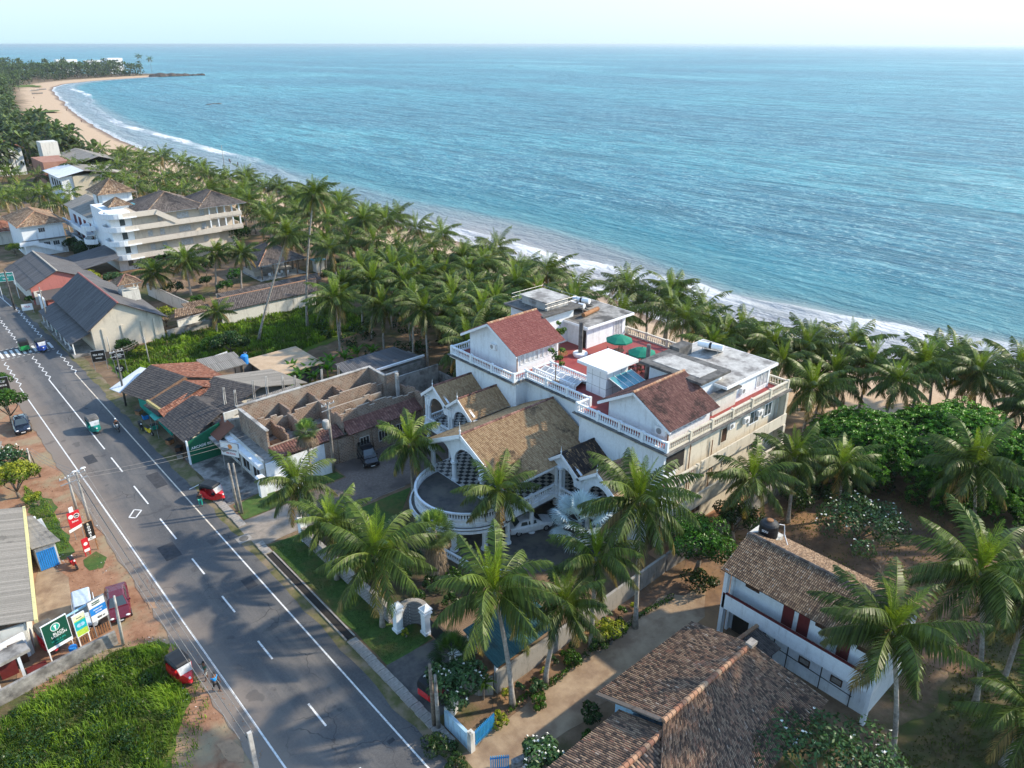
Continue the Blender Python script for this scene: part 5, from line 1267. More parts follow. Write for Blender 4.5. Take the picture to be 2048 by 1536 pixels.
# verandah balustrades and the fascia below them
balustrade(hotel, [(43.2,42.3),(43.2,34.7)], FL, .9, .24); balustrade(hotel, [(37.4,42.55),(43.2,42.55)], FL, .9, .24); balustrade(hotel, [(42.4,54.4),(42.4,62.1)], FL, .9, .24)
balustrade(hotel, [(42.4,62.1),(47.2,62.1)], FL, .9, .24)
for b_ in ((43.0,34.4,FL-.45,43.55,42.34,FL-.02), (42.2,54.2,FL-.45,42.55,62.3,FL-.02), (37.1,42.35,FL-.5,43.55,42.58,FL-.02)): one('fascia', M['white'], hotel, b_)
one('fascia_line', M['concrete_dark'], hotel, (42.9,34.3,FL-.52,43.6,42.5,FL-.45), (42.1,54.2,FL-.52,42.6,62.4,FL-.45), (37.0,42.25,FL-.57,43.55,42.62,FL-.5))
columns(hotel, 'porch_column', W, [(x,y,0,FL-.45,.24) for x, y in ((43.4,34.9),(43.4,38.4),(43.4,42.0),(44.1,42.5),(40.4,42.7),(37.6,42.9),(37.6,53.8),(42.5,57.9),(42.5,61.9),(42.5,54.6))])
one('ground_floor_wall', M['white'], hotel, (45.6,34.6,0,47.3,43.5,FL-.3), (45.2,43.5,0,48.9,54.0,FL-.3), (45.6,54.0,0,47.3,62.2,FL-.3))
for y in (36.4,40,45.5,48.5,51.5,56,60): door(hotel,'x-',y,0,1.6,2.2,45.6 if (y < 43 or y > 54) else 45.2,M['dark'])
# round balcony
CX_, CY_, RR = 37.1, 48.0, 4.95
arc = [(CX_-RR*math.sin(R(a)), CY_+RR*math.cos(R(a))) for a in range(0, 181, 9)]
g = MB(); g.prism(arc, FL-.3, FL-.02); rb = g.build('round_balcony', M['white'], hotel)
g = MB(); g.prism([(CX_-(RR-.15)*math.sin(R(a)), CY_+(RR-.15)*math.cos(R(a))) for a in range(0,181,9)], FL-.02, FL+.01); g.build('balcony_floor', M['drive_dark'], rb)
ledge = [(CX_-(RR+.5)*math.sin(R(a)), CY_+(RR+.5)*math.cos(R(a))) for a in range(0,181,9)]
g = MB(); g.prism(ledge, FL-.75, FL-.6); g.build('lower_ledge', M['concrete_dark'], rb)
g = MB()
for i_, (a, b) in enumerate(zip(arc[:-1], arc[1:])): g.beam((*a,FL-.55+.003*(i_%2)),(*b,FL-.55+.003*(i_%2)),.25,.6)
for a, b in zip(ledge[:-1], ledge[1:]): g.beam((*a,FL-.85),(*b,FL-.85),.3,.2); g.beam((*a,FL-.55),(*b,FL-.55),.12,.12)
g.build('band', M['white'], rb)
balustrade(rb, arc, FL, .85, .22, posts=9, post=False)
columns(rb, 'balcony_column', W, [(CX_-(RR-.3)*math.sin(R(a)), CY_+(RR-.3)*math.cos(R(a)), 0, FL-.3, .28) for a in (20,55,90,125,160)])
# low garden balustrade and steps in front
low = thing('garden_balustrade', 'low white balustrade around the hotel garden in front of the dark court', 'balustrade', (0,0,0)); balustrade(low, [(32.0,45.8),(32.6,41.8),(34.4,38.9)], 0, .8, .26, name='balusters')
# things on the terrace
ac_unit('ac_unit','white air conditioner on the gable of the red roofed terrace room',48.5,57.4,12.1,'x-')
ac_unit('ac_unit','large white air conditioner at the corner of the brown roofed terrace room',48.3,34.6,10.9,'x-',s=1.25)
for i, x in enumerate((57.2,59.8,62.2)): ac_unit('ac_unit','small air conditioner bracketed under the roof edge of the cream side wall',x,33.38,8.6 if i else 8.9,'y-','air conditioners on the cream side wall')
ac_unit('ac_unit','air conditioner on the wall of the right flat roofed block',60.6,34.6,11.1,'y-')
def umbrella(x, y, label):
    t = thing('parasol', label, 'parasol', (x,y,DZ)); g = MB(); n = 8; r = 1.5
    top = (0,0,2.55); ring = [(r*math.cos(2*math.pi*(k+.5)/n), r*math.sin(2*math.pi*(k+.5)/n), 2.0) for k in range(n)]; val = [(p[0]*1.01,p[1]*1.01,1.84) for p in ring]
    mid = [(p[0]*.5,p[1]*.5,2.36) for p in ring]
    for k in range(n):
        j = (k+1) % n; g.mesh([top, mid[k], mid[j]], [(0,1,2)], 0, k/n); g.mesh([mid[k], ring[k], ring[j], mid[j]], [(0,1,2,3)], 0, k/n); g.mesh([ring[k], val[k], val[j], ring[j]], [(0,1,2,3)])
    g.build('canopy', M['parasol'], t)
    g = MB(); g.tube([(0,0,0),(0,0,2.65)], .03, 6); g.build('pole', M['brownwood'], t)
    g = MB(); g.lathe((0,0,0), [(.25,0),(.25,.08),(.06,.12)], 10); g.build('foot', M['brownwood'], t); return t
umbrella(60.3,50.0,'green parasol further from the camera, nearer the white block'); umbrella(59.2,45.9,'green parasol nearer the camera, beside the grey post')
def make_chair(x, y, rz, label, group):
    t = thing('garden_chair', label, 'chair', (x,y,DZ), rz, group)
    one('seat', M['brownwood'], t, (-.24,-.24,.42,.24,.24,.46))
    g = MB()
    for k in range(5): g.box(-.22+k*.1,.20,.46,-.17+k*.1,.24,.95)
    g.box(-.24,.20,.92,.24,.24,.98); g.build('backrest', M['brownwood'], t)
    for sx in (-.22,.22):
        for sy in (-.22,.22): one('leg', M['brownwood'], t, (sx-.02,sy-.02,0,sx+.02,sy+.02,.42))
        one('armrest', M['brownwood'], t, (sx-.03,-.22,.62,sx+.03,.22,.65))
    return t
ch = None
for (cx, cy, lab, gr) in ((60.3,50.0,'dark wooden chair at the table under the further parasol','chairs round the further terrace table'),(59.2,45.9,'dark wooden chair at the table under the nearer parasol','chairs round the nearer terrace table')):
    t = thing('garden_table', 'round dark table under the '+('further' if cy > 48 else 'nearer')+' green parasol', 'table', (cx,cy,DZ))
    g = MB(); g.lathe((0,0,.70), [(.62,0),(.62,.04)], 16); g.build('table_top', M['brownwood'], t)
    for a in (45,135,225,315): one('leg', M['brownwood'], t, (.4*math.cos(R(a))-.03,.4*math.sin(R(a))-.03,0,.4*math.cos(R(a))+.03,.4*math.sin(R(a))+.03,.70))
    for k in range(6 if cy < 48 else 4):
        a = R(30+k*(60 if cy < 48 else 90)); x, y = cx+1.05*math.cos(a), cy+1.05*math.sin(a)
        if ch is None: ch = make_chair(x, y, a-math.pi/2, lab, gr)
        else: dup(ch, (x,y,DZ), a-math.pi/2, lab, gr)
def pot_tree(x, y, h, label, r=.8):
    t = thing('potted_tree', label, 'potted tree', (x,y,DZ)); g = MB(); g.lathe((0,0,0), [(.3,0),(.42,.4),(.46,.45),(.38,.45)], 12); g.build('pot', M['rust_tile_ridge'], t, smooth=False)
    g = MB(); g.tube([(0,0,.4),(.05,0,h*.6),(0,.1,h*.8)], [.04,.03,.02], 5); g.tube([(.1,0,.4),(.2,.1,h*.6),(.3,.2,h*.85)], [.03,.02,.015], 5); g.build('trunk', M['bark'], t)
    g = MB()
    for k in range(7): leaf_ball(g, (rng.uniform(-r,r)*.8, rng.uniform(-r,r)*.8, h*rng.uniform(.62,1.0)), r*.42, 60, .13, .8, age_hi=.5)
    g.build('crown', M['yellowleaf'] if 0 else M['broad'], t)
pot_tree(49.4,49.0,3.9,'young tree in a clay pot beside the terrace skylight'); pot_tree(56.2,55.2,3.6,'young tree in a clay pot beside the white flat roofed block')
tag(one('planter', M['rust'], None, (55.2,54.1,DZ,56.4,54.8,DZ+.45)), 'low clay planter at the end of the red roofed terrace room', 'planter')
g = MB(); g.tube([(0,0,0),(0,-.12,.12)], .42, 14); o = g.build('satellite_dish', M['concrete']); o.location = (46.9,33.0,4.6); o.rotation_euler = (R(60),0,R(20)); tag(o, 'small grey satellite dish on the lower band of the cream wall', 'satellite dish')
g = MB()
for k in range(3): g.box(50.2+k*.9,31.9-.2*k,0,51.4+k*.9,32.9-.2*k,.30+.12*k)
tag(g.build('step', M['slab']), 'loose concrete steps and blocks at the foot of the cream wall', 'steps')
# ------------------------------------------------------------------ brick ruin beside the hotel
t = NT('old_brick'); br = t.n('ShaderNodeTexBrick'); vec = t.co('Object', (1,1,1))
# bricks run along whichever way the wall faces: use x+y as the running length
sp = t.n('ShaderNodeSeparateXYZ'); t.l(vec, sp.inputs[0]); cb = t.n('ShaderNodeCombineXYZ')
t.l(t.math('ADD', sp.outputs[0], sp.outputs[1]), cb.inputs[0]); t.l(sp.outputs[2], cb.inputs[1]); t.l(cb.outputs[0], br.inputs[0])
br.inputs['Scale'].default_value = 1.0; br.inputs['Color1'].default_value = (.13,.075,.05,1); br.inputs['Color2'].default_value = (.25,.145,.10,1); br.inputs['Mortar'].default_value = (.34,.28,.22,1); br.inputs['Mortar Size'].default_value = .035
br.inputs['Brick Width'].default_value = .42; br.inputs['Row Height'].default_value = .17
c = t.mix(t.ramp(t.noise(.5, 6, .7), [(.48, 0.0), (.62, .75)]), br.outputs[0], (.33,.29,.24))
c = t.mix(t.ramp(t.noise(.7, 6, .75, t.co('Object', (1,1,.6))), [(.54, 0.0), (.66, .7)]), c, (.07,.055,.045))
t.col(c); t.rough(.95); M['brick'] = t.m
ruin = thing('ruined_building', 'roofless two storey brick building with bare red brick rooms and pale front', 'building', (0,0,0))
UZ = 3.2; T5 = 5.9; B = .22
def wl(g, x0, y0, x1, y1, z0, z1, w=B): 
    if abs(x1-x0) > abs(y1-y0): g.box(x0, y0-w/2, z0, x1, y0+w/2, z1)
    else: g.box(x0-w/2, min(y0,y1), z0, x0+w/2, max(y0,y1), z1)
g = MB(); wl(g, 26.4,74.5,43.0,74.5, UZ, T5+.2); wl(g, 26.4,67.5,26.4,74.39, UZ, T5); wl(g, 42.89,71,42.89,74.39, UZ, T5+.2); wl(g, 43,71,44.6,71, UZ, T5+.2); g.build('outer_wall', M['brick'], ruin)
g = MB(); wl(g, 26.2,74.5,43.1,74.5, T5+.2, T5+.32, .34); wl(g, 26.4,67.4,26.4,74.32, T5, T5+.10, .36); wl(g, 42.89,71.2,42.89,74.32, T5+.2, T5+.31, .34); wl(g, 43.06,71,44.7,71, T5+.2, T5+.31, .34); g.build('coping', M['concrete_light'], ruin)
g = MB(); wl(g, 26.6,74.36,42.7,74.36, UZ, T5+.1, .05); wl(g,26.53,67.6,26.53,74.3,UZ,T5-.1,.05); g.build('brick_lining', M['brick'], ruin)
_wl = wl
def wl(g, x0, y0, x1, y1, z0, z1, w=B):                          # crumbled wall: the top steps up and down by whole courses
    n = max(1, int(max(abs(x1-x0), abs(y1-y0))/.7)); dz = 0
    for i in range(n):
        dz = max(-.9, min(.15, dz+rng.choice((-.34,-.17,0,0,.17,.34)))); a, b = i/n, (i+1)/n
        _wl(g, x0+(x1-x0)*a, y0+(y1-y0)*a, x0+(x1-x0)*b, y0+(y1-y0)*b, z0, z1+dz-.003*(i % 2), w)
g = MB()
wl(g, 26.52,71.6,42.7,71.6, UZ, 5.3)
for x in (31.0,34.6,37.8): wl(g, x,71.72,x,74.3, UZ, 5.4)
for x in (28.6,30.6): wl(g, x,67.6,x,71.49, UZ, 5.0)
wl(g, 34.4,66.4,34.4,71.49, UZ, 5.2); wl(g, 34.5,67.2,44.3,67.2, UZ, 5.3); wl(g, 34.5,69.4,41.2,69.4, UZ, 5.1); wl(g, 36.8,67.3,36.8,69.3, UZ, 5.0); wl(g, 39.4,67.3,39.4,69.3, UZ, 5.0); wl(g, 26.52,67.5,34.3,67.5, UZ, 3.9)
wl(g, 44.4,65.4,44.4,70.88, 0, 5.4)
g.build('room_wall', M['brick'], ruin)
g = MB()
for i in range(260):
    x = rng.uniform(26.8,42.5); y = rng.uniform(67.7,74.1); s_ = rng.uniform(.06,.22); g.box(x,y,UZ,x+s_,y+s_*rng.uniform(.4,1.2),UZ+s_*rng.uniform(.3,.8))
tag(g.build('rubble', M['t_old'], ruin), kind='stuff')
one('upper_floor', M['concrete'], ruin, (25.2,66.3,UZ-.2,44.5,74.6,UZ), (23.2,72.0,UZ-.5,26.3,76.0,UZ-.3))
g = MB(); g.box(26.4,66.1,0,33.4,66.35,UZ-.2); g.box(33.4,65.9,0,44.3,66.12,UZ-.2)
for x in (35.2,37.6,40.0,42.4): g.box(x,65.72,0,x+.35,65.9,UZ-.3)
g.build('lower_wall', M['brick'], ruin)
for x in (36.5,38.9,41.3): window(ruin,'y-',x+.1,1.0,1.1,1.2,65.9,M['oldwhite'],M['dark'],bars=2)
# brick-topped shed roof of the front rooms
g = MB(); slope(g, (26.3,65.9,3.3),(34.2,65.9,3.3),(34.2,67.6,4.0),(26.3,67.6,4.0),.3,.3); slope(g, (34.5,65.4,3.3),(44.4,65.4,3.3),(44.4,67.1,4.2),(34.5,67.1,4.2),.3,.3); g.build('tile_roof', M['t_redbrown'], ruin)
fr = one('front_wall', M['oldwhite'], ruin, (25.0,66.4,0,25.2,77.4,UZ+.15)); one('side_front', M['white'], ruin, (25.2,66.3,0,31.8,66.09,UZ-.2))
one('parapet', M['white'], ruin, (24.4,66.2,2.6,25.0,77.2,3.1))
for y in (68.2,70.8,73.4,76.0): window(fr,'x-',y,.5,1.7,1.7,25.0,M['white'],M['dark'],bars=1)
g = MB(); g.mesh([(23.6,74.3,2.9),(23.6,77.6,2.9),(25.6,77.6,4.1),(25.6,74.3,4.1)], [(0,3,2,1)]); g.mesh([(23.6,74.3,2.82),(23.6,77.6,2.82),(25.6,77.6,4.02),(25.6,74.3,4.02)], [(0,1,2,3)]); g.build('entrance_roof', M['t_rust'], ruin)
one('debris', M['rust'], ruin, (27.2,68.2,UZ,28.2,69.4,UZ+.4),(27.0,70.2,UZ,27.5,71.0,UZ+.3),(32.4,69.0,UZ,33.6,69.8,UZ+.25))
for i, (px, py) in enumerate(((451,795),(473,800),(509,780),(535,772),(568,770),(592,770),(678,750),(645,757))):
    p = G(px, py+14, 4.5); g = MB()
    for a in (-.12,.12): g.tube([(p[0]+a,p[1],3.0),(p[0]+a*.8,p[1],5.2),(p[0]+a*.6+.1,p[1],6.6)], .06, 5)
    tag(g.build('bare_column', M['concrete_light']), 'unfinished concrete column with bare rods along the back wall of the brick ruin', 'column', 'unfinished columns behind the brick ruin')
tag(one('concrete_post', M['concrete_light'], None, (43.6,69.6,0,43.95,69.95,6.6)), 'single concrete post between the ruin and the hotel', 'post')
# long shed with dark sheet roof and white gutter behind the ruin
sh = thing('shed', 'long shed with dark sheet roof and stained grey wall behind the brick ruin', 'shed', (0,0,0))
one('wall', M['concrete'], sh, (42.4,76.3,0,52.6,80.4,3.9)); one('far_wall', M['concrete_light'], sh, (47.0,74.9,0,53.5,75.1,3.4))
g = MB(); slope(g, (41.2,76.9,4.3),(52.0,76.6,4.3),(50.6,80.9,4.9),(41.6,80.7,4.9),.25,9,.03,0); g.build('roof', M['asb_dark'], sh); g = MB(); g.beam((41.2,76.8,4.25),(52.4,76.5,4.45),.3,.25); g.build('gutter', M['white_clean'], sh)
one('door', M['bluepale'], sh, (42.35,76.6,0,42.42,77.6,2.2))
s2 = thing('lean_to', 'small grey sheet roof in front of the banana plants', 'lean-to', (0,0,0)); g = MB(); slope(g, (36.0,77.0,3.0),(40.2,76.8,3.0),(40.8,80.0,3.4),(35.5,79.4,3.4),.25,9,.03,0); g.build('roof', M['asb'], s2)
for x, y in ((36.3,77.2),(40,77),(40.4,79.6),(36,79.2)): one('leg', M['bark'], s2, (x-.05,y-.05,0,x+.05,y+.05,3.0))
# yard walls right of the shed
wl_ = thing('yard_wall', 'grey block wall between the shed and the palm grove', 'wall', (0,0,0)); one('wall', M['concrete'], wl_, (53.5,67.0,0,53.7,75.0,2.4), (45.0,64.6,0,53.5,64.8,2.2))

# ------------------------------------------------------------------ shops along the road
def quad_roof(parent, corners, mat, tw=.18, cl=.32, amp=.04, name='roof'):
    g = MB(); slope(g, *corners, tw, cl, amp); return g.build(name, mat, parent)
shop = thing('shop', 'end shop with dark tile slope and terracotta back slope beside the white fence', 'shop', (0,0,0))
quad_roof(shop, [(19.7,95.0,2.8),(21.3,89.8,2.8),(26.2,89.6,4.7),(24.1,96.6,4.7)], M['t_greywarm']); quad_roof(shop, [(30.8,89.0,3.4),(30.0,96.8,3.4),(24.1,96.6,4.7),(26.2,89.6,4.7)], M['t_rust'])
one('wall', M['oldwhite'], shop, (21.8,89.9,0,29.6,95.8,2.7)); one('front', M['teal'], shop, (21.6,90.2,0,21.8,95.6,2.5)); quad_roof(shop, [(19.0,97.4,2.6),(19.6,95.2,2.6),(24.2,96.8,3.9),(23.4,98.8,3.9)], M['zinc'], .25, 9)
g = MB(); g.beam((21.4,89.6,2.9),(26.0,89.3,4.75),.5,.25); g.build('party_wall', M['rust'], shop)
shop = thing('shop', 'second shop with patched grey and rust tile roof and a yellow striped valley', 'shop', (0,0,0))
quad_roof(shop, [(20.6,89.4,2.7),(20.9,85.2,2.7),(26.6,85.8,4.6),(25.6,89.2,4.6)], M['t_greywarm']); quad_roof(shop, [(30.4,85.6,3.2),(30.2,89.0,3.2),(25.6,89.2,4.6),(26.6,85.8,4.6)], M['t_rust']); quad_roof(shop, [(21.0,85.3,3.4),(21.2,84.2,2.9),(28.0,85.6,4.2),(27.6,87.0,4.6)], M['t_rust'])
one('wall', M['oldwhite'], shop, (22.0,84.6,0,29.8,89.5,2.5)); one('front', M['teal'], shop, (21.8,84.8,0,22.0,89.2,2.4)); g = MB(); g.beam((21.0,89.0,3.3),(21.4,85.6,3.2),.25,.35); g.build('signboard', M['stripe'], shop)
shop = thing('shop', 'large corner shop with dark tiled roof and green end wall', 'shop', (0,0,0))
quad_roof(shop, [(20.6,84.6,2.6),(20.9,76.8,2.6),(25.6,77.8,4.4),(24.8,84.4,4.4)], M['t_greywarm']); quad_roof(shop, [(29.2,78.0,3.0),(28.4,84.2,3.0),(24.8,84.4,4.4),(25.6,77.8,4.4)], M['t_greywarm'])
one('wall', M['oldwhite'], shop, (22.0,77.3,0,28.2,84.2,2.6)); one('front', M['brownwood'], shop, (21.8,77.5,0,22.0,84.0,2.3))
gw = one('green_wall', M['greenwall'], shop, (21.1,76.55,0,24.8,76.75,2.7)); 
g = MB(); g.mesh([(21.1,76.55,2.7),(24.8,76.55,2.7),(24.8,76.55,3.9),(21.1,76.75,2.7),(24.8,76.75,2.7),(24.8,76.75,3.9)], [(0,1,2),(3,5,4),(1,4,5,2),(2,5,3,0)]); g.build('green_gable', M['greenwall'], shop)
text_mesh('lettering', 'ARCADE BEACH', .42, M['signwhite'], shop, (22.9,76.53,1.9), (R(90),0,0), bold=.008, sx=1.0)
one('gate_post', M['white'], shop, (20.95,76.5,0,21.1,76.8,2.9)); one('gate_post', M['white'], shop, (24.8,76.4,0,25.3,76.9,3.6))
shop = thing('shop', 'back shop with long grey sheet roofs behind the large corner shop', 'shop', (0,0,0))
quad_roof(shop, [(24.6,84.6,3.2),(27.0,80.0,3.2),(31.6,80.6,4.8),(28.6,87.4,4.8)], M['t_greywarm']); quad_roof(shop, [(37.5,80.5,3.6),(36.0,87.6,3.6),(28.6,87.4,4.8),(31.6,80.6,4.8)], M['asb'], .25, 3, .03)
one('wall', M['oldwhite'], shop, (27.6,80.8,0,35.5,86.6,3.2)); quad_roof(shop, [(28.0,76.6,3.2),(36.5,76.4,3.2),(36.2,80.2,4.0),(29.4,79.8,4.0)], M['asb'], .25, 3, .03)
shop = thing('shop', 'little shop with a weathered arch parapet wall between the corner shop and the ruin', 'shop', (0,0,0))
quad_roof(shop, [(24.0,81.0,3.6),(24.6,77.0,3.6),(28.2,77.4,4.9),(27.4,81.4,4.9)], M['t_greywarm']); one('wall', M['oldwhite'], shop, (25.4,77.0,0,27.8,80.4,3.5)); g = MB(); arch_panel_y(g, 76.2, .2, 25.3, 28.6, 2.8, 5.0, 27.0, 1.2, 3.3); g.build('arch_parapet', M['oldwhite'], shop)
fe = thing('sheet_fence', 'white sheet metal fence with one blue panel between the shops and the green lot', 'fence', (0,0,0))
for i in range(17):
    x = 22.5+i*.78; m = M['bluepale'] if i in (7,8) else M['zinc']; y = 98.3+.19*i
    g = MB(); g.beam((x,y,1.0),(x+.76,y+.19,1.0),.04,2.0); g.build('panel', m, fe)
lt = thing('lean_to', 'flat grey asbestos roof behind the shops', 'lean-to', (0,0,0)); quad_roof(lt, [(29.6,93.0,2.9),(35.0,93.0,2.9),(35.2,97.4,3.3),(30.2,98.0,3.3)], M['asb'], .25, 3, .03)
for x, y in ((30,93.4),(34.6,93.4),(34.8,97),(30.6,97.4)): one('leg', M['bark'], lt, (x-.06,y-.06,0,x+.06,y+.06,2.8))
fr_ = thing('flat_roof_house', 'low house with flat sandy roof beside the blue water tank', 'house', (0,0,0)); one('wall', M['concrete_dark'], fr_, (36.4,88.2,0,43.0,95.4,2.2)); one('roof', M['sand'], fr_, (36.0,87.8,2.2,43.6,96.0,2.35))
g = MB(); g.lathe((35.6,95.0,2.2), [(.5,0),(.5,1.1),(.35,1.25),(.1,1.3)], 14); tag(g.build('water_tank', M['blue']), 'bright blue water tank behind the shops', 'water tank'); tag(one('tank_stand', M['concrete_dark'], None, (35.0,94.4,0,36.2,95.6,2.2)), 'dark stand under the blue water tank', 'tank stand')
st = thing('stall', 'green awning of a shop stall by the road edge', 'stall', (0,0,0)); g = MB(); g.mesh([(20.4,85,2.4),(20.4,87,2.4),(21.8,87,2.7),(21.8,85,2.7)], [(0,3,2,1)]); g.mesh([(20.4,85,2.36),(20.4,87,2.36),(21.8,87,2.66),(21.8,85,2.66)], [(0,1,2,3)]); g.build('awning', M['teal'], st); one('leg', M['metal'], st, (20.4,85,0,20.45,85.05,2.4),(20.4,86.95,0,20.45,87,2.4))

# ------------------------------------------------------------------ garden walls and gate of the hotel
def block_wall(name, label, pts, h, w, mat, cap=None):
    t = thing(name, label, 'wall', (0,0,0)); g = MB()
    for a, b in zip(pts[:-1], pts[1:]): g.beam((*a,h/2),(*b,h/2),w,h)
    g.build('wall', mat, t)
    if cap:
        g = MB()
        for a, b in zip(pts[:-1], pts[1:]): g.beam((*a,h+.05),(*b,h+.05),w+.1,.1)
        g.build('coping', cap, t)
    return t
t_ = NT('brick_garden_wall'); b_ = t_.n('ShaderNodeTexBrick'); v_ = t_.co('Object'); s_ = t_.n('ShaderNodeSeparateXYZ'); t_.l(v_, s_.inputs[0]); c_ = t_.n('ShaderNodeCombineXYZ'); t_.l(t_.math('ADD', s_.outputs[0], s_.outputs[1]), c_.inputs[0]); t_.l(s_.outputs[2], c_.inputs[1]); t_.l(c_.outputs[0], b_.inputs[0])
b_.inputs['Scale'].default_value = 1.0; b_.inputs['Color1'].default_value = (.10,.10,.105,1); b_.inputs['Color2'].default_value = (.17,.165,.165,1); b_.inputs['Mortar'].default_value = (.38,.39,.40,1); b_.inputs['Mortar Size'].default_value = .018; b_.inputs['Brick Width'].default_value = .34; b_.inputs['Row Height'].default_value = .15
t_.l(b_.outputs[0], t_.b.inputs['Base Color']); t_.rough(.9); M['greybrick'] = t_.m
block_wall('garden_wall', 'grey mortared brick wall between the roadside lawn and the hotel garden', [(23.7,55.6),(23.7,41.2)], 1.5, .3, M['greybrick'], M['slab'])
gp = thing('gateway', 'curved grey brick niche between two white capped gate pillars', 'gateway', (0,0,0))
na = [(24.5+1.05*math.cos(R(a)), 39.15+1.05*math.sin(R(a))) for a in range(-50, 141, 14)]
g = MB()
for i_, (a, b) in enumerate(zip(na[:-1], na[1:])): g.beam((*a,1.1+.003*(i_%2)),(*b,1.1+.003*(i_%2)),.3,2.2)
g.build('curved_wall', M['greybrick'], gp); g = MB()
for i_, (a, b) in enumerate(zip(na[:-1], na[1:])): g.beam((*a,2.26+.003*(i_%2)),(*b,2.26+.003*(i_%2)),.4,.12)
g.build('coping', M['slab'], gp)
for (x, y) in ((23.7,40.1),(25.2,38.4)):
    g = MB(); g.box(x-.36,y-.36,0,x+.36,y+.36,.25); g.box(x-.28,y-.28,.25,x+.28,y+.28,2.0); g.box(x-.38,y-.38,2.0,x+.38,y+.38,2.15); g.box(x-.30,y-.30,2.15,x+.30,y+.30,2.35); g.box(x-.40,y-.40,2.35,x+.40,y+.40,2.45)
    g.mesh([(x-.36,y-.36,2.45),(x+.36,y-.36,2.45),(x+.36,y+.36,2.45),(x-.36,y+.36,2.45),(x,y,2.72)], [(0,1,4),(1,2,4),(2,3,4),(3,0,4)]); g.build('gate_pillar', M['white'], gp)
gt = thing('gate', 'long dark sliding gate right of the white gate pillars', 'gate', (0,0,0)); one('panel', M['black'], gt, (25.25,33.4,.1,25.33,37.9,1.7)); one('rail', M['rust'], gt, (25.22,33.4,1.7,25.36,37.9,1.78))
for (x, y, lab) in ((24.2,65.4,'white capped pillar at the left side of the hotel driveway'),(23.8,55.9,'white capped pillar at the right side of the hotel driveway'),(27.0,62.7,'small white pillar deeper along the hotel driveway')):
    t = thing('gate_pillar', lab, 'pillar', (x,y,0)); one('shaft', M['white'], t, (-.3,-.3,0,.3,.3,2.1)); one('cap', M['white_clean'], t, (-.4,-.4,2.1,.4,.4,2.25),(-.3,-.3,2.25,.3,.3,2.4))
block_wall('garden_wall', 'low white wall with hedge top beside the ruin\'s lower front', [(24.5,65.6),(26.9,65.5),(31.8,64.9)], 1.5, .25, M['white'], M['white_clean'])
block_wall('boundary_wall', 'long stained concrete boundary wall between the lane and the hotel', [(25.4,30.25),(31,30.3),(38,30.5),(45,30.7)], 1.9, .22, M['dirty'])
block_wall('boundary_wall', 'concrete boundary wall behind the round green tree, beside the cream hotel wall', [(45.2,30.7),(56,30.7),(69,30.7)], 1.9, .22, M['concrete'])
block_wall('curved_wall', 'curved pale wall at the gate end of the boundary wall', [(24.3,33.2),(24.0,32.2),(24.3,31.0),(25.2,30.35)], 1.6, .22, M['dirty'])
t = thing('gate_pillar', 'pale pillar beside the red three wheeler and the dark fan palm', 'pillar', (24.2,33.4,0)); one('shaft', M['oldwhite'], t, (-.3,-.3,0,.3,.3,2.0)); one('cap', M['white_clean'], t, (-.38,-.38,2.0,.38,.38,2.15))
t = thing('street_wall', 'low blue and white peeling wall at the corner of the lane', 'wall', (0,0,0))
g = MB(); g.beam((21.05,30.4,.7),(21.05,27.9,.7),.22,1.4); g.build('wall', m_wall('peeling_blue_wall', (.42,.62,.76), (.10,.10,.12), .9, 1.6), t); one('corner_post', M['oldwhite'], t, (20.9,27.5,0,21.25,27.9,1.7)); g = MB(); g.beam((21.05,30.4,.8),(22.4,30.9,.8),.2,1.6); g.build('return_wall', M['oldwhite'], t)
def slat_gate(a, b, h, label):
    t = thing('blue_gate', label, 'gate', (0,0,0)); a = Vector((*a,0)); b = Vector((*b,0)); n = max(4, int((b-a).length/.13)); g = MB()
    for i in range(n): p = a.lerp(b, (i+.5)/n); g.beam(p+Vector((0,0,.12)), p+Vector((0,0,h)), .09, .03)
    g.build('slats', M['blue'] if 0 else m_plain('gate_blue', (.05,.36,.62), .5), t); g = MB(); g.beam(a+Vector((0,0,.4)), b+Vector((0,0,.4)), .04,.08); g.beam(a+Vector((0,0,h-.2)), b+Vector((0,0,h-.2)), .04,.08); g.build('rail', M['blue'], t)
slat_gate((21.3,27.7),(23.3,28.0),1.5,'open leaf of the pale blue lane gate beside the blue and white wall'); slat_gate((20.9,25.6),(21.9,24.9),1.5,'blue gate leaf at the bottom edge, across the lane'); 
t = thing('lane_wall', 'stub of dark rubble wall at the bottom edge beside the frangipani bush', 'wall', (0,0,0)); g = MB(); g.beam((22.0,24.7,.5),(24.0,24.2,.5),.4,1.0); g.build('wall', M['stone_grey'], t)
# green roofed shed by the lane
t = thing('open_shed', 'open shed with green metal roof beside the boundary wall', 'shed', (0,0,0))
g = MB(); slope(g, (25.3,30.0,2.6),(31.6,30.3,2.6),(31.6,34.0,3.4),(25.3,33.8,3.4),.22,9,.03,0); g.build('roof', M['greensheet'], t); one('leg', M['white'], t, (25.6,30.5,0,25.8,30.7,2.5)); one('leg', M['white'], t, (31.2,30.8,0,31.4,31.0,2.5)); one('leg', M['white'], t, (25.6,33.5,0,25.8,33.7,3.2)); one('leg', M['white'], t, (31.2,33.6,0,31.4,33.8,3.2)); one('back_wall', M['oldwhite'], t, (26.0,34.1,0,31.5,34.25,2.6))

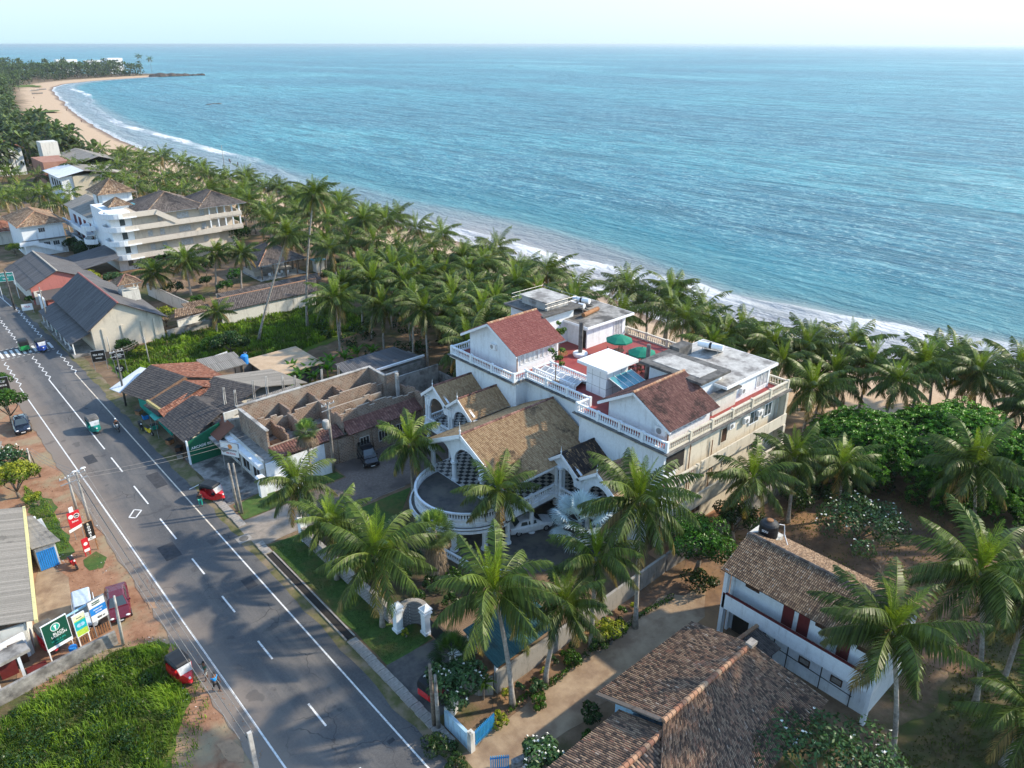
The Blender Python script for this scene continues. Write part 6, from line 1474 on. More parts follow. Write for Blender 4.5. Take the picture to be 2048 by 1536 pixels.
# ------------------------------------------------------------------ white two storey house at the right
wh = thing('white_house', 'white two storey house with a long balcony and speckled brown tile roof', 'house', (0,0,0))
g = MB(); gable_wall_y(g, 11.9,.2,43.0,48.6,0,6.3,7.7,0,45.3,6.0); gable_wall_y(g, 23.0,.2,43.0,48.6,0,6.3,7.7,0,45.3,6.0); g.box(43.4,12.1,0,43.6,23.0,6.3); g.box(48.4,12.1,0,48.6,23.0,6.0); g.build('wall', M['white'], wh)
one('balcony_floor', M['oldwhite'], wh, (42.1,11.95,3.0,43.4,23.2,3.2)); one('balcony_parapet', M['white'], wh, (42.05,11.95,2.75,42.2,23.2,4.1)); one('parapet_rail', M['redwood'], wh, (42.03,11.95,4.1,42.24,23.2,4.17))
one('end_column', M['white'], wh, (42.05,23.0,0,42.5,23.3,6.3)); one('end_column', M['white'], wh, (42.05,11.6,0,42.4,11.9,6.3))
gable_y(wh, 41.9,49.4,11.4,23.6,7.8,6.15,M['t_old2'],M['t_grey'],.14,.24,xm=45.3,ze2=5.9,under=M['brownwood'])
for y in (18.6,17.4,14.4): door(wh,'x-',y,3.2,.85,2.3,43.4,M['redwood'])
for y in (21.6,16.0,13.0): window(wh,'x-',y,4.7,1.0,.6,43.4,M['brownwood'],M['brownwood'],bars=0)
one('lower_wall', M['white'], wh, (42.9,12.1,0,43.1,21.2,2.75)); one('porch_recess', M['dark'], wh, (43.35,21.4,0,43.39,22.8,2.5))
for y in (14.2,16.6): window(wh,'x-',y,1.3,.7,.45,42.9,M['brownwood'],M['slab'],bars=0)
window(wh,'x-',20.2,.4,1.0,1.6,42.9,M['white_clean'],M['dark'],bars=2)
g = MB()
for y in (13.1,15.3,17.9,19.0): g.tube([(42.86,y,0),(42.86,y,2.7)], .035, 5)
g.tube([(42.86,13,1.0),(42.86,19.2,1.3)], .03, 5); g.build('pipe', M['black'], wh)
one('tank_plinth', M['oldwhite'], wh, (46.2,22.2,6.3,48.2,24.2,7.0))
p = (47.2,23.0)
t = thing('water_tank', 'black plastic water tank on the end of the white house\'s roof', 'water tank', (p[0],p[1],7.0)); g = MB(); g.lathe((0,0,0), [(.72,0),(.74,.1),(.72,.35),(.74,.4),(.72,.75),(.74,.8),(.72,1.1),(.60,1.25),(.28,1.38)], 22); g.build('body', M['black'], t, smooth=False)
g = MB(); g.lathe((0,0,1.36), [(.26,0),(.26,.10),(.2,.13)], 16); g.build('lid', M['rust'], t); text_mesh('lettering', 'SDU', .26, M['signwhite'], t, (-.745,-.10,.75), (R(90),0,R(-82)), bold=.01)
g = MB(); g.tube([(.6,-.5,1.0),(.95,-.75,.9),(.8,-.95,.2),(.2,-1.6,-.1),(-.9,-2.0,-.45)], .04, 6); g.build('pipe', M['signwhite'], t)
# big brown tiled house in the foreground
th = thing('tiled_house', 'low house under a broad old brown tile roof with terracotta ridge, bottom of the photo', 'house', (0,0,0))
g = MB(); RZ = 5.3
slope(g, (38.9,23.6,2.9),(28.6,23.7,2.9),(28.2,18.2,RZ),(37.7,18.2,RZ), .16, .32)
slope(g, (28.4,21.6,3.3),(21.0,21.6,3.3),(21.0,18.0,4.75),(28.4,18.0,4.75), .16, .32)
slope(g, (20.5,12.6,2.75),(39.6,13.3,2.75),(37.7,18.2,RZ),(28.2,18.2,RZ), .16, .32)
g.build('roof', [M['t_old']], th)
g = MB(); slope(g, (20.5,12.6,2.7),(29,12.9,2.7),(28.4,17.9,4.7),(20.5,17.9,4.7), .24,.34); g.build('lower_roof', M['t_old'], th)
g = MB(); ridge_caps(g, (28.2,18.2,RZ+.06),(37.7,18.2,RZ+.06),.18,.36); g.build('ridge', M['rust_tile_ridge'], th); g = MB(); ridge_caps(g, (21,17.95,4.85),(28.1,17.95,4.85),.18,.36); g.build('lower_ridge', M['rust_tile_ridge'], th)
g = MB(); g.beam((28.5,23.6,3.0),(28.2,18.3,RZ+.05),.3,.12); g.build('verge', M['t_grey'], th)
one('wall', m_wall('pale_blue_wall', (.40,.62,.80)), th, (29.2,14.0,0,38.0,22.6,2.9),(22.0,14.0,0,29.2,21.0,3.0))
g = MB(); g.box(37.2,17.9,RZ+.1,37.9,18.4,RZ+.35); g.build('ridge_end', M['slab'], th)
t = thing('lean_to', 'dark tiled lean-to with terracotta ridge between the brown roof and the white house', 'lean-to', (0,0,0)); quad_roof(t, [(38.6,18.2,2.4),(41.9,18.0,2.4),(42.0,20.2,2.9),(39.0,20.4,2.9)], M['t_grey']); g = MB(); ridge_caps(g, (39.0,20.3,3.0),(42.2,20.1,3.0),.14,.35); g.build('ridge', M['rust_tile_ridge'], t); one('leg', M['bark'], t, (38.8,18.3,0,38.95,18.45,2.4))

# ------------------------------------------------------------------ left edge: corrugated roof house, shed, walls
t = thing('corrugated_roof_house', 'house with grey corrugated roof and yellowed eave at the left edge', 'house', (0,0,0))
g = MB(); slope(g, (5.0,73.6,3.1),(2.35,56.0,3.1),(-3.6,57.0,4.6),(-1.2,74.4,4.6),.26,20,.045,0); g.build('roof', M['asb'], t); g = MB(); g.beam((5.1,73.6,3.0),(2.45,55.9,3.0),.22,.30); g.build('fascia', m_wall('yellowed_fascia', (.68,.62,.30), (.25,.22,.12), .7, 1.2), t)
g = MB(); g.beam((4.2,73.0,1.45),(1.7,56.4,1.45),.2,2.9); g.beam((1.7,56.4,1.45),(-4,57.2,1.45),.2,2.9); g.build('wall', M['oldwhite'], t)
g = MB(); g.beam((1.5,56.1,1.3),(-1.6,55.4,1.3),.2,2.2); g.build('porch_wall', M['white'], t); one('porch_opening', M['brownwood'], t, (.3,55.45,.2,1.3,55.55,2.2))
t = thing('small_shed', 'small grey roofed shed with blue shutter beside the corrugated roof house', 'shed', (0,0,0))
g = MB(); slope(g, (5.4,72.6,2.5),(6.4,66.6,2.5),(4.2,66.2,2.9),(3.8,72.4,2.9),.25,9,.03,0); g.build('roof', M['asb'], t); g = MB(); g.box(4.4,66.9,0,6.0,71.9,2.3); g.build('wall', M['oldwhite'], t)
g = MB()
for k in range(9): g.box(4.45+k*.16,66.80,.1,4.58+k*.16,66.88,2.0)
g.build('shutter', M['blue'], t)
one('post', M['signwhite'], t, (5.3,73.0,0,5.7,73.4,1.9))
block_wall('boundary_wall', 'mossy grey wall between the tall grass and the parking area', [(6.8,53.3),(3.4,53.0),(0.4,52.6),(-5,51.9)], 1.2, .25, M['concrete'])
t = thing('porch', 'concrete roofed porch with dark red doors at the left edge', 'porch', (0,0,0)); g = MB(); g.beam((-3,54.0,2.2),(1.4,54.7,2.2),1.4,.25); g.build('roof', M['concrete'], t)
one('pillar', M['white'], t, (-1.0,53.6,0,-.8,53.8,2.1)); one('pillar', M['white'], t, (.6,53.9,0,.8,54.1,2.1)); one('door', M['redwood'], t, (-.6,54.9,0,.5,55.0,2.0)); one('ramp', M['redwood'], t, (.9,53.6,.03,2.2,54.9,.12)); one('railing', M['metal'], t, (-2.6,53.6,.5,-1.1,53.65,1.0))
t = thing('pale_hut', 'pale hut with dark lattice front beside the parked dark car', 'hut', (0,0,0)); g = MB(); slope(g, (6.2,90.6,2.6),(5.2,86.4,2.6),(1.5,87,3.2),(2.2,91,3.2),.25,9,.03,0); g.build('roof', M['asb'], t); one('wall', M['concrete'], t, (2.2,86.8,0,5.2,90.4,2.5)); one('lattice', M['black'], t, (5.4,87.0,.2,5.5,93.0,2.3)); one('post', M['signwhite'], t, (5.9,86.6,0,6.1,86.8,2.6))

# ------------------------------------------------------------------ warehouse with the little lantern tower
t = thing('warehouse', 'large warehouse with grey sheet roof, red ridge, blank cream gable and lantern tower', 'warehouse', (0,0,0))
G1, G2 = 118.4, 139.0
g = MB(); gable_wall_y(g, G1,.25,22.6,32.6,0,3.9,7.0,0,26.8,3.6); gable_wall_y(g, G2,.25,22.6,32.6,0,3.9,7.0,0,26.8,3.6); g.box(22.6,G1+.25,0,22.85,G2,3.9); g.box(32.35,G1+.25,0,32.6,G2,3.6)
for x in (23.9,26.6,29.4,31.2): g.box(x,G1-.15,0,x+.35,G1,3.6)
g.build('wall', m_wall('warehouse_plaster', (.60,.55,.46), (.20,.18,.15), .8, .5), t)
gable_y(t, 22.0,33.3,G1-.5,G2+.5,7.15,3.7,M['asb_dark'],M['pink'],.26,1.8,xm=26.8,ze2=3.4,under=M['brownwood'])
g = MB(); slope(g, (19.6,G1+.5,2.1),(19.6,G2,2.1),(22.5,G2,3.2),(22.5,G1+.5,3.2),.26,1.8,.035,.01); g.build('verandah_roof', M['asb_dark'], t)
g = MB()
for k in range(8): g.box(19.9,G1+1+k*2.7,0,20.05,G1+1.15+k*2.7,2.1)
g.box(19.9,G1+.6,.9,19.98,G1+7,1.0); g.build('verandah_post', M['signwhite'], t); one('verandah_plinth', M['concrete'], t, (19.6,G1,0,22.5,G2,.25)); one('teal_panel', M['teal'], t, (22.4,133,0.3,22.58,138.5,2.6))
tw = one('lantern_tower', M['oldwhite'], t, (29.6,126.0,4.6,32.2,128.4,6.2)); g = MB()
for x in (29.7,32.0):
    for y in (126.1,128.2): g.box(x,y,6.2,x+.14,y+.14,7.6)
g.box(29.6,126.0,6.6,32.2,126.1,6.75); g.build('tower_post', M['oldwhite'], t); hip(t, 29.0,32.8,125.4,129.0,8.7,7.5,M['t_old2'],M['t_redbrown'],.3,.35,name='tower_roof')
# enclosure walls beside it
block_wall('enclosure_wall', 'grey wall running back from the warehouse around the fenced plot', [(34.8,118.6),(39.5,119.6),(39.6,127),(38.0,143)], 2.2, .22, M['oldwhite'], M['slab'])
block_wall('enclosure_wall', 'mossy low wall in front of the fenced plot', [(32.9,118.3),(36.4,118.8),(44,118.9)], 1.2, .22, M['concrete'])
t = thing('garden_hut', 'tiny beige hut with dark window at the end of the long tiled wall', 'hut', (0,0,0)); one('wall', M['beige'], t, (38.0,121.4,0,40.6,124,2.3)); window(t,'y-',39.3,.9,.8,.9,121.4,M['white'],M['dark'],bars=0); g = MB(); slope(g, (37.6,121.0,2.3),(41,121.0,2.3),(41,124.4,3.0),(37.6,124.4,3.0),.25,.4); g.build('roof', M['t_old2'], t)
# long low building with two tiled slopes
t = thing('long_building', 'long low stone building with a double grey tile roof beyond the green lot', 'building', (0,0,0))
g = MB(); g.beam((41.5,117.8,1.25),(58.5,117.9,1.25),.3,2.5); g.build('wall', M['oldwhite'], t)
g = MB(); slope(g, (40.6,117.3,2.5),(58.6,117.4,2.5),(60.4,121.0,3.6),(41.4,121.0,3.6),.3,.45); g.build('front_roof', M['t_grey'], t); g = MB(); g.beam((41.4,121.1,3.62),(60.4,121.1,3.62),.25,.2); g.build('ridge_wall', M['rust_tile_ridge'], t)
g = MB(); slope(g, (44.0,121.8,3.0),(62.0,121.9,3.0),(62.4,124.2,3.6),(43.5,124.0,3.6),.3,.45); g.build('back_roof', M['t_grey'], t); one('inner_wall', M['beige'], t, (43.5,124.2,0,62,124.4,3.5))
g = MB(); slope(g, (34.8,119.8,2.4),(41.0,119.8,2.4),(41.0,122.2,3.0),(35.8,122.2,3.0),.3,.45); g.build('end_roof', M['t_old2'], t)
# pavilion by the beach garden
t = thing('pavilion', 'small open pavilion with dark hipped tile roof and white chairs', 'pavilion', (0,0,0)); hip(t, 56.8,67.0,137.0,148.0,6.2,3.1,M['t_grey'],M['rust_tile_ridge'],.35,.5)
for k, (x, y) in enumerate(((57.6,137.8),(60,137.6),(62.5,137.6),(65,137.8),(66.4,140),(66.4,145),(57.6,145))): one('post', M['bark'], t, (x-.1,y-.1,0,x+.1,y+.1,3.1))
one('bar_counter', M['beige'], t, (57.4,141,0,59,146,1.1)); one('floor', M['concrete_light'], t, (57,137.4,0.02,66.6,147.6,.12))
for k in range(5):
    t = thing('plastic_chair', 'white plastic chair at the front of the small pavilion', 'chair', (59.6+k*.9,138.6+.5*(k % 2),.12), k*.9, 'white chairs at the pavilion'); one('seat', M['signwhite'], t, (-.25,-.25,.4,.25,.25,.45)); one('backrest', M['signwhite'], t, (-.25,.2,.45,.25,.25,.9)); one('leg', M['signwhite'], t, (-.22,-.22,0,-.16,-.16,.4),(.16,-.22,0,.22,-.16,.4),(-.22,.16,0,-.16,.22,.4),(.16,.16,0,.22,.22,.4))
tag(one('terrace_slab', M['pink'], None, (79,116,0.02,87,122,.18)), 'reddish concrete terrace by the beach under the palms', 'terrace')
t = thing('kiosk', 'little stone kiosk with turquoise roof beside the pavilion', 'kiosk', (0,0,0)); one('wall', M['oldwhite'], t, (68.2,135.8,0,70.0,137.4,2.4)); one('roof', M['glass_blue'], t, (67.9,135.5,2.4,70.3,137.7,2.55))

# ------------------------------------------------------------------ beige balconied hotel
bh = thing('balconied_hotel', 'four storey beige hotel with curved white balconies and dark hipped roofs', 'hotel', (0,0,0))
BE = M['beige']; PB = m_wall('pale_balcony_plaster', (.60,.55,.48), (.2,.18,.16), .6, .5)
one('main_wall', BE, bh, (43.0,163.0,0,60.0,176,10.8)); one('corner_wall', M['white'], bh, (39.0,163.2,0,42.99,176,11.6)); one('wing_wall', M['white'], bh, (38.8,176.01,0,45.5,196,9.0)); one('tower_wall', M['white'], bh, (42.0,178,9.0,48.0,185,13.2))
for k, z in enumerate((2.7,5.5,8.3,10.9)):
    arcb = [(40.6-3.0*math.sin(R(a)), 163.8+3.0*math.cos(R(a))) for a in range(20, 191, 15)]
    g = MB(); g.prism([(41.5,166.2)]+arcb+[(43.5,161.0),(43.5,163)], z-.2, z, 0)
    for i_, (a, b) in enumerate(zip(arcb[:-1], arcb[1:])): g.beam((*a,z+.4+.003*(i_%2)),(*b,z+.4+.003*(i_%2)),.2,1.0)
    g.build('round_balcony', M['white'], bh)
    L = (60, 60, 58, 47.5)[k]; g = MB(); g.box(40.6,161.2,z-.21,L,163.0,z-.01); g.box(40.6,161.2,z,L,161.38,z+.8); g.build('long_balcony', PB, bh)
g = MB(); g.beam((47.3,161.1,11.2),(51.0,161.1,8.9),.2,1.0); g.build('outside_stair', PB, bh)
for z in (.6,3.4,6.2,9.0):
    for x in (46.0,48.4,53.0,57.0):
        if z > 8 and x < 47: continue
        window(bh,'y-',x,z,.9 if x != 53 else 2.4,1.2,163.0,PB,M['glass_pane'],bars=1 if x != 53 else 3)
for z in (.8,3.4,6.2,9.0): window(bh,'y-',41.2,z,1.0,1.7,163.2,M['white_clean'],M['glass'],bars=0)
one('end_block', BE, bh, (56.5,164.0,0,63.6,172,8.1)); one('gallery_back', BE, bh, (59.5,166,8.3,63.0,172,10.6))
for z in (8.3,5.5):
    one('gallery_floor', PB, bh, (57.0,161.8,z-.25,65.0,164.0,z)); one('gallery_rail', PB, bh, (57.0,161.7,z,65.0,161.9,z+.8)); one('gallery_side', PB, bh, (64.9,164.0,z-.25,65.1,172,z+.8))
    for x in (58.2,59.9,61.5,63.1,64.7): one('gallery_column', M['white'], bh, (x-.13,162.0,z,x+.13,162.3,z+2.5))
hip(bh, 45.0,58.5,161.4,177,13.7,10.8,M['t_grey'],M['t_old2'],.4,.5); hip(bh, 55.5,66.2,160.9,174,13.2,10.7,M['t_grey'],M['t_old2'],.4,.5); hip(bh, 41.0,49.0,177,186,15.6,13.0,M['t_old2'],M['t_old2'],.4,.5)
hip(bh, 40.2,44.8,167.0,171.5,13.6,12.1,M['t_old2'],M['t_old2'],.4,.5); one('roof_room', M['white'], bh, (40.8,167.6,11.61,44.2,170.9,12.1))
g = MB(); slope(g, (38.0,196,8.9),(38.0,176,8.9),(43.0,176,10.6),(43.0,196,10.6),.35,1.5,.03,0); slope(g, (48,176,9.0),(48,196,9.0),(43.0,196,10.6),(43.0,176,10.6),.35,1.5,.03,0); g.build('wing_roof', M['asb'], bh)
for z in (2.6,5.4):
    g = MB(); g.box(37.0,176,z-.2,38.8,195,z); g.box(37.0,176,z,37.2,195,z+.9); g.build('wing_balcony', M['white'], bh)
    for y in (179,183,187,191): door(bh,'x-',y,z,2.0,1.9,38.8,M['redwood'])
    arcb = [(38.4-2.0*math.sin(R(a)), 175.5+2.0*math.cos(R(a))) for a in range(0, 181, 20)]; g = MB(); g.prism(arcb, z-.2+1.4, z+1.4)
    for a, b in zip(arcb[:-1], arcb[1:]): g.beam((*a,z+1.8),(*b,z+1.8),.18,.9)
    g.build('round_balcony', M['white'], bh)
window(bh,'x-',181.5,10.0,1.2,2.4,42.0,M['white_clean'],M['dark']); one('glass_pyramid', M['glass_blue'], bh, (46,171,11.2,48,173,11.5))
# white box house with hipped roof
t = thing('white_hip_house', 'white two storey house with brown hipped roof left of the balconied hotel', 'house', (0,0,0)); one('wall', M['white'], t, (27.4,188,0,35.4,202,6.6)); hip(t, 26.6,36.2,187.2,203,8.8,6.6,M['t_old2'],M['rust_tile_ridge'],.4,.5)
one('canopy', M['concrete_dark'], t, (27.0,187.2,3.4,36.4,188,3.55)); one('balcony', M['white'], t, (26.4,187.0,2.6,30,188,2.8),(26.4,187,2.8,30,187.15,3.5)); 
for x, z in ((31.2,5.0),(31.6,1.9),(33.4,1.9)): window(t,'y-',x,z,1.2,.9,188,M['white_clean'],M['glass'],bars=2)
g = MB(); g.beam((29,187.2,3.0),(34,186.6,1.0),.15,.9); g.build('stair_rail', M['white'], t)
# red walled warehouse
t = thing('red_wall_warehouse', 'low warehouse with grey sheet roof and faded red gable by the road', 'warehouse', (0,0,0)); g = MB(); gable_wall_y(g, 150.6,.25,21.0,31.6,0,3.0,5.2,0,25.6,2.6); g.build('gable', M['pink'], t); one('wall', M['oldwhite'], t, (21.0,150.9,0,21.3,168,3.0),(21.3,150.2,0,22.6,150.5,2.4))
gable_y(t, 20.2,32.5,150.2,169,5.4,2.8,M['asb_dark'],M['beige'],.3,1.8,xm=25.6,ze2=2.4,under=M['brownwood']); g = MB(); slope(g, (29,158,2.6),(29,170,2.6),(40,172,4.0),(38,158,4.0),.3,1.8,.03,0); g.build('annex_roof', M['asb_dark'], t)
t = thing('low_store', 'small flat roofed store between the red gabled warehouse and the large warehouse', 'store', (0,0,0)); one('wall', M['pink'], t, (22.0,143.6,0,26.5,149,2.4)); one('roof', M['t_grey'], t, (21.6,143.2,2.4,27,149.4,2.55)); one('white_end', M['white'], t, (21.2,142.6,0,21.5,146,3.0))
# houses at the left background
t = thing('background_house', 'brick house with red-brown side wall at the left background', 'house', (0,0,0)); one('wall', m_noise('red_plaster', (.30,.15,.11), (.40,.22,.16), .5, .9, .1), t, (50,272,0,58,288,9)); one('roof_block', M['oldwhite'], t, (54,290,8,59,296,13)); g = MB(); slope(g, (58,272,7.5),(58,300,7.5),(66,300,9.5),(66,272,9.5),.5,2,.05,0); slope(g, (74,300,7.0),(74,272,7.0),(66,272,9.5),(66,300,9.5),.5,2,.05,0); g.build('roof', M['asb'], t); one('side', M['oldwhite'], t, (58,273,0,73,299,7))
t = thing('background_house', 'cream house with white sheet roof and pale blue end behind the palms', 'house', (0,0,0)); one('wall', m_plain('cream_house', (.52,.47,.36), .8), t, (53,252,0,66,268,7)); one('blue_end', M['white'], t, (50,252.5,0,53,268,7)); g = MB(); slope(g, (49,251,7),(49,270,7),(56,270,8.4),(56,251,8.4),.5,2,.05,0); g.build('roof', M['zinc'], t); g = MB(); slope(g, (67.5,270,6.6),(67.5,251,6.6),(56,251,8.4),(56,270,8.4),.5,2,.05,0); g.build('back_roof', M['asb'], t)
for y in (255,258,261,264): door(t,'x-',y,3.4,1.6,2.2,50,M['dark'])
t = thing('background_house', 'tall white house with orange tiled roof cut by the left edge', 'house', (0,0,0)); one('wall', M['white'], t, (44,318,0,53,336,9)); g = MB(); slope(g, (54,317,8.8),(54,337,8.8),(48.5,337,11.6),(48.5,317,11.6),.5,.6); slope(g, (43,337,8.8),(43,317,8.8),(48.5,317,11.6),(48.5,337,11.6),.5,.6); g.build('roof', M['t_rust'], t)
t = thing('background_house', 'low house with old red tiles left of the white hip roofed house', 'house', (0,0,0)); one('wall', M['oldwhite'], t, (18,205,0,29,214,3)); hip(t, 17,30,204,215,5.4,3,M['t_rust'],None,.4,.5)
# headland hotel, beach buildings
t = thing('headland_hotel', 'long white hotel block on the wooded headland', 'hotel', (0,0,0))
hb = G(240,146); x0, y0 = hb[0], hb[1]
one('wall', M['white_clean'], t, (x0-16,y0-6,0,x0+6,y0+14,22),(x0-44,y0+8,0,x0-16,y0+22,19),(x0-78,y0+40,0,x0-48,y0+56,20))
for k in range(5):
    for z in range(3): window(t,'y-',x0-41+k*5,4+z*5,3.6,2.2,y0+8,M['white_clean'],M['glass'],bars=0)
for k in range(3):
    for z in range(4): window(t,'y-',x0-13+k*5.4,2.5+z*5,3.6,2.2,y0-6,M['white_clean'],M['glass'],bars=0)
g = MB()
for i in range(40):
    s = i/39; y = 1236+s*16+rng.uniform(-6,6); x = 395+s*78; r = rng.uniform(4,9)*(1-s*.5); g.ball((x,y,-1.5), r, 1.4, 1, rng.uniform(.35,.75), 7)
o = g.build('headland_rocks', M['stone_grey'] if 0 else m_noise('dark_rock', (.045,.035,.03), (.11,.085,.07), .3, .95, .5)); tag(o, kind='structure')
for (px, py, lb, s) in ((425,208,'small dark rock awash in the bay',2.6),(355,116,'small dark reef far out beyond the headland',4.0),(1020,132,'low reef with white water far out to sea',4.0)):
    p = G(px, py, -2); g = MB()
    for k in range(5): g.ball((p[0]+rng.uniform(-2,2)*s, p[1]+rng.uniform(-1.5,1.5)*s, -2.3), s*rng.uniform(.3,.9), 1.3, 1, rng.uniform(.25,.6), 7)
    tag(g.build('sea_rock', M['concrete_dark']), lb, 'rock')
for (px, py) in ((70,182),(83,180),(75,188)):
    p = G(px, py); t = thing('fishing_boat', 'small fishing boat drawn up on the bay beach', 'boat', (p[0],p[1],0), rng.uniform(-.5,.5), 'fishing boats on the bay beach'); g = MB(); vs = []
    for i in range(7):
        s = i/6; w = 1.1*math.sin(math.pi*(.12+.8*s)); x = -4.5+9*s; vs += [(x,-w,1.1+.4*abs(s-.5)),(x,0,.1),(x,w,1.1+.4*abs(s-.5))]
    g.mesh(vs, [(i*3+k,i*3+k+1,i*3+k+4,i*3+k+3) for i in range(6) for k in range(2)]); g.build('hull', M['metal'], t); g = MB(); g.tube([(-3,3,.4),(3,3,.4)], .2, 6); g.tube([(-1.5,0,1.2),(-1.5,3,.5)], .06, 4); g.tube([(1.5,0,1.2),(1.5,3,.5)], .06, 4); g.build('outrigger', M['bark'], t)
# ------------------------------------------------------------------ vehicles
def wheel(parent, x, y, r, w):
    g = MB(); g.tube([(x-w/2,y,r),(x+w/2,y,r)], r, 16); o = g.build('wheel', M['rubber'], parent)
    g = MB(); g.tube([(x-w/2-.01,y,r),(x+w/2+.01,y,r)], r*.58, 12); g.build('rim', M['metal'], o); return o
def loft(secs):
    """skin a list of closed cross-sections"""
    n = len(secs[0]); vs = [p for s in secs for p in s]
    fs = [(i*n+k, i*n+(k+1)%n, (i+1)*n+(k+1)%n, (i+1)*n+k) for i in range(len(secs)-1) for k in range(n)]
    fs += [tuple(range(n-1,-1,-1)), tuple((len(secs)-1)*n+k for k in range(n))]; return vs, fs
def three_wheeler(x, y, rz, body, label, canopy=None, group='three wheelers'):
    t = thing('three_wheeler', label, 'three wheeler', (x,y,.05), rz, group); canopy = canopy or M['black']
    S = []                                                       # lower tub, +Y is forward
    for (yy, hw, z0, z1) in ((-1.28,.52,.42,.95),(-1.2,.62,.28,1.0),(-.5,.65,.24,.98),(.0,.64,.22,.55),(.45,.58,.22,.55),(.72,.46,.26,1.0),(.98,.30,.34,1.02),(1.20,.16,.40,.86)):
        S.append([(-hw,yy,z0),(hw,yy,z0),(hw*1.0,yy,(z0+z1)/2),(hw*.93,yy,z1),(-hw*.93,yy,z1),(-hw,yy,(z0+z1)/2)])
    g = MB(); g.mesh(*loft(S)); g.build('body', body, t, smooth=False)
    S = []
    for (yy, hw, z0, z1) in ((-1.26,.56,.95,1.50),(-1.22,.62,.95,1.66),(-.9,.64,1.42,1.76),(-.2,.64,1.46,1.80),(.42,.60,1.48,1.74),(.56,.56,1.50,1.62)):
        S.append([(-hw,yy,z0),(hw,yy,z0),(hw,yy,z0+(z1-z0)*.6),(hw*.8,yy,z1),(-hw*.8,yy,z1),(-hw,yy,z0+(z1-z0)*.6)])
    g = MB(); g.mesh(*loft(S)); g.build('canopy', canopy, t, smooth=False)
    g = MB()
    for s in (-1,1): g.tube([(s*.60,-.35,.95),(s*.60,-.35,1.5)], .03, 5); g.tube([(s*.46,.78,1.0),(s*.55,.52,1.55)], .03, 5)
    g.build('frame', body, t)
    g = MB(); g.mesh([(-.44,.80,1.0),(.44,.80,1.0),(.52,.58,1.52),(-.52,.58,1.52)], [(0,1,2,3)]); g.mesh([(-.44,.78,1.0),(.44,.78,1.0),(.52,.56,1.52),(-.52,.56,1.52)], [(3,2,1,0)]); g.build('windscreen', M['glass_pane'], t)
    one('seat', M['black'], t, (-.5,-.95,.55,.5,-.45,.75),(-.3,-.1,.5,.3,.25,.68)); 
    wheel(t, -.55, -.85, .21, .12); wheel(t, .55, -.85, .21, .12); wheel(t, 0, 1.05, .21, .11)
    g = MB(); g.tube([(0,1.18,.80),(0,1.27,.80)], .09, 10); g.build('headlight', M['signwhite'], t)
    g = MB(); g.tube([(-.34,.55,1.02),(0,.72,1.0),(.34,.55,1.02)], .02, 5); g.build('handlebar', M['black'], t)
    g = MB(); g.lathe_e((0,1.10,.42), .26, .7, 1.1, .5, 10, 0); g.build('mudguard', body, t); return t
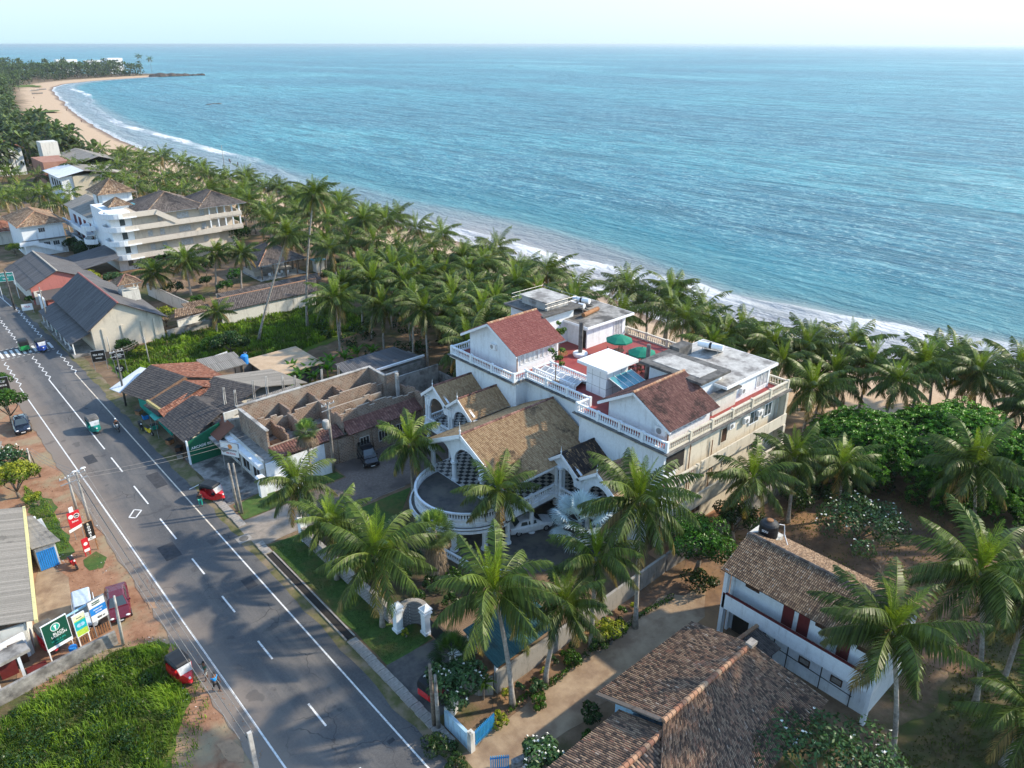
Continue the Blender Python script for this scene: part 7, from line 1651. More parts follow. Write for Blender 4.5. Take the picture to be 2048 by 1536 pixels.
def car(x, y, rz, paint, label, kind='sedan', name='parked_car', cat='car'):
    t = thing(name, label, cat, (x,y,.02), rz)
    if kind == 'sedan': prof = [(-2.2,.72,.45,.78),(-2.12,.82,.30,.92),(-1.5,.86,.25,.98),(-.9,.87,.22,.98),(.9,.87,.22,.95),(1.5,.84,.25,.88),(2.0,.76,.30,.78),(2.2,.62,.42,.62)]; cab = [(-1.75,.70,.96,.98),(-1.15,.66,.95,1.38),(-.5,.64,.95,1.45),(.35,.64,.94,1.43),(1.15,.70,.92,.96)]
    else: prof = [(-1.95,.70,.45,.95),(-1.88,.80,.30,1.1),(-.9,.83,.25,1.1),(.7,.83,.25,1.05),(1.4,.80,.28,.98),(1.85,.70,.42,.80)]; cab = [(-1.92,.68,1.08,1.12),(-1.72,.70,1.08,1.74),(-.5,.70,1.08,1.82),(.45,.68,1.05,1.76),(1.15,.70,1.0,1.06)]
    S = [[(-hw*.92,yy,z0),(hw*.92,yy,z0),(hw,yy,z0+.18),(hw,yy,z1-.12),(hw*.86,yy,z1),(-hw*.86,yy,z1),(-hw,yy,z1-.12),(-hw,yy,z0+.18)] for yy,hw,z0,z1 in prof]
    g = MB(); g.mesh(*loft(S)); g.build('body', paint, t, smooth=False)
    S = [[(-hw*1.08,yy,z0),(hw*1.08,yy,z0),(hw*(1-.10*(z1-z0)),yy,z1-.06 if z1-z0 > .1 else z1),(hw*.78,yy,z1),(-hw*.78,yy,z1),(-hw*(1-.10*(z1-z0)),yy,z1-.06 if z1-z0 > .1 else z1)] for yy,hw,z0,z1 in cab]
    g = MB(); g.mesh(*loft(S)); g.build('roof', paint, t, smooth=False)
    def pane(nm, P):
        g = MB(); g.face(P); o = g.build(nm, M['glass'], t); return o
    a, b = cab[-2], cab[-1]; k = .012
    pane('windscreen', [(-a[1]*.74,a[0]+.05,a[3]+k),(a[1]*.74,a[0]+.05,a[3]+k),(b[1]*.92,b[0]-.06,b[3]+.04),(-b[1]*.92,b[0]-.06,b[3]+.04)][::-1])
    a, b = cab[1], cab[0]; pane('rear_window', [(-a[1]*.74,a[0]-.03,a[3]),(a[1]*.74,a[0]-.03,a[3]),(b[1]*.9,b[0]-.0+.05,b[3]+.05),(-b[1]*.9,b[0]+.05,b[3]+.05)])
    for s in (-1,1):
        c1, c2 = cab[1], cab[-2]; g = MB()
        for y0, y1 in ((c1[0]+.05,(c1[0]+c2[0])/2-.03),((c1[0]+c2[0])/2+.03,c2[0]+.12)):
            w = .655 if kind == 'sedan' else .70
            g.face([(s*(w+.068),y0,cab[1][2]+.06),(s*(w+.068),y1,cab[1][2]+.06),(s*(w-.015),y1-.05,cab[2][3]-.10),(s*(w-.015),y0+.08,cab[2][3]-.10)])
        g.build('side_window', M['glass'], t)
    L = prof[-1][0]
    for s in (-1,1):
        wheel(t, s*.76, L*.64, .31, .2); wheel(t, s*.76, -L*.62, .31, .2)
        g = MB(); g.lathe_e((s*.56,L-.12,.66), .14, 1.3, .7, .6, 8, 0); g.build('headlight', M['signwhite'], t)
        g = MB(); g.box(s*.60-.12,-L-.02,.70,s*.60+.12,-L+.06,.84); g.build('tail_light', M['red'], t)
        g = MB(); g.box(s*.90-.06,.52,.98,s*.90+.06,.66,1.10); g.build('mirror', paint, t)
    one('grille', M['black'], t, (-.35,L-.05,.42,.35,L+.012,.60)); one('number_plate', M['signwhite'], t, (-.22,L+.012,.36,.22,L+.02,.46)); return t
t = three_wheeler(15.45,92.1,math.pi,m_plain('teal_green_paint',(.01,.20,.17),.3,coat=.5),'green three wheeler with grey canopy driving towards the camera in mid road',M['concrete_dark'])
three_wheeler(14.9,127.4,0,m_plain('leaf_green_paint',(.02,.30,.08),.3,coat=.5),'green three wheeler on the zebra crossing, left of the blue one')
three_wheeler(16.9,125.2,math.pi,m_plain('deep_blue_paint',(.02,.06,.30),.3,coat=.5),'blue three wheeler with dark canopy on the zebra crossing')
three_wheeler(20.3,68.2,math.pi+.45,M['red'],'red three wheeler with black canopy parked by the forecourt right of the road')
three_wheeler(9.3,46.4,math.pi+.12,M['red'],'red three wheeler with black canopy parked beside the two walking men')
three_wheeler(2.9,56.3,math.pi+.1,M['red'],'red three wheeler with grey canopy beside the billboards',M['concrete_dark'])
three_wheeler(22.3,33.2,-math.pi/2+.15,M['red'],'red three wheeler behind the double poles near the lane')
car(8.1,57.4,math.pi-.20,m_plain('maroon_paint',(.12,.012,.02),.25,coat=.8),'dark maroon saloon car parked behind the billboards','sedan')
car(5.75,57.8,math.pi-.16,m_plain('pale_blue_silver',(.55,.62,.70),.3,coat=.6),'pale silver hatchback parked beside the maroon car','van')
car(9.1,98.6,math.pi-.1,m_plain('dark_navy_paint',(.012,.018,.035),.2,coat=.9),'dark navy saloon under the bright green tree at the left','sedan')
car(40.6,43.2,-math.pi*.62,m_plain('white_car_paint',(.72,.75,.78),.3,coat=.6),'white car parked in the court under the hotel verandah','sedan')
car(35.9,64.3,math.pi-.25,m_plain('black_car_paint',(.012,.014,.018),.25,coat=.8),'dark car with bluish windscreen parked beside the brick ruin','van')
def motorbike(x, y, rz, paint, label, cat='motorcycle', name='motorcycle'):
    t = thing(name, label, cat, (x,y,.02), rz)
    wheel(t, 0, .62, .27, .10); wheel(t, 0, -.62, .27, .11)
    S = [[(-hw,yy,z0),(hw,yy,z0),(hw,yy,z1),(-hw,yy,z1)] for yy,hw,z0,z1 in ((-.80,.08,.66,.74),(-.6,.17,.48,.80),(-.15,.18,.42,.76),(.10,.13,.28,.50),(.30,.16,.30,.72),(.42,.12,.42,.98),(.52,.06,.55,.92))]
    g = MB(); g.mesh(*loft(S)); g.build('body', paint, t); one('seat', M['black'], t, (-.14,-.66,.78,.14,.05,.86))
    g = MB(); g.tube([(-.34,.36,1.04),(0,.44,1.02),(.34,.36,1.04)], .02, 5); g.tube([(0,.44,1.0),(0,.62,.30)], .035, 6); g.build('handlebar', M['black'], t)
    g = MB(); g.tube([(0,.46,.90),(0,.56,.90)], .08, 8); g.build('headlight', M['signwhite'], t)
    g = MB()
    for s in (-1,1): g.tube([(s*.2,.4,1.05),(s*.28,.38,1.2)], .008, 4); g.ball((s*.30,.38,1.22), .05, 1.2, .3, .8, 6)
    g.build('mirror', M['black'], t); return t
motorbike(6.75,65.7,math.pi+.15,M['red'],'red and white scooter parked alone on the brown ground','scooter','scooter')
motorbike(17.45,90.5,math.pi,M['signwhite'],'white motorcycle ridden towards the camera beside the green three wheeler')
motorbike(20.0,86.9,math.pi+.2,M['yellow'],'black and yellow motorcycle parked in front of the shops')
motorbike(19.7,88.9,math.pi-.1,M['black'],'black motorcycle parked in front of the shops behind the yellow one')

for i, (x, y, c) in enumerate(((20.9,88.0,'teal'),(21.0,83.0,'rust'),(21.2,80.6,'brownwood'),(20.7,78.9,'concrete'),(21.0,91.5,'blue'),(20.8,93.2,'rust'))):
    t = thing('crate', ['teal crate at the shop front by the stall awning','rusty crate before the large corner shop','dark wooden crate before the large corner shop','grey box at the corner shop nearest the green wall','blue crate before the end shop','rusty box before the end shop by the dark pole'][i], 'crate', (x,y,0), i*.4)
    one('body', M[c], t, (-.35,-.3,0,.35,.3,.55)); one('rim', M['black'], t, (-.37,-.32,.55,.37,.32,.6))
# ------------------------------------------------------------------ people (grown from a jointed skeleton with a skin modifier)
SKIN = m_plain('brown_skin', (.16,.075,.045), .6); HAIR = m_plain('black_hair', (.012,.01,.01), .7)
def skinned(name, V, E, Rr, mat, parent, root=0, sub=2):
    me = bpy.data.meshes.new(name); me.from_pydata(V, E, []); me.materials.append(mat); me.update()
    o = bpy.data.objects.new(name, me); col.objects.link(o); o.parent = parent
    md = o.modifiers.new('skin', 'SKIN'); md.use_smooth_shade = True
    if not me.skin_vertices:
        me.attributes.new
    return o, me, md
def skin_obj(name, V, E, Rr, mat, parent, root=0, sub=1):
    import bmesh
    me = bpy.data.meshes.new(name); bm = bmesh.new(); lay = bm.verts.layers.skin.verify()
    vs = []
    for i, v in enumerate(V):
        b = bm.verts.new(v); r = Rr[i]; b[lay].radius = (r, r) if not hasattr(r, '__len__') else r; b[lay].use_root = (i == root); vs.append(b)
    for a, b in E: bm.edges.new((vs[a], vs[b]))
    bm.to_mesh(me); bm.free(); me.materials.append(mat)
    o = bpy.data.objects.new(name, me); col.objects.link(o); o.parent = parent
    md = o.modifiers.new('skin', 'SKIN'); md.use_smooth_shade = True
    if sub: sb = o.modifiers.new('sub', 'SUBSURF'); sb.levels = sub; sb.render_levels = sub
    return o
def person(x, y, z, rz, label, shirt, legs, stride=.25, arms=(.15,-.15), seated=False, sarong=False, arm_out=None, shorts=False):
    t = thing('person', label, 'person', (x,y,z), rz); 
    hip, kn, an = .90, .48, .08
    s = stride
    if seated:
        L = [(-.10,0,.80),(-.16,.36,.78),(-.17,.30,.38),(-.17,.42,.34)]; Q = [(.10,0,.80),(.16,.36,.78),(.17,.30,.38),(.17,.42,.34)]; hip = .82
    else:
        L = [(-.10,0,hip-.04),(-.11,s*.55,kn),(-.11,s*.75,an),(-.11,s*.75+.15,.04)]; Q = [(.10,0,hip-.04),(.11,-s*.30,kn),(.11,-s*1.0,an+.05*abs(s)),(.11,-s*1.0+.14,.04)]
    sh = hip+.52
    V = [(0,0,hip),(0,.01,hip+.22),(0,.0,sh-.04),(0,.0,sh+.06),(0,.02,sh+.15),(0,.02,sh+.24)]; Rr = [(.16,.11),(.14,.10),(.17,.105),(.055,.055),(.085,.10),(.07,.08)]
    E = [(0,1),(1,2),(2,3),(3,4),(4,5)]
    def leg(P):
        b = len(V); V.extend(P); Rr.extend([.085,.06,.042,.04]); E.extend([(0,b),(b,b+1),(b+1,b+2),(b+2,b+3)])
    leg(L); leg(Q); hands = []
    for sx, ay in ((-1,arms[0]),(1,arms[1])):
        if seated: P = [(sx*.19,0,sh-.05),(sx*.25,.16,sh-.26),(sx*.26,.36,sh-.30),(sx*.26,.44,sh-.31)]
        elif arm_out == sx: P = [(sx*.19,0,sh-.05),(sx*.42,.06,sh-.20),(sx*.62,.12,sh-.24),(sx*.70,.14,sh-.25)]
        else: P = [(sx*.19,0,sh-.05),(sx*.24,ay*.5,sh-.31),(sx*.25,ay*1.2+.05,sh-.54),(sx*.25,ay*1.35+.07,sh-.63)]
        b = len(V); V.extend(P); Rr.extend([.055,.042,.030,(.038,.018)]); E.extend([(2,b),(b,b+1),(b+1,b+2),(b+2,b+3)])
        d = (Vector(P[3])-Vector(P[2])).normalized(); w = Vector((0,1,0)) if abs(d.y) < .7 else Vector((1,0,0)); hands.append((Vector(P[3]), d, w, sx))
    body = skin_obj('body', V, E, Rr, SKIN, t)
    fg = MB()
    for h, d, w, sx in hands:                                     # four unequal curled fingers and a thumb
        for k, ln in enumerate((.072,.082,.076,.060)):
            b = h+w*(-.030+.020*k)+d*.01; m = b+d*ln*.55; e = m+(d*.8-Vector((sx*.6,0,0))).normalized()*ln*.45; fg.tube([tuple(b),tuple(m),tuple(e)], [.010,.009,.007], 5)
        b = h+w*.03-d*.05; fg.tube([tuple(b), tuple(b+w*.04+d*.03), tuple(b+w*.045+d*.06)], [.011,.010,.008], 5)
    fg.build('fingers', SKIN, body)
    fg = MB(); hz = sh+.19
    fg.lathe_e((0,.10,hz-.005), .02, .7, 1, 1.2, 6, 0); fg.lathe_e((-.09,.02,hz), .02, .4, 1, 1.5, 6, 0); fg.lathe_e((.09,.02,hz), .02, .4, 1, 1.5, 6, 0); fg.lathe_e((0,.095,hz-.06), .022, 1.2, .5, .35, 6, 0); fg.build('face', SKIN, body)
    fg = MB(); fg.lathe_e((-.033,.098,hz+.022), .012, 1, .6, .7, 6, 0); fg.lathe_e((.033,.098,hz+.022), .012, 1, .6, .7, 6, 0); fg.build('eyes', M['black'], body)
    fg = MB(); fg.lathe_e((0,-.005,sh+.245), .108, .92, 1.02, .80, 12, 0); fg.build('hair', HAIR if not seated else M['signwhite'], t)
    if shirt:
        V2 = [V[0],V[1],V[2]]; R2 = [(.175,.13),(.16,.12),(.185,.125)]; E2 = [(0,1),(1,2)]
        for b in (14,18): k = len(V2); m = Vector(V[b]).lerp(Vector(V[b+1]), .55); V2 += [V[b], tuple(m)]; R2 += [.068,.062]; E2 += [(2,k),(k,k+1)]
        skin_obj('shirt', V2, E2, R2, shirt, t)
    if legs:
        V3 = [(V[0][0],V[0][1],V[0][2])]; R3 = [(.18,.135)]; E3 = []
        for P in (L, Q): k = len(V3); end = tuple(Vector(P[1]).lerp(Vector(P[2]), .05 if shorts else .85)); V3 += [P[0],P[1]] + ([] if shorts else [end]); R3 += [.10,.078]+([] if shorts else [.062]); E3 += [(0,k),(k,k+1)]+([] if shorts else [(k+1,k+2)])
        skin_obj('trousers', V3, E3, R3, legs, t)
    return t
p = G(434,1382); person(p[0],p[1],.02,math.pi+.3,'man in a bright blue shirt and dark trousers walking along the road edge',m_plain('blue_shirt',(.02,.30,.70),.8),M['black'],.3,(.12,-.15))
p = G(414,1359); person(p[0],p[1],.02,math.pi*.55,'man in a dark green shirt and pale shorts reaching towards the parked red three wheeler',m_plain('dark_green_shirt',(.02,.09,.06),.8),m_plain('pale_shorts',(.45,.45,.42),.8),.15,arm_out=1,shorts=True)
p = G(403,1014); person(p[0],p[1],.05,-.4,'person in a black top and teal bottoms beside the red three wheeler across the road',M['black'],M['teal'],.05)
p = G(493,722); person(p[0],p[1],.02,2.6,'person in white standing by the blue water tank at the edge of the green lot',M['signwhite'],M['signwhite'],.1)
person(17.45,90.35,.02,math.pi,'rider in black with a white helmet on the white motorcycle',M['black'],M['black'],seated=True)
for i, (px, py, lb) in enumerate(((459,324,'bather standing in the shallows, left one of the pair'),(461,326,'bather close behind the left one in the shallows'),(476,331,'bather standing apart to the right in the shallows'))):
    p = G(px, py, -1.9); person(p[0],p[1],-2.2,i,lb,None,M['black'],.05,shorts=True)
p = G(885,775,0); person(p[0]+2,p[1]+6,.02,1,'person in yellow under the palms behind the hotel wing',M['yellow'],M['yellow'],.1)
for px, py, lb in ((68,196,'tiny figure on the bay beach near the grass patch'),(133,220,'tiny figure walking on the bay beach near the water'),(163,243,'tiny figure at the bend of the bay beach')):
    p = G(px, py, 0); person(p[0],p[1],-.6,0,lb,M['redwood'],M['black'],.1)

# ------------------------------------------------------------------ signs and billboards
def board(name, label, x, y, z, w, h, rz, mat, lean=0, legs=True, cat='sign', frame=M['metal'], t=.08):
    """a two legged board facing local -Y"""
    o = thing(name, label, cat, (x,y,0), rz); g = MB(); g.box(-w/2,-t/2,z,w/2,t/2,z+h); p = g.build('panel', mat, o)
    g = MB()
    for a in ((-w/2-.04,z-.04,-w/2,z+h+.04),(w/2,z-.04,w/2+.04,z+h+.04),(-w/2,z+h,w/2,z+h+.04),(-w/2,z-.04,w/2,z)): g.box(a[0],-t/2-.02,a[1],a[2],t/2+.02,a[3])
    g.build('frame', frame, o)
    if legs:
        for sx in (-w/2+.05, w/2-.05): g = MB(); g.box(sx-.04,t/2,0,sx+.04,t/2+.08,z+h*.8); g.build('leg', frame, o)
    return o
def lab(o, txt, size, x, z, mat=None, bold=.004, sx=1, y=-.048): return text_mesh('lettering', txt, size, mat or M['signwhite'], o, (x,y,z), (R(90),0,0), bold=bold, sx=sx, ext=.004)
def disc(o, x, z, r, mat, y=-.047, n=18, name='emblem', sx=1): g = MB(); g.tube([(x,y,z),(x,y+.012,z)], r, n); e = g.build(name, mat, o); return e
rz = R(14)
o = board('billboard','dark green billboard with a round emblem, leftmost of the three boards by the parked cars',3.35,54.55,1.1,1.75,2.3,rz,M['signgreen'],frame=M['signwhite'])
g = MB(); g.box(-.875,-.046,1.1,.875,-.042,1.32); g.build('white_band', M['signwhite'], o); disc(o,0,2.85,.34,M['signwhite']); disc(o,0,2.85,.29,M['teal'],-.052); disc(o,0,2.95,.10,M['signwhite'],-.058,10); 
g = MB(); g.box(-.04,-.06,2.62,.04,-.05,2.95); g.build('emblem', M['signwhite'], o)
lab(o,'BLACK',.26,.12,2.30); lab(o,'LAGOON',.26,.12,2.08); lab(o,'HOTEL & SPA',.17,0,1.72,M['teal']); lab(o,'open daily',.14,0,1.5,M['teal'])
o = board('billboard','narrow yellow green and turquoise board, middle one of the three boards',4.95,54.8,1.0,.85,1.9,rz,m_plain('lime_sign',(.45,.62,.08),.5),frame=M['signwhite'])
g = MB(); g.box(-.425,-.046,1.55,.425,-.042,2.35); g.build('turquoise_band', m_plain('turquoise_sign',(.01,.42,.48),.5), o); g = MB(); g.box(-.425,-.046,2.45,.425,-.042,2.9); g.build('cream_band', m_plain('cream_sign',(.72,.72,.50),.5), o)
g = MB(); g.tube([(-.12,-.056,1.95),(-.12,-.048,1.95)], .17, 10); g.tube([(.13,-.056,1.95),(.13,-.048,1.95)], .17, 10); g.build('emblem', M['bluepale'], o); lab(o,'dental',.17,0,2.62,M['signgreen'])
o = board('billboard','white billboard with a blue band, rightmost of the three boards',6.35,55.1,1.5,1.25,1.9,rz,M['signwhite'],frame=M['metal'])
g = MB(); g.box(-.62,-.046,2.1,.62,-.042,2.75); g.build('blue_band', M['blue'], o); g = MB(); g.box(-.35,-.046,2.95,.25,-.042,3.22); g.build('green_band', M['signgreen'], o); lab(o,'GREEN PARK',.13,-.05,3.08); lab(o,'restaurant',.17,0,2.52); lab(o,'ROOMS',.14,0,2.28); lab(o,'400 m',.24,.1,1.72,M['black'],.01)
fe = thing('yard_fence','wooden slat fence with pale blue top rail joining the billboards','fence',(0,0,0)); g = MB()
for k in range(17): s = k/16; x = 3.9+2.9*s; y = 54.75+.45*s; g.box(x-.05,y-.02,0,x+.05,y+.02,.9)
g.build('slats', M['rust'], fe); g = MB(); g.beam((2.7,54.7,2.9),(6.2,55.5,3.0),.12,.10); g.build('top_rail', M['bluepale'], fe)
t = thing('oil_drum','blue drum at the foot of the dark green billboard','drum',(4.0,54.1,0)); g = MB(); g.lathe((0,0,0),[(.28,0),(.3,.02),(.28,.28),(.3,.3),(.28,.58),(.3,.6),(.28,.85)],14); g.build('body', M['blue'], t)
def red_sign():
    o = thing('red_sign','tall red and white shop sign with ribbon banner on the left verge','sign',(8.35,69.9,0),R(8)); g = MB(); g.box(-.62,-.05,1.4,.42,.05,3.0); g.build('panel', M['signred'], o)
    g = MB(); g.box(-.35,-.04,3.0,0,.04,3.5); g.build('top_panel', M['signwhite'], o); disc(o,-.36,2.55,.21,M['signwhite'],-.065); disc(o,.12,2.5,.25,M['signwhite'],-.065); disc(o,.12,2.5,.20,M['black'],-.07); lab(o,'wax',.22,.12,2.5,y=-.078); lab(o,'Salon',.26,-.1,2.0,y=-.06)
    g = MB(); g.mesh([(-.8,-.07,1.0),(.55,-.07,1.25),(.55,-.07,1.55),(-.8,-.07,1.3)], [(0,1,2,3)]); g.mesh([(-.8,-.05,1.0),(.55,-.05,1.25),(.55,-.05,1.55),(-.8,-.05,1.3)], [(3,2,1,0)]); g.build('ribbon', M['signwhite'], o)
    for sx in (-.4,.3): g = MB(); g.box(sx-.03,.05,0,sx+.03,.1,2.8); g.build('leg', M['metal'], o)
red_sign()
o = board('hanging_sign','black sign with white round letters above the small grass mound',8.75,66.9,1.3,.75,1.9,R(10),M['signblack'],frame=M['rust']); 
for k, ch_ in enumerate('ROOMS'): lab(o,ch_,.30,0,2.95-k*.30,m_plain('cream_letters',(.7,.66,.5)) if k == 0 else None,.01)
g = MB(); g.box(-.37,-.046,1.32,.37,-.042,1.58); g.build('white_band', M['signwhite'], o); lab(o,'A/C',.2,0,1.45,M['black'],y=-.052)
o = board('small_red_sign','small red sign with white spot left of the black ROOMS sign',8.15,66.6,.5,.48,1.3,R(10),M['signred'],frame=M['signred']); disc(o,0,1.3,.17,M['signwhite'],-.055); g = MB(); g.box(-.24,-.046,.5,.24,-.042,.78); g.build('white_band', M['signwhite'], o)
o = board('shop_banner','white banner with orange emblem and red letters at the front of the ruin',23.9,72.0,2.0,2.3,1.6,R(-62),M['signwhite'],frame=M['metal']); disc(o,.1,3.15,.28,m_plain('orange_emblem',(.75,.28,.08),.5)); lab(o,'KUN GARDENS',.26,0,2.72,M['black']); lab(o,'SEA FOOD',.26,.1,2.32,M['signred'])
for (x, y, w, h, z, tx, lb) in ((21.4,111.5,1.7,1.6,1.3,'SEA SIDE','black board with white lettering, furthest of the roadside boards by the warehouse'),(22.9,107.0,1.5,1.1,2.6,'CAFE','black board high on a pole by the green lot')):
    o = board('notice_board',lb,x,y,z,w,h,R(-20),M['signblack'],frame=M['metal']); lab(o,tx,.34,0,z+h*.62); lab(o,'WOOD',.24,0,z+h*.3)
o = thing('round_sign','round black sign with white script beside the pole at the green lot','sign',(22.1,103.9,0),R(-20)); disc(o,0,2.4,.55,M['signblack'],0,20,'panel'); lab(o,'Beach',.3,0,2.5,y=-.02); lab(o,'Bar',.3,0,2.2,y=-.02); one('leg',M['metal'],o,(-.03,.02,0,.03,.08,2.4))
o = board('notice_board','black board with white scrawled letters at the left edge of the road',9.3,110.0,.9,1.7,1.9,R(-12),M['signblack'],frame=M['metal']); lab(o,'SURF',.5,0,2.25,bold=.01); lab(o,'LESSONS',.3,0,1.7)
o = board('street_sign','green and white street board at the far left of the road',18.6,157,3.4,2.6,1.5,R(-20),m_plain('sea_green_sign',(.02,.28,.24),.5),frame=M['signwhite']); lab(o,'HOTEL BAY',.5,0,4.4); lab(o,'VIEW',.4,0,3.8)
o = board('hoarding','small white and red board in front of the red walled warehouse',19.2,146,.6,1.6,1.1,R(-15),M['signwhite'],frame=M['metal']); lab(o,'TEA',.5,0,1.2,M['signred'])
tag(one('dustbin', M['teal'], None, (20.4,132.0,0,21.2,132.8,1.1)), 'small green bin by the warehouse verandah', 'bin')

# ------------------------------------------------------------------ poles and wires
def pole(px, py, top_px, label, h, r=.11, arm=False, mat=None, lean=None, group=None, lampo=False, name='utility_pole', cat='pole'):
    b = G(px, py); tp = G(*top_px, h); L = (tp[0]-b[0], tp[1]-b[1])
    if math.hypot(*L) > 1.6: k = 1.6/math.hypot(*L); L = (L[0]*k, L[1]*k)
    t = thing(name, label, cat, (b[0],b[1],0), 0, group); g = MB(); g.tube([(0,0,0),(L[0]*.5,L[1]*.5,h/2),(L[0],L[1],h)], [r*1.25,r*1.1,r*.8], 8); g.build('shaft', mat or M['concrete_light'], t, smooth=True)
    if arm:
        g = MB()
        for z in (h-.25, h-.8): g.beam((L[0]-.8,L[1]-.1,z),(L[0]+.8,L[1]+.1,z),.08,.08)
        g.build('crossarm', M['metal'], t); g = MB()
        for x in (-.7,-.25,.25,.7): g.lathe((L[0]+x,L[1]+x*.12,h-.21), [(.03,0),(.05,.05),(.03,.1),(.05,.14),(.02,.18)], 6)
        g.build('insulator', M['signwhite'], t)
    if lampo: g = MB(); g.tube([(L[0],L[1],h-.1),(L[0]+.5,L[1]-.1,h+.25)], .03, 5); g.lathe_e((L[0]+.6,L[1]-.12,h+.25), .16, 1.6, .9, .5, 8, 0); g.build('lamp_head', M['signwhite'], t)
    return (b[0]+L[0], b[1]+L[1], h)
P1 = pole(154,1022,(135,951),'leaning street light pole above the red sign, left one of the pair',4.6,arm=True,lampo=True)
P2 = pole(180,1047,(152,944),'street light pole with crossarm right of the leaning one',6.0,arm=True,lampo=True)
P3 = pole(247,1291,(228,1192),'plain concrete pole in front of the maroon car',5.0,.10)
P4 = pole(64,950,(54,897),'short concrete pole left of the road near the pale hut',3.4)
P5 = pole(81,954,(59,903),'thin wooden pole leaning beside the short concrete pole',3.6,.08,mat=M['bark'])
P6 = pole(476,1022,(456,927),'left pole of the pair on the forecourt',5.6,.13,mat=M['concrete']); P7 = pole(484,1027,(466,927),'right pole of the pair on the forecourt',5.8,.13,mat=M['concrete'])
P8 = pole(534,932,(526,867),'concrete pole against the pale front of the ruin',5.4,.12,mat=M['concrete'])
P9 = pole(668,945,(655,805),'transformer pole with insulators in front of the brick ruin',9.0,.14,arm=True,mat=M['concrete'])
tr = thing('transformer','pale grey transformer can hung on the pole before the brick ruin','transformer',(P9[0]-.45,P9[1],6.2)); g = MB(); g.lathe((0,0,0),[(.32,0),(.34,.1),(.34,.85),(.28,.95)],12); g.build('can', M['concrete_light'], tr); one('fins', M['metal'], tr, (-.4,-.05,.15,.4,.05,.7))
P10 = pole(869,1452,(859,1328),'taller wooden pole of the pair by the lane corner',6.0,.13,mat=M['bark']); P11 = pole(877,1457,(870,1350),'shorter pale pole of the pair by the lane corner',5.4,.12,mat=M['concrete'])
P12 = pole(300,730,(289,680),'thin pole at the edge of the green lot behind the fence',5.0,.07); P13 = pole(252,812,(231,700),'tall dark pole in front of the end shop',7.9,.11,arm=True,mat=M['concrete_dark']); P14 = pole(226,725,(220,700),'pale pole beside the boards at the green lot',4.5,.08)
P15 = pole(905,1340,(905,1320),'thin white lamp post at the curved wall',3.6,.03,mat=M['signwhite'],name='lamp_post',cat='lamp post')
P16 = pole(30,620,(10,545),'dark pole at the left edge by the far road',7.5,.13,mat=M['concrete_dark']); P17 = pole(98,652,(85,590),'pole in front of the large warehouse\'s teal panel',7.0,.1,mat=M['concrete'])
P18 = pole(455,372,(447,345),'thin mast on the roof side of the balconied hotel',13,.09); 
def wire(a, b, sag, label, group, r=.017):
    a = Vector(a); b = Vector(b); g = MB(); g.tube([tuple(a.lerp(b, i/12)-Vector((0,0,4*sag*(i/12)*(1-i/12)))) for i in range(13)], r, 4)
    tag(g.build('overhead_wire', M['slab'] if r < .02 else M['black']), label, 'wire', group)
near = (9.5, 34.0, 4.9)
for k, (dx, dz) in enumerate(((-.7,0),(-.25,0),(.3,-.1),(.7,-.1))): wire((P2[0]+dx,P2[1],P2[2]-.1+dz),(near[0]+dx*.8,near[1],near[2]+.1+dz),.4,'overhead wire running along the left verge from the street light pole to the bottom edge','wires along the left verge')
wire((P2[0],P2[1],P2[2]-.9),(near[0],near[1],near[2]-.7),.45,'thick black cable below the wires along the left verge',None,.03)
for k in range(3): wire((P4[0]+.3*k-.3,P4[1],P4[2]-.1),(P2[0]+.4*k-.4,P2[1],P2[2]-.2),.3,'overhead wire from the short pole to the street light pole at the left','wires at the left of the road')
for k in range(2): wire((P1[0],P1[1],P1[2]-.1-.4*k),(P8[0],P8[1],P8[2]-.2-.5*k),.5,'overhead wire crossing the road to the pole at the pale front of the ruin','wires crossing the road')
for k in range(2): wire((P12[0],P12[1],P12[2]-.3*k),(P13[0],P13[1],P13[2]-.3*k),.3,'overhead wire between the poles by the end shop','wires by the end shop')
o = tag(one('verge_pole_foot', M['concrete_light'], None, (9.4,33.9,0,9.65,34.1,5.1)), 'pole at the bottom edge where the verge wires end', 'pole'); o.name = 'utility_pole'
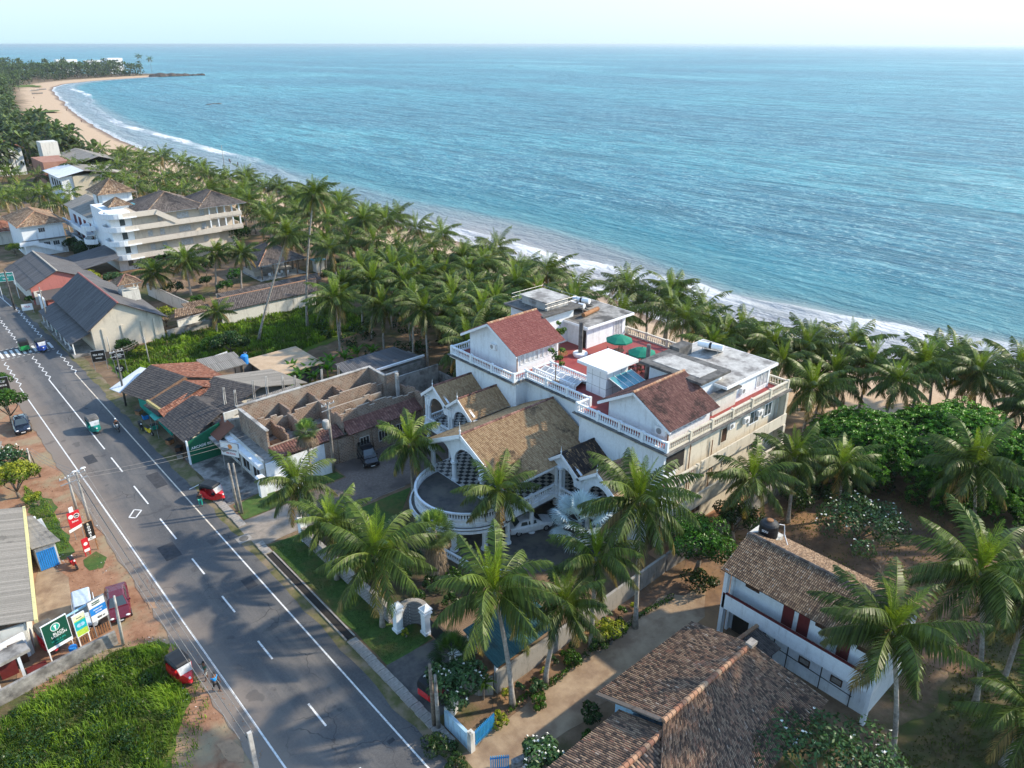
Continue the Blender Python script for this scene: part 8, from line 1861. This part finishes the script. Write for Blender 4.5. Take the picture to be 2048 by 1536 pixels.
# litter in the verge and rubble
g = MB()
for cx, cy, sp_, n in ((8.7,50.9,.8,60),(8.9,47.6,.7,40),(9.0,73.5,1.3,80),(8.8,44.0,1.0,26),(6.2,67.0,.6,40),(8.6,63.9,.5,15)):
    for i in range(n):
        x = cx+rng.gauss(0,sp_)*.6; y = cy+rng.gauss(0,sp_); s = rng.uniform(.03,.12); g.mesh([(x+rng.uniform(-s,s),y+rng.uniform(-s,s),.04+rng.uniform(0,.08)) for _ in range(4)], [(0,1,2,3)], 0 if rng.random() < .6 else 1)
tag(g.build('litter', [M['signwhite'], M['concrete_dark']]), 'scattered plastic and paper litter on the left verge', 'litter', kind='stuff')
g = MB()
for i in range(900):
    x = rng.uniform(9.9,11.2) if rng.random() < .4 else rng.uniform(5.8,9.9); y = rng.uniform(36,84); s = rng.uniform(.02,.055); g.lathe_e((x,y,.05), s, 1, 1.2, .6, 5, 0)
tag(g.build('gravel', M['soil_red']), 'loose stones on the red earth verge', 'gravel', kind='stuff')
# leaf litter and small tufts on the brown yard
g = MB()
for i in range(4200):
    x = rng.uniform(46,74); y = rng.uniform(6,30); s = rng.uniform(.05,.13)
    if x > 50 and y < 11: continue
    g.mesh([(x+rng.uniform(-s,s),y+rng.uniform(-s,s),.04+rng.uniform(0,.05)) for _ in range(4)], [(0,1,2,3)], 0, rng.random(), .4+.6*rng.random())
tag(g.build('leaf_litter', M['skirt']), 'dry fallen leaves and fronds on the brown yard', 'leaf litter', kind='stuff')

# ------------------------------------------------------------------ haze: the sea air between the camera and the far shore
hm = bpy.data.materials.new('haze'); hm.use_nodes = True; n_ = hm.node_tree.nodes; n_.remove(n_['Principled BSDF'])
pv = n_.new('ShaderNodeVolumePrincipled'); pv.inputs['Density'].default_value = HAZE_DENSITY; pv.inputs['Color'].default_value = (.80,.90,.97,1); pv.inputs['Anisotropy'].default_value = .45
hm.node_tree.links.new(pv.outputs[0], n_['Material Output'].inputs['Volume'])
g = MB(); g.box(-9000,-9000,-12,26000,26000,44.5); tag(g.build('haze', hm), kind='stuff')
